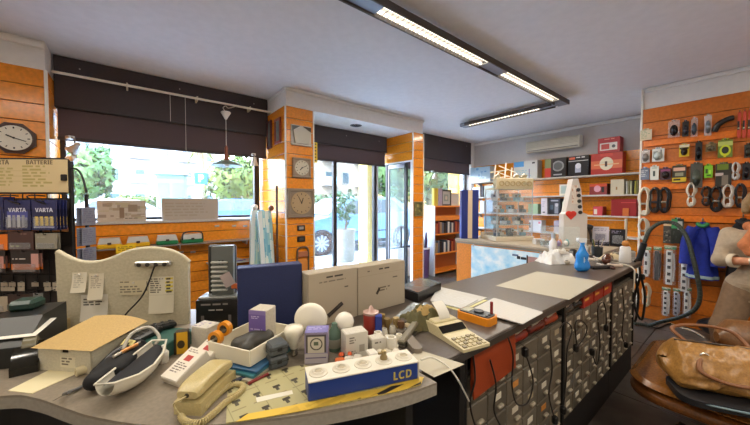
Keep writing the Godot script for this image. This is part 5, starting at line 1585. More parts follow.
func bulb_shape(s: float, up := true) -> MB:
	var pr2 := [Vector2(0, 0), Vector2(0.2, 0.0), Vector2(0.22, 0.1), Vector2(0.22, 0.38), Vector2(0.3, 0.5), Vector2(0.46, 0.85), Vector2(0.5, 1.1), Vector2(0.46, 1.32), Vector2(0.3, 1.5), Vector2(0.0, 1.56)]
	var q := []
	for p in pr2:
		q.append(p * s)
	return MB.new().lathe(q, 20)

func build_bulbs():
	var white := mt("dcd6c6", 0.35)
	# flat round lamp
	var p := on_y(311, 347)
	var c := on_plane(311, 319, p, CB.z)
	var o := T("round_panel_lamp", "flat round white panel lamp leaning behind the timer box", "lamp", Vector3(p.x, DESK, p.z), CY)
	var r: float = 16.5 * mpp(p)
	var h := c.y - DESK
	P(o, "diffuser", MB.new().lathe([Vector2(0, 0.02), Vector2(r * 0.8, 0.017), Vector2(r * 0.95, 0.01), Vector2(r, 0.0), Vector2(r * 0.96, -0.008), Vector2(0, -0.01)], 32, Transform3D(Basis(Vector3.RIGHT, PI / 2), Vector3(0, h, 0))), mt("ece6d4", 0.3))
	P(o, "rear_stand", bx(0.05, h - r * 0.6, 0.03, 0, (h - r * 0.6) / 2, -0.025, 0.004), white)
	# timer box: violet top, window with the round dial
	var b := fb(304.5, 364, 328, 363, 31, 0.055)
	o = carton("timer_box", "violet carton with a round timer showing in its window", "carton", b, "a89cb4", pr("tbox", 96, 128, "8c82a0", [[0.06, 0.06, 0.88, 0.6, "4a4448"], [0.14, 0.12, 0.72, 0.54, "c8c0b0"], ["c", 0.5, 0.36, 0.27, "4a443e"], ["c", 0.5, 0.36, 0.22, "d0c8b8"], [0.4, 0.29, 0.2, 0.12, "5a6450"], [0, 0.68, 1, 0.32, "b8b0b4"], [0.05, 0.8, 0.9, 0.04, "6a6080"]], 0.3), pr("tboxtop", 64, 32, "7a74b0", [["t", 0.1, 0.2, 0.8, 0.5, "a8a4d0", 2]], 0.3))
	# reflector bulb
	o = T("reflector_bulb", "white reflector bulb standing on its screw cap", "bulb", on_y(294, 356))
	P(o, "glass_bulb", MB.new().lathe([Vector2(0.012, 0.026), Vector2(0.015, 0.036), Vector2(0.03, 0.075), Vector2(0.031, 0.085), Vector2(0.025, 0.095), Vector2(0, 0.1)], 20), mt("e2dcc8", 0.25))
	P(o, "screw_cap", MB.new().lathe([Vector2(0, 0), Vector2(0.006, 0), Vector2(0.012, 0.006), Vector2(0.013, 0.01), Vector2(0.0115, 0.013), Vector2(0.013, 0.017), Vector2(0.0115, 0.02), Vector2(0.012, 0.026), Vector2(0, 0.027)], 16), mt("b0aa9c", 0.25, 0.8))
	# green bottle
	o = T("green_bottle", "small dark green bottle between timer box and white carton", "bottle", on_y(334.5, 350))
	P(o, "bottle_glass", MB.new().lathe([Vector2(0, 0), Vector2(0.018, 0), Vector2(0.02, 0.005), Vector2(0.02, 0.06), Vector2(0.01, 0.078), Vector2(0.009, 0.09), Vector2(0, 0.09)], 18), mt("5c7464", 0.12))
	P(o, "label_band", MB.new().lathe([Vector2(0.0203, 0.012), Vector2(0.0205, 0.013), Vector2(0.0205, 0.04), Vector2(0.0203, 0.041)], 18), mt("8a8a78", 0.5))
	# white carton and globe
	b = fb(346, 360, 368, 355, 25, 0.05)
	carton("bulb_carton", "white bulb carton with small grey print beside the orange tool", "carton", b, "d8d2c4", pr("bulbc", 96, 96, "d6d0c0", [["t", 0.15, 0.15, 0.3, 0.3, "7a7264", 3], [0.6, 0.5, 0.25, 0.3, "a8a090"], ["t", 0.15, 0.7, 0.35, 0.2, "8a8274", 2]]))
	var g := on_y(352, 349)
	o = T("globe_bulb", "large round white globe bulb behind the bulb carton", "bulb", Vector3(g.x - 0.01, DESK, g.z - 0.03))
	P(o, "globe", MB.new().ball(Vector3(0.032, 0.032, 0.032), Vector3(0, 0.085, 0), 20), mt("e4ded0", 0.25))
	P(o, "screw_cap", MB.new().lathe([Vector2(0, 0.0), Vector2(0.013, 0.0), Vector2(0.014, 0.02), Vector2(0.016, 0.06), Vector2(0, 0.07)], 14), mt("a8a294", 0.3, 0.7))
	b = fb(372, 355, 386, 352, 15, 0.04)
	carton("bulb_carton", "small white carton lying among the lamp holders", "carton", b, "d4cdbd", pr("bulbc2", 64, 48, "d4cdbd", [["t", 0.2, 0.2, 0.5, 0.2, "6a6254", 1]]))
	# orange tool
	o = T("orange_pliers", "orange handled pliers lying before the white carton", "tool", on_y(345, 358) + Vector3(0, 0.008, 0), -30)
	for s in [-1, 1]:
		P(o, "handle", tb(curve([Vector3(s * 0.004, 0.0, -0.01), Vector3(s * 0.016, 0.008, 0.01), Vector3(s * 0.012, 0.02, 0.03)], 5), 0.006, 8), mt("d85a1c", 0.35))
	P(o, "jaws", tb([Vector3(0, 0, -0.01), Vector3(0, -0.001, -0.05)], [0.008, 0.003], 8), mt("8a8880", 0.3, 0.7))
	# red canister with a blue pack
	var rc := on_y(371, 334)
	o = T("red_canister", "small red canister with a pointed lid before the grey cartons", "canister", rc)
	P(o, "can_body", MB.new().lathe([Vector2(0, 0), Vector2(0.026, 0), Vector2(0.028, 0.003), Vector2(0.028, 0.075), Vector2(0.024, 0.08), Vector2(0, 0.08)], 22), mt("8a2a22", 0.3))
	P(o, "can_lid", MB.new().lathe([Vector2(0.029, 0.076), Vector2(0.03, 0.084), Vector2(0.012, 0.09), Vector2(0.004, 0.105), Vector2(0, 0.107)], 22), mt("b4948a", 0.3))
	carton("blue_pack", "small bright blue pack beside the red canister", "pack", fb(375, 338, 382, 338, 22, 0.03), "2a3f98")
	# lamp holders and adaptors, each its own thing
	var holders := [[378, 342, 0.018, "porcelain ring lamp holder", 0.0], [391, 350, 0.022, "large white cup lamp holder", 0.0], [384, 336, 0.014, "small porcelain lamp holder behind the ring one", 0.0], [366, 344, 0.014, "white lamp holder touching the bulb carton", 0.0], [399, 342, 0.014, "white lamp holder beside the grey handset", 0.0], [388, 343, 0.013, "small white lamp holder between the larger ones", 0.0], [393, 334, 0.015, "cream lamp holder nearest the grey carton", 0.0]]
	for e in holders:
		var s: float = e[2]
		var hgt := s * 2.0
		o = T("lamp_holder", e[3] + " in the heap of fittings", "lamp holder", on_y(e[0], e[1]), e[0] * 7.0, "lamp holders in the heap")
		P(o, "holder_body", MB.new().lathe([Vector2(0, 0), Vector2(s * 0.9, 0), Vector2(s, s * 0.2), Vector2(s, s * 1.1), Vector2(s * 0.75, hgt), Vector2(s * 0.55, hgt), Vector2(s * 0.5, hgt * 0.7), Vector2(0, hgt * 0.68)], 18), white)
		P(o, "holder_ring", MB.new().lathe([Vector2(s * 1.02, s * 0.5), Vector2(s * 1.12, s * 0.55), Vector2(s * 1.12, s * 0.75), Vector2(s * 1.02, s * 0.8)], 18), mt("cfc6b0", 0.4))
	var brass := [[387, 327, "dark brass candle fitting"], [396, 326, "pale brass candle fitting"], [382, 322, "short brass candle fitting"], [401, 330, "brown bakelite fitting"]]
	for i in brass.size():
		var e: Array = brass[i]
		o = T("brass_fitting", e[2] + " among the lamp holders", "fitting", on_y(e[0], e[1] + 6), i * 40.0, "brass fittings in the heap")
		P(o, "fitting_body", MB.new().lathe([Vector2(0, 0), Vector2(0.016, 0), Vector2(0.017, 0.006), Vector2(0.008, 0.014), Vector2(0.01, 0.03), Vector2(0.014, 0.04), Vector2(0.012, 0.055), Vector2(0, 0.056)], 14), mt(["8a7448", "b8a070", "a08450", "6a4c34"][i], 0.35, 0.5))
		P(o, "fitting_arm", tb([Vector3(0, 0.02, 0), Vector3(0.02, 0.035, 0), Vector3(0.025, 0.05, 0)], 0.003, 6), mt("a89460", 0.35, 0.6))
	var bits := [[349, 364, "cfc8b8", "white plug adaptor lying by the pliers"], [357, 365, "b8b0a0", "grey plug adaptor before the bulb carton"], [372, 361, "d8d2c4", "white cube adaptor beside the small carton"], [381, 357, "c9c0ac", "cream cube adaptor in front of the ring holder"], [362, 352, "3a3430", "black thermostat dial behind the bulb carton"], [402, 337, "5c5448", "brown switch body under the stapler"], [396, 357, "d4ccbc", "white switch body beside the cup holder"], [408, 331, "a89878", "tan connector block by the sack"], [376, 349, "8a8478", "grey connector block between the holders"], [340, 366, "c8622c", "orange connector block beside the pliers"], [386, 359, "b4ac98", "pale connector block before the cup holder"], [404, 327, "4a443c", "dark timer block behind the stapler"]]
	for i in bits.size():
		var e: Array = bits[i]
		o = T("plug_adaptor", e[3], "adaptor", on_y(e[0], e[1]), i * 37.0, "adaptors in the heap")
		var s := 0.022 + 0.004 * (i % 3)
		P(o, "adaptor_body", bx(s * 1.3, s, s, 0, s / 2 + 0.0005, 0, 0.004), mt(e[2], 0.4))
		P(o, "adaptor_face", pz(s * 0.36, 0.002, 0, s * 0.5, s * 0.5, 14), mt("8f8676" if i % 2 else "e0dacc", 0.4))
		for k in [-1, 1]:
			P(o, "pin", tb([Vector3(k * s * 0.25, s * 0.5, -s * 0.5), Vector3(k * s * 0.25, s * 0.5, -s * 0.5 - 0.012)], 0.002, 6), mt("c8b890", 0.3, 0.7))
	# handsets at the edge
	var q := ax(418, 353, 404, 335)
	o = T("mobile_handset", "worn brown-grey handset lying beside the white sheet", "handset", q.p, q.yaw)
	P(o, "handset_body", MB.new().prism(rrect(0.034, q.len + 0.012, 0.014), 0, 0.016, Transform3D(Basis(Vector3.RIGHT, -PI / 2), Vector3.ZERO), true), mt("7a7064", 0.4))
	P(o, "ear_piece", bx(0.016, 0.002, 0.004, 0, 0.017, -q.len * 0.4, 0.0008), mt("3a342e", 0.5))
	q = ax(400, 348, 420, 325)
	o = T("metal_stapler", "grey metal stapler lying behind the handset", "stapler", q.p, q.yaw)
	P(o, "stapler_base", bx(0.03, 0.008, q.len, 0, 0.004, 0, 0.002), mt("5c564c", 0.3, 0.6))
	P(o, "stapler_arm", bx(0.026, 0.016, q.len * 0.95, 0, 0, 0, 0.005), mt("8f8876", 0.3, 0.6), Vector3(0, 0.024, -0.004), Vector3(6, 0, 0))
	P(o, "hinge", cy(0.013, 0.022, 0, 0.008, -q.len * 0.42, 12), mt("6a6458", 0.3, 0.6))

# ---------------------------------------------------------------- long counter with small-parts drawers
func build_counter():
	var top := mt("5a5048", 0.33, 0.0, "fine", 1.2)
	var o := T("long_worktop", "long dark taupe worktop over the drawer cabinets", "worktop", Vector3(1.98, DESK - 0.036, -0.875))
	P(o, "slab", bx(2.68, 0.036, 0.57, 0, 0.018, 0, 0.003), top)
	P(o, "edge_strip", bx(2.68, 0.026, 0.004, 0, 0.016, 0.2865, 0.001), mt("3c3630", 0.4))
	one("support_panel", "black upright panel carrying the worktop beside the knee space", "panel", bx(0.03, DESK - 0.038, 0.5, 0, (DESK - 0.038) / 2, 0.0, 0.002), mt("161413", 0.5), Vector3(0.89, 0, -0.875))
	var faces := [mt("6e6556", 0.45, 0.0, "fine", 4.0), mt("746a5a", 0.45, 0.0, "fine", 4.0), mt("665e50", 0.45, 0.0, "fine", 4.0)]
	var steel := mt("b0a692", 0.35, 0.2)
	var cards := [mt("cfc6b2", 0.6), mt("c8843c", 0.6), mt("d8d0bc", 0.6), mt("b8a888", 0.6)]
	var units := [[0.91, 1.80, 6, "drawer cabinet with orange-labelled drawers under the calculator end"], [1.80, 2.66, 6, "middle drawer cabinet under the large white sheet"], [2.66, 3.285, 4, "drawer cabinet at the far end of the counter"]]
	for e in units:
		var w: float = e[1] - e[0]
		var cx: float = (e[0] + e[1]) / 2
		var n0: int = e[2]
		o = T("drawer_cabinet", e[3], "cabinet", Vector3(cx, 0, -0.88), 0, "small-parts drawer cabinets")
		P(o, "plinth", bx(w, 0.21, 0.48, 0, 0.105, 0.0, 0.002), mt("0f0e0d", 0.6))
		P(o, "carcass", bx(w, 0.57, 0.46, 0, 0.495, -0.005, 0.002), mt("4e473e", 0.6))
		for s in [-1, 1]:
			P(o, "divider", bx(0.012, 0.67, 0.012, s * (w / 2 - 0.006), 0.545, 0.248, 0.002), mt("141210", 0.5))
		P(o, "niche_back", bx(w, 0.1, 0.02, 0, 0.832, -0.12, 0.0), mt("2a2624", 0.6))
		P(o, "rear_panel", bx(w, 0.88, 0.015, 0, 0.44, -0.248, 0.002), mt("2a2624", 0.5))
		if n0 == 4:
			P(o, "end_panel", bx(0.012, 0.88, 0.48, w / 2 + 0.007, 0.44, 0, 0.002), mt("2a2624", 0.5))
		var n: int = e[2]
		var pw := (w - 0.03) / n
		var fm := bx(pw - 0.006, 0.106, 0.018, 0, 0, 0, 0.003).mesh()
		var hm := bx(0.036, 0.013, 0.016, 0, 0, 0, 0.004).mesh()
		var cm := bx(0.05, 0.026, 0.002, 0, 0, 0, 0.0).mesh()
		for i in n:
			for j in 5:
				var d := PM(o, "drawer", fm, faces[(i * 5 + j * 3) % 3], Vector3(-w / 2 + 0.015 + pw * (i + 0.5), 0.272 + j * 0.112, 0.236))
				PM(d, "drawer_pull", hm, steel, Vector3(0.01, -0.02, 0.017))
				if (i + j) % 4 != 3:
					PM(d, "label_card", cm, cards[(i * 3 + j) % 4 if e[0] < 1 else (i + 2 * j) % 3 * 2 % 4], Vector3(0.0, 0.018, 0.0098))
	# goods lying in the open niche under the worktop
	var ny := 0.781
	var nz := -0.685
	var niche := [[1.32, "9c3424", "red plastic bag of cable ties stuffed under the worktop", 0.16], [1.50, "7a2c20", "dark red bag of plugs stuffed under the worktop", 0.15], [1.66, "b04828", "bright red bag beside the first divider", 0.13], [1.88, "4a4640", "grey bag of clips under the large sheet", 0.12], [2.02, "2c2a28", "black bag of leads under the large sheet", 0.10], [1.14, "5c564c", "clear bag of screws beside the orange folder", 0.15]]
	for e in niche:
		o = T("goods_bag", e[2], "bag", Vector3(e[0], ny + 0.003, nz))
		var mb := MB.new()
		var hw: float = e[3] / 2
		blob([[Vector3(-hw * 0.6, 0.03, 0.02), Vector3(hw * 0.6, 0.034, 0.03), 0.028, 0.03, 0.03], [Vector3(-hw * 0.4, 0.045, -0.02), Vector3(hw * 0.5, 0.04, -0.01), 0.025, 0.03, 0.03]], 0.009, mb)
		P(o, "bag_film", mb, mt(e[1], 0.25, 0.0, "speck", 5.0))
		P(o, "bag_seal", bx(e[3] * 0.8, 0.012, 0.004, 0, 0.055, 0.045, 0.001), mt("b8b0a0", 0.4))
	for k in 3:
		o = T("red_carton", "flat red carton with yellow print in the niche, %s of three" % ["first", "middle", "last"][k], "carton", Vector3(2.16 + k * 0.19, ny, -0.705), 0, "red cartons in the niche")
		P(o, "carton_body", bx(0.17, 0.075, 0.16, 0, 0.0385, 0, 0.003), mt("9a2a1c", 0.4))
		P(o, "front_print", bx(0.16, 0.03, 0.001, 0, 0.045, 0.0808, 0.0), pr("redc", 96, 20, "9a2a1c", [["t", 0.05, 0.15, 0.9, 0.9, "d8a040", 1]]))
	# orange folder hanging before the first drawers
	o = T("orange_folder", "orange document folder hanging over the first drawer row", "folder", Vector3(1.08, 0.772, -0.612), 0)
	P(o, "folder_front", MB.new().prism(PackedVector2Array([Vector2(-0.15, -0.06), Vector2(0.15, -0.045), Vector2(0.15, 0.1), Vector2(-0.15, 0.095)]), 0.0, 0.004), mt("a03e14", 0.45, 0.0, "fine", 3.0), Vector3.ZERO, Vector3(-2, 0, 0))
	P(o, "folder_back", MB.new().prism(PackedVector2Array([Vector2(-0.15, -0.055), Vector2(0.15, -0.04), Vector2(0.15, 0.102), Vector2(-0.15, 0.1)]), -0.008, -0.004), mt("8f3610", 0.45))
	# leads hanging over the drawers
	var leads := [
		["1a1816", "black lead hanging in a long loop over the folder", [[473, 354], [475, 380], [470, 402], [475, 425], [482, 440]]],
		["201c1a", "black lead with a plug hanging beside the folder's end", [[507, 335], [513, 355], [512, 385], [517, 404], [528, 402], [533, 380], [525, 352]]],
		["181614", "thin black lead looping below the second drawer column", [[490, 360], [496, 385], [494, 410], [500, 425], [506, 440]]],
		["2a2420", "brown-black lead looped over the middle drawers", [[550, 340], [552, 370], [549, 395], [555, 420]]],
		["12100f", "short black lead with a thick plug between two cabinets", [[560, 328], [566, 322], [572, 330], [567, 350], [566, 380], [563, 410]]],
		["161413", "black lead arching over the middle cabinet's drawers", [[577, 345], [575, 325], [580, 320], [587, 327], [584, 338], [576, 348]]],
		["141211", "black lead arching over a drawer pull by the far divider", [[598, 320], [598, 308], [603, 302], [606, 312], [606, 328]]],
		["1c1a18", "long thin lead running down the middle cabinet", [[598, 322], [600, 345], [597, 365], [592, 352]]],
		["141211", "black lead hanging at the far cabinet's edge", [[622, 288], [624, 310], [622, 335], [626, 345]]],
	]
	for e in leads:
		var pts := []
		for i in e[2].size():
			var q := on_z(e[2][i][0], e[2][i][1], -0.598 + 0.006 * (i % 2))
			pts.append(q)
		var c0: Vector3 = pts[0]
		var rel := []
		for q in pts:
			rel.append(q - c0)
		o = T("hanging_lead", e[1], "cable", c0)
		P(o, "lead", tb(curve(rel, 6), 0.0034, 7), mt(e[0], 0.45))
		P(o, "plug", bx(0.026, 0.042, 0.026, 0, 0, 0, 0.007), mt("0f0e0d", 0.4), rel[-1])

func crumple(seed_: int, w: float, d: float, h: float) -> Callable:
	var fn := FastNoiseLite.new()
	fn.seed = seed_
	fn.frequency = 0.05 / maxf(w, 0.05)
	fn.fractal_octaves = 3
	return func(u: float, v: float) -> Vector3:
		var x := (u - 0.5) * w
		var z := (v - 0.5) * d
		var e := maxf(absf(u - 0.5), absf(v - 0.5)) * 2.0
		var nn := fn.get_noise_2d(x * 100.0, z * 100.0)
		return Vector3(x * (1.0 + 0.12 * nn), maxf(0.002, h * (1.0 - pow(e, 2.2)) * (0.9 + 0.55 * nn) + 0.002), z * (1.0 - 0.12 * nn))

func build_counter_things():
	var paper := mt("bcb9b2", 0.65)
	sheet("blank_sheet", "large blank cream sheet lying flat on the dark counter", "paper", [[495.5, 286], [537, 271.5], [601, 281.5], [569, 300]], DESK, 0.0012, mt("a8a08c", 0.6))
	for k in 4:
		var j := [[0, 0], [1.0, -0.5], [-0.6, 0.5], [0.5, 0.3]]
		sheet("printed_sheet", "white printed sheet in the loose stack beside the multimeter" if k == 3 else ["lowest white sheet of the stack by the multimeter", "second white sheet up in the stack by the multimeter", "white sheet just under the printed one by the multimeter", ""][k], "paper", [[471 + j[k][0], 310 + j[k][1]], [494 + j[k][0], 298.5], [543, 313 + j[k][1]], [522 + j[k][0], 324.5]], DESK + k * 0.003, 0.0025, paper if k < 3 else pr("psheet", 256, 192, "bcb8b0", [["t", 0.1, 0.1, 0.75, 0.75, "c0bab0", 12]]), "loose sheets by the multimeter")
	var sheets := [[[432, 304], [441, 287.5], [487, 298], [466, 308]], [[430, 301], [438, 288], [478, 300], [462, 309]], [[445, 307], [452, 297], [488, 300.5], [462, 312]]]
	for k in 3:
		sheet("printed_sheet", ["white sheet with greenish edge beside the black case", "topmost white sheet of the fan beside the black case", "yellow-edged sheet of the fan beside the black case"][k], "paper", sheets[[2, 0, 1][k]], DESK + k * 0.003, 0.0025, [mt("d0c890", 0.6), paper, pr("psheet2", 256, 192, "bcbab4", [["t", 0.1, 0.1, 0.8, 0.8, "c2c2c0", 14]])][k], "sheets fanned out by the black case")
	sheet("blank_sheet", "plain cream sheet lying over the joint of desk and counter", "paper", [[418, 350], [464.5, 364.5], [434, 377.5], [405, 361]], DESK + 0.0005, 0.0012, mt("b8b09a", 0.6))
	# flat black case
	var o := T("black_case", "flat glossy black case with a bright reflecting lid", "case", Vector3.ZERO)
	var w := []
	var c := Vector3.ZERO
	for e in [[398, 296], [418, 303], [441, 291], [420, 286]]:
		var q := on_y(e[0], e[1], DESK)
		w.append(q)
		c += q / 4.0
	o.position = c
	var poly := PackedVector2Array()
	var poly2 := PackedVector2Array()
	for q in w:
		poly.append(Vector2(q.x - c.x, -(q.z - c.z)))
		poly2.append(Vector2(q.x - c.x, -(q.z - c.z)) * 0.97)
	var X := Transform3D(Basis(Vector3.RIGHT, -PI / 2), Vector3.ZERO)
	P(o, "case_body", MB.new().prism(poly, 0, 0.045, X), mt("141314", 0.35))
	P(o, "case_lid", MB.new().prism(poly2, 0.045, 0.05, X), mt("5a5e62", 0.12))
	# crumpled film and sack
	o = T("plastic_film", "crumpled pale blue clear film under the black case", "film", on_y(416, 314), 20)
	P(o, "film", MB.new().patch(crumple(5, 0.2, 0.12, 0.04), 24, 18, true), glass("cfdde4", 0.45, 0.2))
	o = T("fabric_sack", "small crumpled olive sack with brown lining behind the calculator", "sack", on_y(421, 326), -20)
	P(o, "sack_cloth", MB.new().patch(crumple(9, 0.17, 0.11, 0.075), 28, 20, true), mt("6a6440", 0.8, 0.0, "coarse", 6.0))
	P(o, "sack_lining", MB.new().patch(crumple(14, 0.10, 0.06, 0.03), 16, 12, true), mt("a88a50", 0.7), Vector3(0.02, 0.05, 0.0))
	# calculator
	var q := ax(477, 349.5, 438, 327)
	var near0 := on_y(467, 354.5)
	var near1 := on_y(488, 344.5)
	var cw := near0.distance_to(near1)
	o = T("printing_calculator", "cream desk calculator with a black display bar and paper roll", "calculator", q.p, q.yaw)
	var L: float = q.len
	var cal := mt("d8caa0", 0.4, 0.0, "fine", 4.0)
	var rot := Transform3D(Basis(Vector3.UP, PI / 2), Vector3.ZERO)
	P(o, "calculator_body", MB.new().prism(PackedVector2Array([Vector2(-L / 2, 0), Vector2(L / 2, 0), Vector2(L / 2, 0.036), Vector2(L * 0.16, 0.038), Vector2(0, 0.018), Vector2(-L / 2, 0.010)]), -cw / 2, cw / 2, rot), cal)
	P(o, "display_bar", bx(cw * 0.96, 0.03, 0.004, 0, 0, 0, 0.001), mt("12110f", 0.2), Vector3(0, 0.0285, -L * 0.085), Vector3(-55, 0, 0))
	for i in 5:
		for j in 4:
			P(o, "key", bx(cw * 0.13, 0.005, L * 0.06, 0, 0, 0, 0.001), mt("b8ac88" if (i + j) % 3 else "8a8068", 0.5), Vector3(-cw * 0.36 + i * cw * 0.18, 0.0125 + (3 - j) * 0.0016, L * 0.44 - (3 - j) * L * 0.085 - L * 0.0), Vector3(6, 0, 0))
	P(o, "printer_hood", bx(cw * 0.9, 0.012, L * 0.2, 0, 0.04, -L * 0.36, 0.004), mt("c9bc94", 0.4))
	P(o, "paper_strip", MB.new().patch(func(u, v): return Vector3((u - 0.5) * 0.05, 0.044 + 0.055 * v, -L * 0.3 - 0.05 * v * v), 3, 8, true), mt("dcd8cc", 0.65))
	P(o, "paper_roll", MB.new().cyl(0.013, 0.05, Vector3(0, -0.025, 0), 18, Transform3D(Basis(Vector3.FORWARD, PI / 2), Vector3(0, 0.035, -L * 0.5 - 0.014))), mt("d8d2c0", 0.65))
	# multimeter
	q = ax(494, 325, 461, 315)
	o = T("multimeter", "orange handheld multimeter lying on its back by the papers", "multimeter", q.p, q.yaw)
	L = q.len
	P(o, "orange_shell", MB.new().prism(rrect(0.085, L, 0.02), 0, 0.03, Transform3D(Basis(Vector3.RIGHT, -PI / 2), Vector3.ZERO), true), mt("e08a18", 0.4))
	P(o, "grey_face", MB.new().prism(rrect(0.066, L * 0.9, 0.014), 0.03, 0.034, Transform3D(Basis(Vector3.RIGHT, -PI / 2), Vector3.ZERO), true), mt("4c5054", 0.4))
	P(o, "screen", bx(0.05, 0.002, L * 0.25, 0, 0.0352, -L * 0.28, 0.0006), mt("b8b49a", 0.2))
	P(o, "dial", cy(0.02, 0.008, 0, 0.034, L * 0.06, 18), mt("2a2c30", 0.4))
	for k in 3:
		P(o, "jack", cy(0.006, 0.003, -0.02 + k * 0.02, 0.034, L * 0.36, 10), mt("1a1a1a", 0.4))
	P(o, "red_probe", cy(0.006, 0.05, 0.02, 0.034, L * 0.36, 10), mt("8a2420", 0.4))
	# far end of the counter
	o = T("spray_bottle", "bright blue plastic spray bottle at the far end of the counter", "bottle", on_y(582, 271), -20)
	var sb := MB.new()
	blob([[Vector3(-0.018, 0.034, 0), Vector3(0.018, 0.034, 0), 0.033, 0.033, 0.02], [Vector3(-0.018, 0.035, 0), Vector3(-0.016, 0.11, 0), 0.033, 0.03, 0.02], [Vector3(0.018, 0.035, 0), Vector3(0.016, 0.11, 0), 0.033, 0.03, 0.02], [Vector3(0, 0.12, 0), Vector3(0, 0.18, 0), 0.032, 0.014, 0.02]], 0.007, sb)
	P(o, "bottle_body", sb, mt("1f7fd0", 0.18))
	P(o, "label", bx(0.05, 0.06, 0.002, 0, 0.075, 0.031, 0.001), pr("spray", 48, 56, "bcd8e8", [["t", 0.1, 0.15, 0.8, 0.7, "3a6a98", 4]]))
	P(o, "collar", cy(0.014, 0.02, 0, 0.185, 0, 14), mt("2a8ad8", 0.3))
	P(o, "trigger_head", MB.new().prism(PackedVector2Array([Vector2(-0.03, 0.205), Vector2(0.025, 0.205), Vector2(0.03, 0.235), Vector2(-0.045, 0.24), Vector2(-0.05, 0.22)]), -0.011, 0.011), mt("e4e8ec", 0.3))
	o = T("plastic_bag", "rumpled white plastic carrier bag beside the spray bottle", "bag", on_y(557, 262.5), -30)
	P(o, "bag_film", MB.new().patch(crumple(21, 0.28, 0.17, 0.11), 34, 26, true), mt("dcdad4", 0.3))
	P(o, "bag_knot", MB.new().patch(crumple(33, 0.12, 0.1, 0.03), 14, 12, true), mt("b4aca0", 0.3), Vector3(0.02, 0.075, 0.0))
	o = T("spray_can", "small white bottle with a grey cap behind the carrier bag", "bottle", on_y(553, 252))
	P(o, "bottle_body", MB.new().lathe([Vector2(0, 0), Vector2(0.035, 0), Vector2(0.036, 0.1), Vector2(0.018, 0.125), Vector2(0.016, 0.14), Vector2(0, 0.14)], 18), mt("d8d4d0", 0.3))
	P(o, "cap", cy(0.018, 0.05, 0, 0.14, 0, 14), mt("b8bcc4", 0.3))
	# purse, handsets, remotes in the far heap
	o = T("leather_purse", "glossy brown leather purse in the heap at the counter's end", "purse", on_y(607, 263), 10)
	var mb := MB.new()
	blob([[Vector3(-0.09, 0.03, 0), Vector3(0.08, 0.03, 0.01), 0.03, 0.028, 0.03], [Vector3(-0.05, 0.05, 0), Vector3(0.06, 0.045, 0), 0.025, 0.022, 0.03]], 0.009, mb)
	P(o, "purse_body", mb, mt("5a2c18", 0.22, 0.0, "leather", 6.0))
	P(o, "clasp", MB.new().ball(Vector3(0.008, 0.008, 0.008), Vector3(0.05, 0.06, 0.026), 10), mt("d0c090", 0.25, 0.8))
	var hs := [[591, 269, 612, 268, "1c1a1c", "black cordless handset lying near the spray bottle"], [608, 266.5, 622, 267, "cdb8a8", "pinkish white remote lying at the counter's end"], [586, 260, 603, 262, "c9c0b0", "cream remote behind the spray bottle"], [596, 262.5, 616, 262, "8a8278", "grey remote across the heap"]]
	for e in hs:
		var a := on_y(e[0], e[1])
		var b := on_y(e[2], e[3])
		var d := b - a
		o = T("remote_handset", e[5], "remote", (a + b) / 2, rad_to_deg(atan2(-d.z, d.x)))
		P(o, "handset_body", bx(d.length(), 0.022, 0.045, 0, 0.0115, 0, 0.008), mt(e[4], 0.3))
		for k in 5:
			P(o, "key", bx(0.012, 0.003, 0.02, -d.length() * 0.3 + k * d.length() * 0.13, 0.0235, 0, 0.001), mt("6a6460", 0.5))
	o = T("white_canister", "white canister with an amber ball stopper at the counter's end", "canister", on_y(625, 262))
	P(o, "can_body", MB.new().lathe([Vector2(0, 0), Vector2(0.04, 0), Vector2(0.042, 0.008), Vector2(0.036, 0.12), Vector2(0.028, 0.13), Vector2(0, 0.13)], 20), mt("cfcac4", 0.35))
	P(o, "stopper", MB.new().ball(Vector3(0.026, 0.028, 0.026), Vector3(0.005, 0.152, 0), 16), mt("b0702c", 0.25))
	o = T("pen_cup", "dark cup of pens and tools beside the purse", "cup", on_y(597, 256.5))
	P(o, "cup", MB.new().lathe([Vector2(0, 0), Vector2(0.04, 0), Vector2(0.045, 0.09), Vector2(0.04, 0.09), Vector2(0.036, 0.01), Vector2(0, 0.01)], 18), mt("22262a", 0.4))
	for k in 7:
		var a := TAU * k / 7
		P(o, "pen", tb([Vector3(cos(a) * 0.015, 0.02, sin(a) * 0.015), Vector3(cos(a) * 0.05, 0.15 + 0.01 * (k % 3), sin(a) * 0.05)], 0.004, 6), mt(["1c2030", "7a2020", "b8b4a8", "1a1a1a", "2c5a30", "3a3a44", "c8a040"][k], 0.4))
	o = T("folded_leaflet", "cream folded leaflet leaning on the pen cup", "leaflet", on_y(613, 259.5), -30)
	P(o, "leaflet", MB.new().patch(crumple(41, 0.18, 0.12, 0.05), 14, 10, true), mt("cdbf9c", 0.6))
	# grey lead trailing over the far corner
	var pts := []
	for e in [[588, 254, DESK + 0.02], [602, 260, DESK + 0.03], [620, 263.5, DESK + 0.01], [633, 268, DESK + 0.004], [634.5, 276, 0.87], [633, 292, 0.76]]:
		pts.append(on_y(e[0], e[1], e[2]))
	var rel := []
	for p in curve(pts, 5):
		rel.append(p - pts[0])
	o = T("grey_lead", "pale grey lead trailing off the counter's far corner", "cable", pts[0])
	P(o, "lead", tb(rel, 0.005, 7), mt("b8b0a0", 0.4))
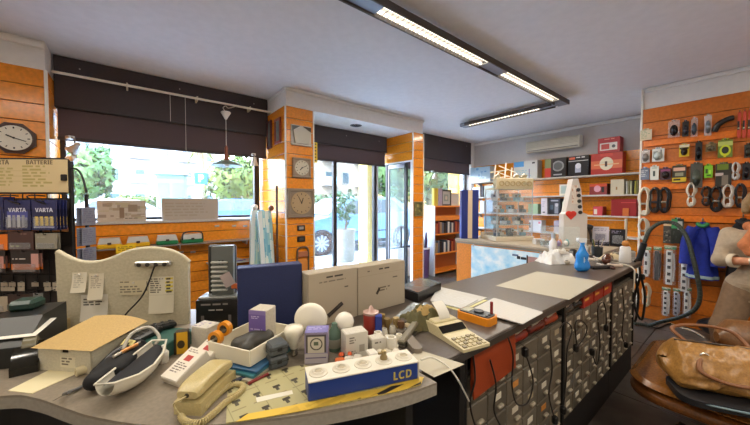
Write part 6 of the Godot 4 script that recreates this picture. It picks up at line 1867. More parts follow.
	# tangle of black leads hanging off the counter's far end
	for k in 6:
		var x := 3.30 + 0.004 * k
		var z := -0.62 - 0.045 * k
		o = T("hanging_lead", ["first", "second", "third", "fourth", "fifth", "sixth"][k] + " black lead of the tangle hanging at the counter's far end", "cable", Vector3(x, DESK, z))
		var dx := 0.03 + 0.01 * (k % 3)
		P(o, "lead", tb(curve([Vector3(-0.06, 0.006, 0), Vector3(0.028, 0.004, 0.0), Vector3(dx, -0.12, 0.02), Vector3(dx + 0.015, -0.35 - 0.04 * (k % 4), -0.02), Vector3(dx + 0.03, -0.5 - 0.03 * k, 0.03), Vector3(dx + 0.02, -0.3, 0.05), Vector3(dx, -0.15, 0.03)], 6), 0.009, 7), mt("171513", 0.5))
		P(o, "plug", bx(0.03, 0.05, 0.03, dx, -0.13, 0.035, 0.008), mt("100f0e", 0.4))
	# more small goods in the far heap
	var heap := [[573, 256, 0.05, 0.06, 0.04, "2a282a", "black compact camera beside the carrier bag"], [587, 255, 0.04, 0.09, 0.04, "c8c4bc", "small white carton behind the spray bottle"], [591, 259, 0.06, 0.03, 0.05, "3a2c28", "brown tin behind the cordless handset"], [616, 257.5, 0.05, 0.05, 0.05, "8a8478", "grey plastic tub beside the canister"], [566, 264, 0.05, 0.025, 0.04, "b0a898", "beige plug lying before the carrier bag"], [600, 266, 0.05, 0.02, 0.03, "d0c8c0", "white charger lying before the purse"], [612, 269, 0.045, 0.02, 0.03, "4a2c24", "dark red lighter case at the counter's edge"], [632, 259, 0.04, 0.07, 0.04, "a8a098", "pale grey box in the counter's far corner"]]
	for e in heap:
		o = T("small_goods", e[6], "box", on_y(e[0], e[1]), e[0] * 13.0, "small goods at the counter's far end")
		P(o, "goods_body", bx(e[2], e[3], e[4], 0, e[3] / 2 + 0.0005, 0, 0.006), mt(e[5], 0.35))
		P(o, "goods_face", bx(e[2] * 0.7, e[3] * 0.5, 0.002, 0, e[3] * 0.55, e[4] / 2 + 0.0005, 0.0005), mt("8f8a84", 0.4))
		P(o, "goods_cap", bx(e[2] * 0.5, 0.006, e[4] * 0.5, 0, e[3] + 0.003, 0, 0.002), mt("3c3834", 0.4))

# ---------------------------------------------------------------- back of the shop
func shelf_box(x0: float, x1: float, sy: float, hpx: float, hex: String, label: String, front: Material = null, dep := 0.2, xf := 5.99, group := "goods on the back shelves", called := "goods_carton") -> Dictionary:
	var a := on_x(x0, 200, xf)
	var b := on_x(x1, 200, xf)
	var w := absf(b.z - a.z) - 0.006
	var h := hpx * mpp((a + b) / 2)
	var d := {"p": Vector3(xf + dep / 2, sy + 0.001, (a.z + b.z) / 2), "yaw": -90.0, "w": w, "h": h, "d": dep}
	carton(called, label, "carton", d, hex, front, null, null, group)
	return d

func build_back():
	var metal := mt("b8b4b0", 0.35, 0.5)
	# air conditioner
	var o := T("air_conditioner", "cream wall-mounted air conditioner near the ceiling", "air conditioner", Vector3(6.24, 2.39, -2.39), -90)
	P(o, "casing", MB.new().prism(PackedVector2Array([Vector2(0, 0.02), Vector2(0.16, 0.0), Vector2(0.19, 0.05), Vector2(0.185, 0.19), Vector2(0.16, 0.21), Vector2(0, 0.21)]), -0.455, 0.455, Transform3D(Basis(Vector3.UP, -PI / 2), Vector3.ZERO)), mt("d6cdb8", 0.45))
	for k in 5:
		P(o, "grille_slat", bx(0.86, 0.008, 0.006, 0, 0.09 + k * 0.022, 0.191, 0.001), mt("b4ab98", 0.5))
	P(o, "air_flap", bx(0.86, 0.03, 0.008, 0, 0.035, 0.178, 0.002), mt("8f8878", 0.5), Vector3.ZERO, Vector3(0, 0, 0))
	# shelf boards
	var ys := [0.56, 0.88, 1.21, 1.55, 1.88]
	for k in ys.size():
		o = T("wall_shelf", ["lowest", "second", "third", "fourth", "topmost"][k] + " pale shelf along the back wall", "shelf", Vector3(6.245, ys[k] - 0.022, -2.51))
		P(o, "shelf_board", bx(0.28, 0.022, 3.1, -0.14, 0.011, 0, 0.002), mt("cfc8bc", 0.45))
		for z in [-1.4, -0.45, 0.5, 1.4]:
			P(o, "shelf_bracket", MB.new().prism(PackedVector2Array([Vector2(0, 0), Vector2(-0.22, 0), Vector2(0, -0.1)]), z - 0.006, z + 0.006), metal)
	# topmost shelf
	shelf_box(470, 490, 1.88, 15, "b4c8d4", "pale blue and clear packaged lamp at the window end of the topmost shelf", pr("tb1", 96, 80, "a8c0d0", [["s", 0.2, 0.1, 0.6, 0.7, ["88a8c8", "c8dce4", "6f94b8"], 14], [0, 0.82, 1, 0.18, "e0e8e8"]], 0.2))
	shelf_box(513, 537, 1.88, 18, "d8d4cc", "white carton with a blue corner and fine drawing on the topmost shelf", pr("tb2", 96, 80, "d8d8d0", [[0, 0, 0.45, 0.3, "5a9ad0"], ["t", 0.1, 0.5, 0.7, 0.4, "a8c8d0", 4], [0.66, 0.45, 0.05, 0.5, "8a7c9c"], [0.8, 0.1, 0.12, 0.08, "2a2a2a"]]))
	shelf_box(544, 566, 1.88, 19, "241e1c", "black pan carton with a green and red label strip on the topmost shelf", pr("tb3", 112, 112, "241e1c", [[0, 0, 0.3, 0.5, "8a9060"], [0, 0.5, 0.3, 0.5, "c84030"], ["c", 0.62, 0.42, 0.28, "8f908c"], ["c", 0.62, 0.42, 0.2, "5c5e5c"], [0.42, 0.84, 0.4, 0.08, "a8a8a8"], [0.3, 0, 0.1, 1, "3a2c28"]], 0.3))
	shelf_box(567.5, 588, 1.88, 20, "16161c", "black carton picturing a small white appliance on the topmost shelf", pr("tb4", 112, 112, "16161c", [[0, 0.24, 1, 0.04, "c8c8c8"], [0.05, 0.06, 0.3, 0.12, "d8603c"], ["t", 0.4, 0.06, 0.5, 0.1, "e0e0e0", 1], [0.35, 0.45, 0.3, 0.4, "b8bcd0"], ["c", 0.5, 0.5, 0.14, "e4e4ec"]], 0.3))
	var rd := shelf_box(590, 622, 1.88, 21, "b82a1e", "large red carton with a white starburst on the topmost shelf", pr("tb5", 160, 112, "b82a1e", [[0, 0.35, 1, 0.4, "d86a40"], ["c", 0.5, 0.5, 0.22, "e8dcc0"], [0.1, 0.52, 0.8, 0.06, "e8b080"], [0.3, 0.4, 0.4, 0.1, "dcd0b0"], [0.46, 0.4, 0.08, 0.25, "4a3028"], [0.3, 0.0, 0.4, 0.16, "d04030"]], 0.35))
	shelf_box(596.5, 619, 1.882 + rd.h, 15, "a8202a", "small red carton with a white radio pictured, stacked on the red one", pr("tb6", 128, 96, "b02028", [[0.1, 0.35, 0.8, 0.5, "e8e0d4"], [0.16, 0.42, 0.38, 0.36, "c84038"], ["c", 0.72, 0.6, 0.08, "4a4a50"], ["t", 0.3, 0.08, 0.5, 0.12, "e08c80", 1]], 0.35))
	# fourth shelf
	shelf_box(472.5, 480, 1.55, 10, "dcd8d8", "narrow white carton at the window end of the fourth shelf")
	shelf_box(481, 483.5, 1.55, 11, "2a2426", "thin black carton between white ones on the fourth shelf")
	shelf_box(484, 494, 1.55, 11, "d8e4dc", "pale green-white carton beside the glass tower on the fourth shelf")
	shelf_box(559, 573, 1.55, 11, "c8d0c8", "pale framed carton beside the cone display on the fourth shelf", pr("fb1", 64, 48, "e4dcc8", [[0.12, 0.15, 0.76, 0.7, "a8b8b0"]]))
	shelf_box(589, 607, 1.55, 11, "7a2c2c", "carton with a pink basin pictured on the fourth shelf", pr("fb2", 96, 64, "8a2c28", [[0.0, 0.0, 1, 0.25, "d8502c"], ["c", 0.45, 0.45, 0.2, "d898a8"], [0.3, 0.35, 0.35, 0.3, "d8a0b0"], [0.7, 0.3, 0.15, 0.5, "1c1416"]]))
	shelf_box(610, 624, 1.55, 15, "cfc4a8", "plain cream carton with a small brown mark on the fourth shelf", pr("fb3", 80, 80, "cfc4a8", [[0.4, 0.5, 0.12, 0.2, "a07848"]]))
	for k in 6:
		shelf_box(625.5 + k * 2.1, 627.3 + k * 2.1, 1.55, 13 + (k % 2), ["e0dcd0", "9a9468", "e4dfae", "2a2822", "c8c058", "8a8a58"][k], ["white", "olive", "pale yellow", "black", "lime", "moss green"][k] + " slim booklet at the wall end of the fourth shelf", null, 0.16, 5.99, "booklets on the fourth shelf", "booklet")
	# third shelf
	shelf_box(480, 484, 1.21, 12, "d8d4d0", "slim white carton at the window end of the third shelf")
	shelf_box(486, 493, 1.21, 13, "c8dcea", "light blue carton at the window end of the third shelf")
	shelf_box(528, 538, 1.21, 10, "a8c49a", "soft green carton beside the glass tower on the third shelf")
	shelf_box(541, 547.5, 1.21, 16, "d4ccd0", "tall white carton beside the black one on the third shelf", pr("ths1", 32, 80, "d4ccd0", [[0.3, 0.85, 0.4, 0.08, "2a2a30"], ["t", 0.2, 0.2, 0.6, 0.4, "b0a8b0", 4]]))
	shelf_box(549, 560.5, 1.21, 16, "1a1c24", "black carton picturing steel kettles on the third shelf", pr("ths2", 64, 80, "1a1c24", [[0.15, 0.1, 0.7, 0.08, "b8b8c0"], [0.5, 0.3, 0.35, 0.65, "8a8c94"], [0.12, 0.4, 0.28, 0.3, "4a5a68"], ["c", 0.68, 0.4, 0.14, "c8c8cc"]], 0.3))
	shelf_box(562, 567, 1.21, 13, "b8c8b4", "small grey-green carton behind the cone display")
	shelf_box(593, 603, 1.21, 9, "c83a3a", "pink-red carton with a white corner on the third shelf", pr("ths3", 64, 48, "c84048", [[0.1, 0.3, 0.35, 0.6, "d8ccb8"]]))
	shelf_box(611, 637, 1.21, 17, "8a1a1c", "wide dark red carton at the wall end of the third shelf", pr("ths4", 128, 80, "941c1e", [[0.4, 0.18, 0.6, 0.05, "c84a44"]], 0.35))
	shelf_box(622.5, 629, 1.21, 8, "d8702c", "small orange carton before the dark red one", null, 0.05, 5.965)
	# second shelf
	shelf_box(484, 494, 0.88, 12, "a8d0dc", "pale cyan carton at the window end of the second shelf")
	shelf_box(529, 542, 0.88, 11, "d8dce0", "white carton with a black mark on the second shelf", pr("ses1", 64, 56, "d8dce0", [[0.02, 0.2, 0.14, 0.5, "2a2a2c"], [0.75, 0.1, 0.2, 0.2, "c87880"]]))
	shelf_box(554, 560, 0.88, 12, "c8c0cc", "lilac-white carton beside the cone display on the second shelf")
	# navy and cream upright carton on the back counter
	var T0 := 0.95
	o = T("back_counter", "orange-fronted back counter with a painted pale blue poster", "counter", Vector3(3.65, 0, -1.675), -90)
	var cl := 1.59
	P(o, "counter_slab", bx(cl, 0.03, 0.64, 0, T0 - 0.015, 0, 0.003), mt("b8a890", 0.4, 0.0, "fine", 1.5))
	P(o, "front_panel", bx(cl - 0.02, T0 - 0.05, 0.02, 0, (T0 - 0.03) / 2 + 0.01, 0.29, 0.002), mt("ee8f34", 0.35, 0.0, "fine", 0.8))
	for s in [-1, 1]:
		P(o, "side_panel", bx(0.02, T0 - 0.03, 0.56, s * (cl / 2 - 0.02), (T0 - 0.03) / 2, 0, 0.002), mt("ee8f34", 0.35, 0.0, "fine", 0.8))
	P(o, "back_panel", bx(cl - 0.04, T0 - 0.03, 0.02, 0, (T0 - 0.03) / 2, -0.27, 0.002), mt("cfc8bc", 0.5))
	P(o, "nosing", bx(cl, 0.022, 0.012, 0, T0 - 0.045, 0.305, 0.002), mt("8f8472", 0.45))
	o = T("counter_reflection", "glossy panel painted with a pale blue and white poster on the back counter's front", "reflection", Vector3(3.336, 0.575, -1.80), -90)  # stands for a glass showcase front; the daylight reflection is painted into its colours
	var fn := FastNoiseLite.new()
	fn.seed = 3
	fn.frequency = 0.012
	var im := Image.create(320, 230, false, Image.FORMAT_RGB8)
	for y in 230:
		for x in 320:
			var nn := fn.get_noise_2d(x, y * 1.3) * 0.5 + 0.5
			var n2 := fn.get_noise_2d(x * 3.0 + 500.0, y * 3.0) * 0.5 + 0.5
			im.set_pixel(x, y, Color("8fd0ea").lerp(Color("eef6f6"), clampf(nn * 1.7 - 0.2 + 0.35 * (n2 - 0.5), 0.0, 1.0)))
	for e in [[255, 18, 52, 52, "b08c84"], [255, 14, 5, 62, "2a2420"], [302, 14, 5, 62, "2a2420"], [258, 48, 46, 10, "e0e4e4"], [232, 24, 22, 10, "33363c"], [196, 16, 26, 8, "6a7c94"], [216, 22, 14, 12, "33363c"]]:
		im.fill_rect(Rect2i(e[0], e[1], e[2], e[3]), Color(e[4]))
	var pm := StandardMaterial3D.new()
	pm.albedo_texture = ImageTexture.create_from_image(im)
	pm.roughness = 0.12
	P(o, "reflection_sheet", bx(0.86, 0.62, 0.003, 0, 0, 0, 0.0), pm)
	for s in [-1, 1]:
		P(o, "panel_clip", bx(0.02, 0.03, 0.006, s * 0.4, 0.31, 0.002, 0.001), metal)
	o = T("upright_carton", "tall navy carton with a cream middle stripe on the back counter", "carton", Vector3(3.47, T0, -2.36), CY - 6)
	P(o, "carton_body", bx(0.215, 0.63, 0.14, 0, 0.316, 0, 0.003), mt("1c2c78", 0.4))
	P(o, "cream_stripe", bx(0.055, 0.62, 0.004, 0, 0.316, 0.0715, 0.001), mt("d8c09c", 0.5))
	for s in [-1, 1]:
		P(o, "fold_line", bx(0.003, 0.62, 0.003, s * 0.06, 0.316, 0.071, 0.0), mt("101a4c", 0.5))
	# glass display tower
	var tp := Vector3(3.72, T0, -1.96)
	o = T("glass_tower", "square glass display tower of watches with a cream fretwork crown", "showcase", tp, CY + 8)
	var W := 0.46
	var H := 0.58
	var gl := glass("e4f2f4", 0.05, 0.02)
	P(o, "tower_base", bx(W + 0.04, 0.05, W * 0.7, 0, 0.026, 0, 0.004), mt("cbbfa8", 0.4))
	for s in [-1, 1]:
		P(o, "glass_side", bx(0.005, H, W * 0.62, s * W / 2, 0.05 + H / 2, 0, 0.0), gl)
		P(o, "glass_face", bx(W, H, 0.005, 0, 0.05 + H / 2, s * W * 0.31, 0.0), gl)
		for s2 in [-1, 1]:
			P(o, "corner_rod", tb([Vector3(s * W / 2, 0.05, s2 * W * 0.31), Vector3(s * W / 2, 0.05 + H, s2 * W * 0.31)], 0.006, 8), metal)
	for k in 3:
		P(o, "glass_shelf", bx(W - 0.02, 0.006, W * 0.58, 0, 0.05 + H * (k + 1) / 4.0, 0, 0.0), mt("b8d8dc", 0.08))
	P(o, "crown_board", bx(W + 0.02, 0.13, 0.02, 0, 0.05 + H + 0.066, W * 0.3, 0.004), mt("d8c8a4", 0.5, 0.0, "fine", 3.0))
	P(o, "crown_top", bx(W + 0.02, 0.02, W * 0.64, 0, 0.05 + H + 0.01, 0, 0.004), mt("d8c8a4", 0.5))
	for k in 6:
		P(o, "fret_ring", MB.new().lathe([Vector2(0.022, -0.004), Vector2(0.032, -0.004), Vector2(0.032, 0.004), Vector2(0.022, 0.004), Vector2(0.022, -0.004)], 18, Transform3D(Basis(Vector3.RIGHT, PI / 2), Vector3(-W / 2 + 0.05 + k * (W - 0.1) / 5, 0.05 + H + 0.066, W * 0.3 + 0.013)), 20), mt("a89468", 0.5))
	var BT := Basis(Vector3.UP, deg_to_rad(CY + 8))
	var gi := 0
	for k in 4:
		for j in 5:
			gi += 1
			var lp := Vector3(-W / 2 + 0.055 + j * 0.087, 0.053 + H * k / 4.0 + (0.002 if k else 0.0), 0.04 - 0.06 * ((j + k) % 2))
			var cols := ["b8bcc4", "5a6a78", "d8d4cc", "3c4048", "a88c70", "88b4c8", "e0e4e8"]
			var q := T("gift_box", "open watch box, %s of five, on the tower's %s shelf" % [["first", "second", "third", "fourth", "last"][j], ["bottom", "second", "third", "top"][k]], "box", tp + BT * lp, CY + 8 + (j * 13) % 20 - 10, "watch boxes in the glass tower")
			P(q, "box_base", bx(0.07, 0.04, 0.05, 0, 0.021, 0, 0.004), mt(cols[gi % 7], 0.4))
			P(q, "box_lid", bx(0.07, 0.055, 0.012, 0, 0.066, -0.022, 0.003), mt(cols[(gi * 3 + 1) % 7], 0.4), Vector3.ZERO, Vector3(-8, 0, 0))
			P(q, "watch", pz(0.014, 0.008, 0, 0.06, -0.012, 14), mt(["c8c4b8", "2a2c34", "b09860"][gi % 3], 0.25, 0.6))
	# lattice panel and ornaments standing on the tower
	o = T("lattice_panel", "white-framed lattice panel leaning on top of the glass tower", "panel", tp + BT * Vector3(-0.1, 0.05 + H + 0.022, 0.02), CY + 8)
	for s in [-1, 1]:
		P(o, "lattice_frame", bx(0.016, 0.27, 0.014, s * 0.11, 0.14, 0, 0.003), mt("e0d4c0", 0.4), Vector3.ZERO, Vector3(-6, 0, -8))
	P(o, "lattice_frame", bx(0.016, 0.32, 0.012, 0.02, 0.16, 0.01, 0.003), mt("e8e0d8", 0.4), Vector3.ZERO, Vector3(-6, 0, -8))
	for k in 6:
		P(o, "lattice_bar", bx(0.24, 0.011, 0.006, 0.0, 0.05 + k * 0.04, 0, 0.001), mt("e4d6b8", 0.5), Vector3.ZERO, Vector3(-6, 0, -20 if k % 2 else 8))
	for e in [[0.14, "cream rattan ornament at the corner of the tower's crown", 0.07], [0.04, "pale ceramic ornament in the middle of the tower's crown", 0.06], [-0.2, "small cream ornament at the window side of the tower's crown", 0.05]]:
		o = T("ornament", e[1], "ornament", tp + BT * Vector3(e[0], 0.05 + H + 0.0215, 0.09), 0)
		P(o, "ornament_body", MB.new().lathe([Vector2(0, 0), Vector2(e[2] * 0.6, 0), Vector2(e[2], 0.04), Vector2(e[2] * 0.9, 0.09), Vector2(e[2] * 0.5, 0.12), Vector2(e[2] * 0.7, 0.15), Vector2(0, 0.16)], 14), mt("d8cba8", 0.5, 0.0, "speck", 4.0))
		P(o, "ornament_bow", tb([Vector3(-0.06, 0.13, 0), Vector3(0, 0.17, 0.01), Vector3(0.06, 0.12, 0)], 0.008, 7), mt("e8e4d8", 0.4))
	# cone-shaped counter display
	o = T("cone_display", "white tapering counter display with dark discs and a red heart", "display", Vector3(3.76, T0, -1.25), CY - 10)
	var hh := 0.72
	P(o, "display_face", MB.new().prism(PackedVector2Array([Vector2(-0.115, 0), Vector2(0.115, 0), Vector2(0.115, 0.34), Vector2(0.07, 0.36), Vector2(0.05, 0.6), Vector2(0.02, hh), Vector2(-0.03, hh), Vector2(-0.095, 0.36), Vector2(-0.115, 0.34)]), -0.06, 0.06), mt("d0c8c0", 0.4))
	for k in 5:
		P(o, "dark_disc", pz(0.02, 0.01, 0.02 + 0.006 * k, 0.6 - k * 0.06, 0.059, 16), mt("2c2a2c", 0.3))
	for s in [-1, 1]:
		P(o, "heart_lobe", pz(0.03, 0.008, -0.045 + s * 0.022, 0.345, 0.059, 16), mt("d8301c", 0.35))
	P(o, "heart_point", MB.new().prism(PackedVector2Array([Vector2(-0.094, 0.333), Vector2(0.004, 0.333), Vector2(-0.045, 0.28)]), 0.059, 0.067), mt("d8301c", 0.35))
	P(o, "photo_strip", bx(0.06, 0.2, 0.004, -0.01, 0.55, 0.061, 0.001), pr("conep", 32, 96, "e0d4c8", [["s", 0, 0, 1, 1, ["c89a80", "e8d0c0", "b07868", "f0e4dc"], 20]]))
	o = T("cube_showcase", "low clear cube of colourful trinkets before the cone display", "showcase", Vector3(3.46, T0, -1.27), CY)
	P(o, "glass_cube", bx(0.30, 0.22, 0.18, 0, 0.111, 0, 0.003), glass("dff0ea", 0.14, 0.03))
	P(o, "cube_floor", bx(0.27, 0.012, 0.21, 0, 0.006, 0, 0.002), metal)
	for k in 6:
		P(o, "trinket", MB.new().ball(Vector3(0.022, 0.03 + 0.01 * (k % 2), 0.02), Vector3(-0.09 + k * 0.036, 0.045, 0.02 - 0.04 * (k % 2)), 12), mt(["4a5ab0", "d8b030", "8a6aa0", "c87048", "e0dcd8", "3a8a8a"][k], 0.3))
	for e in [[484, 238.5, 0.14, 0.08, "c8b898", "beige carton lying beside the navy carton on the back counter"], [545, 246, 0.12, 0.05, "2a2826", "flat black tray at the middle of the back counter"], [536, 244.5, 0.1, 0.06, "cfc8c0", "small white carton before the glass tower"]]:
		var q := on_y(e[0], e[1], T0)
		carton("counter_carton", e[5], "carton", {"p": Vector3(q.x + 0.06, T0, q.z), "yaw": CY, "w": e[2], "h": e[3], "d": 0.08}, e[4], pr("cc" + e[4], 48, 32, e[4], [["t", 0.15, 0.3, 0.6, 0.4, "7a7468", 2]]))
	# hair dryer and cards hung on a rack behind the counter end
	var rk := T("wire_rack", "white wire rack with hanging goods behind the counter's far end", "rack", Vector3(4.15, 0, -1.12), -75)
	for x in [-0.24, 0.24]:
		P(rk, "rack_post", cy(0.012, 1.24, x, 0, 0, 10), mt("c8bfae", 0.4))
	for k in 9:
		P(rk, "rack_wire", tb([Vector3(-0.24, 0.3 + k * 0.115, 0), Vector3(0.24, 0.3 + k * 0.115, 0)], 0.004, 6), mt("c8bfae", 0.4))
	P(rk, "rack_foot", bx(0.54, 0.02, 0.3, 0, 0.01, 0, 0.003), mt("c8bfae", 0.4))
	P(rk, "rack_card", bx(0.46, 0.7, 0.004, 0, 0.75, -0.008, 0.0), mt("a8947a", 0.6))
	var RB := Basis(Vector3.UP, deg_to_rad(-75))
	o = T("hair_dryer", "black hair dryer hanging on the wire rack", "hair dryer", Vector3(4.15, 1.12, -1.12) + RB * Vector3(-0.13, 0, 0.05), -75)
	P(o, "barrel", tb([Vector3(-0.09, 0.03, 0), Vector3(0.04, 0.02, 0), Vector3(0.08, 0.01, 0)], [0.024, 0.03, 0.026], 12), mt("2a2422", 0.3))
	P(o, "handle", tb([Vector3(0.04, 0.01, 0), Vector3(0.06, -0.07, 0), Vector3(0.065, -0.15, 0)], [0.018, 0.014, 0.012], 10), mt("1e1a1a", 0.35))
	for e in [[0.02, 1.05, "d8d4e0", "white and violet blister card on the wire rack", 0.15], [0.17, 1.03, "14121a", "black boxed set on the wire rack's wall end", 0.13], [0.03, 0.88, "26262c", "dark blister card low on the wire rack", 0.14]]:
		o = T("rack_pack", e[3], "pack", Vector3(4.15, 0, -1.12) + RB * Vector3(e[0], e[1], 0.02), -75)
		P(o, "card", bx(e[4], 0.19, 0.004, 0, 0, 0, 0.0), pr("rk" + e[2], 64, 72, e[2], [["t", 0.1, 0.12, 0.8, 0.2, "9a94b0", 2], [0.2, 0.45, 0.6, 0.35, "8a86a0" if e[2] != "14121a" else "2a2838"]]))
		P(o, "bubble", bx(e[4] * 0.7, 0.09, 0.02, 0, -0.02, 0.011, 0.006), glass("e8ecf0", 0.2, 0.05))
	# bookcase under the third window
	var bz := -4.0
	o = T("bookcase", "low bookcase with orange shelves under the third window", "bookcase", Vector3(5.08, 0, bz))
	for x in [-0.5, 0.5]:
		P(o, "side_panel", bx(0.025, 1.36, 0.26, x, 0.68, 0, 0.002), mt("cfd0d4", 0.4))
	for y in [0.06, 0.42, 0.80, 1.12, 1.35]:
		P(o, "shelf_board", bx(0.98, 0.03 if y < 1.1 or y > 1.2 else 0.09, 0.26, 0, y, 0, 0.002), mt("ea8a2c", 0.4))
	P(o, "back_panel", bx(0.98, 1.34, 0.01, 0, 0.68, -0.125, 0.0), mt("b86a30", 0.5))
	var bc := ["3a2c28", "8a3028", "d8d0c4", "2c3448", "a88a68", "5a2430", "e0dcd4", "6a7080", "b85a30", "44505c"]
	var names := ["dark brown", "brick red", "white", "navy", "tan", "maroon", "cream", "slate", "rust", "steel blue"]
	for r in [[0.815, "upper"], [0.435, "lower"]]:
		for k in 14:
			var hgt := 0.2 + 0.05 * ((k * 7) % 4) / 4.0
			one("book", names[(k * 3 + int(r[0] * 10)) % 10] + " book, %s from the door, on the bookcase's %s row" % [["first", "second", "third", "fourth", "fifth", "sixth", "seventh", "eighth", "ninth", "tenth", "eleventh", "twelfth", "thirteenth", "fourteenth"][k], r[1]], "book", bx(0.05, hgt, 0.17, 0, hgt / 2, 0, 0.003), mt(bc[(k * 3 + int(r[0] * 10)) % 10], 0.5), Vector3(4.66 + k * 0.061, r[0] + 0.001, bz + 0.03), 0, "books on the bookcase")
	# frames and boards on the bookcase
	framed("photo_frame", "dark grey framed photograph standing on the bookcase", "picture frame", Vector3(5.02, 1.366 + 0.16, bz + 0.04), 0, 0.3, 0.32, mt("4a4648", 0.4), pr("ph1", 64, 64, "b8b4ac", [[0.2, 0.25, 0.6, 0.5, "8f948c"], ["c", 0.5, 0.5, 0.15, "c8b8a8"]]), 0.03)
	framed("photo_frame", "pale wide frame standing beside the dark one on the bookcase", "picture frame", Vector3(5.34, 1.366 + 0.13, bz + 0.0), 0, 0.3, 0.26, mt("d8ccb8", 0.4), mt("cfc4b8", 0.5), 0.03)
	carton("ledger_board", "upright yellow carton at the open end of the bookcase", "carton", {"p": Vector3(4.66, 1.366, bz + 0.06), "yaw": 0.0, "w": 0.12, "h": 0.34, "d": 0.06}, "d8b83c")
	carton("ledger_board", "upright lilac carton beside the yellow one on the bookcase", "carton", {"p": Vector3(4.79, 1.366, bz + 0.06), "yaw": 0.0, "w": 0.11, "h": 0.34, "d": 0.06}, "b4a0b0")
	# low stand of boards in the window beside the door
	o = T("umbrella_bin", "white-rimmed bin of dark umbrellas in the window beside the bookcase", "bin", Vector3(4.38, 0, -3.98))
	P(o, "bin_body", MB.new().lathe([Vector2(0, 0), Vector2(0.1, 0), Vector2(0.12, 0.55), Vector2(0.11, 0.55), Vector2(0.095, 0.02), Vector2(0, 0.02)], 20), mt("5c4470", 0.4))
	P(o, "bin_rim", MB.new().lathe([Vector2(0.115, 0.54), Vector2(0.128, 0.545), Vector2(0.128, 0.575), Vector2(0.112, 0.575)], 20), mt("e8e8ec", 0.4))
	for k in 5:
		var a := TAU * k / 5
		P(o, "umbrella", tb([Vector3(cos(a) * 0.04, 0.05, sin(a) * 0.04), Vector3(cos(a) * 0.06, 0.7, sin(a) * 0.06), Vector3(cos(a) * 0.062, 0.86, sin(a) * 0.062)], [0.02, 0.022, 0.006], 8), mt(["2a2444", "4a2448", "202434", "5a3468", "302040"][k], 0.5))
	# photograph strip hung on the second pillar
	framed("pillar_card", "small dark photograph card on the narrow orange pillar", "picture", on_z(418, 209, -3.556), 0, 0.2, 0.24, mt("8a7a48", 0.4), pr("pc1", 48, 64, "6a6438", [["s", 0, 0, 1, 1, ["4a4a2c", "8a8448", "3a4a38", "a89858"], 22]]), 0.015)

# ---------------------------------------------------------------- goods on the right wall
const RX := 4.905
func rw(px: float, py: float, off := 0.0) -> Vector3:
	return on_x(px, py, RX - off)
func hang(called: String, label: String, cat: String, x0: float, y0: float, x1: float, y1: float, m: Material, bubble: String, group := "blister packs on the right wall", off := 0.05):
	var a := rw(x0, y1, off)
	var b := rw(x1, y0, off)
	var w := absf(b.z - a.z)
	var h := b.y - a.y
	var o := T(called, label, cat, Vector3(RX - off, a.y, (a.z + b.z) / 2), -90, group)
	P(o, "card", bx(w, h, 0.003, 0, h / 2, 0, 0.0), m)
	if bubble:
		P(o, "contents", MB.new().ball(Vector3(w * 0.36, h * 0.34, 0.022), Vector3(0, h * 0.42, 0.006), 14), mt(bubble, 0.25))
	P(o, "hook", tb([Vector3(0, h + 0.004, -off + 0.008), Vector3(0, h + 0.004, 0.03), Vector3(0, h + 0.016, 0.036)], 0.003, 6), mt("b8b4ac", 0.3, 0.7))
	P(o, "hang_tab", bx(w * 0.5, 0.018, 0.003, 0, h + 0.006, 0, 0.0), m)
	return o
func coil(label: String, px: float, y0: float, y1: float, wpx: float, hex: String, pinch := 0.55):
	var a := rw(px, y1, 0.05)
	var b := rw(px, y0, 0.05)
	var h := b.y - a.y
	var w := wpx * mpp(b)
	var o := T("cable_coil", label, "cable", Vector3(RX - 0.05, a.y, (a.z + b.z) / 2), -90, "coiled leads on the right wall")
	var m := mt(hex, 0.45)
	for k in 5:
		var pts := []
		for i in 28:
			var t := TAU * i / 28.0
			var yy := cos(t)
			var pin := 1.0 - pinch * exp(-pow((yy + 0.15) / 0.3, 2))
			pts.append(Vector3(sin(t) * w * (0.5 - 0.05 * k) * pin * (0.9 + 0.1 * sin(k * 2.1 + t)), h * (0.5 + yy * (0.49 - 0.02 * ((k * 3) % 5))), 0.008 * (k - 2)))
		P(o, "loop", tb(pts, maxf(0.005, w * 0.05), 7, true), m)
	P(o, "tie", bx(w * 0.4, h * 0.08, 0.045, 0, h * 0.42, 0, 0.008), mt("8a8478" if hex != "16141a" else "2c2a30", 0.5))
	P(o, "plug", bx(w * 0.3, h * 0.16, 0.03, w * 0.1, h * 0.12, 0.02, 0.006), m)
	P(o, "hook", tb([Vector3(0, h * 0.93, -0.045), Vector3(0, h * 0.93, 0.03), Vector3(0, h * 0.97, 0.036)], 0.004, 6), mt("b8b4ac", 0.3, 0.7))
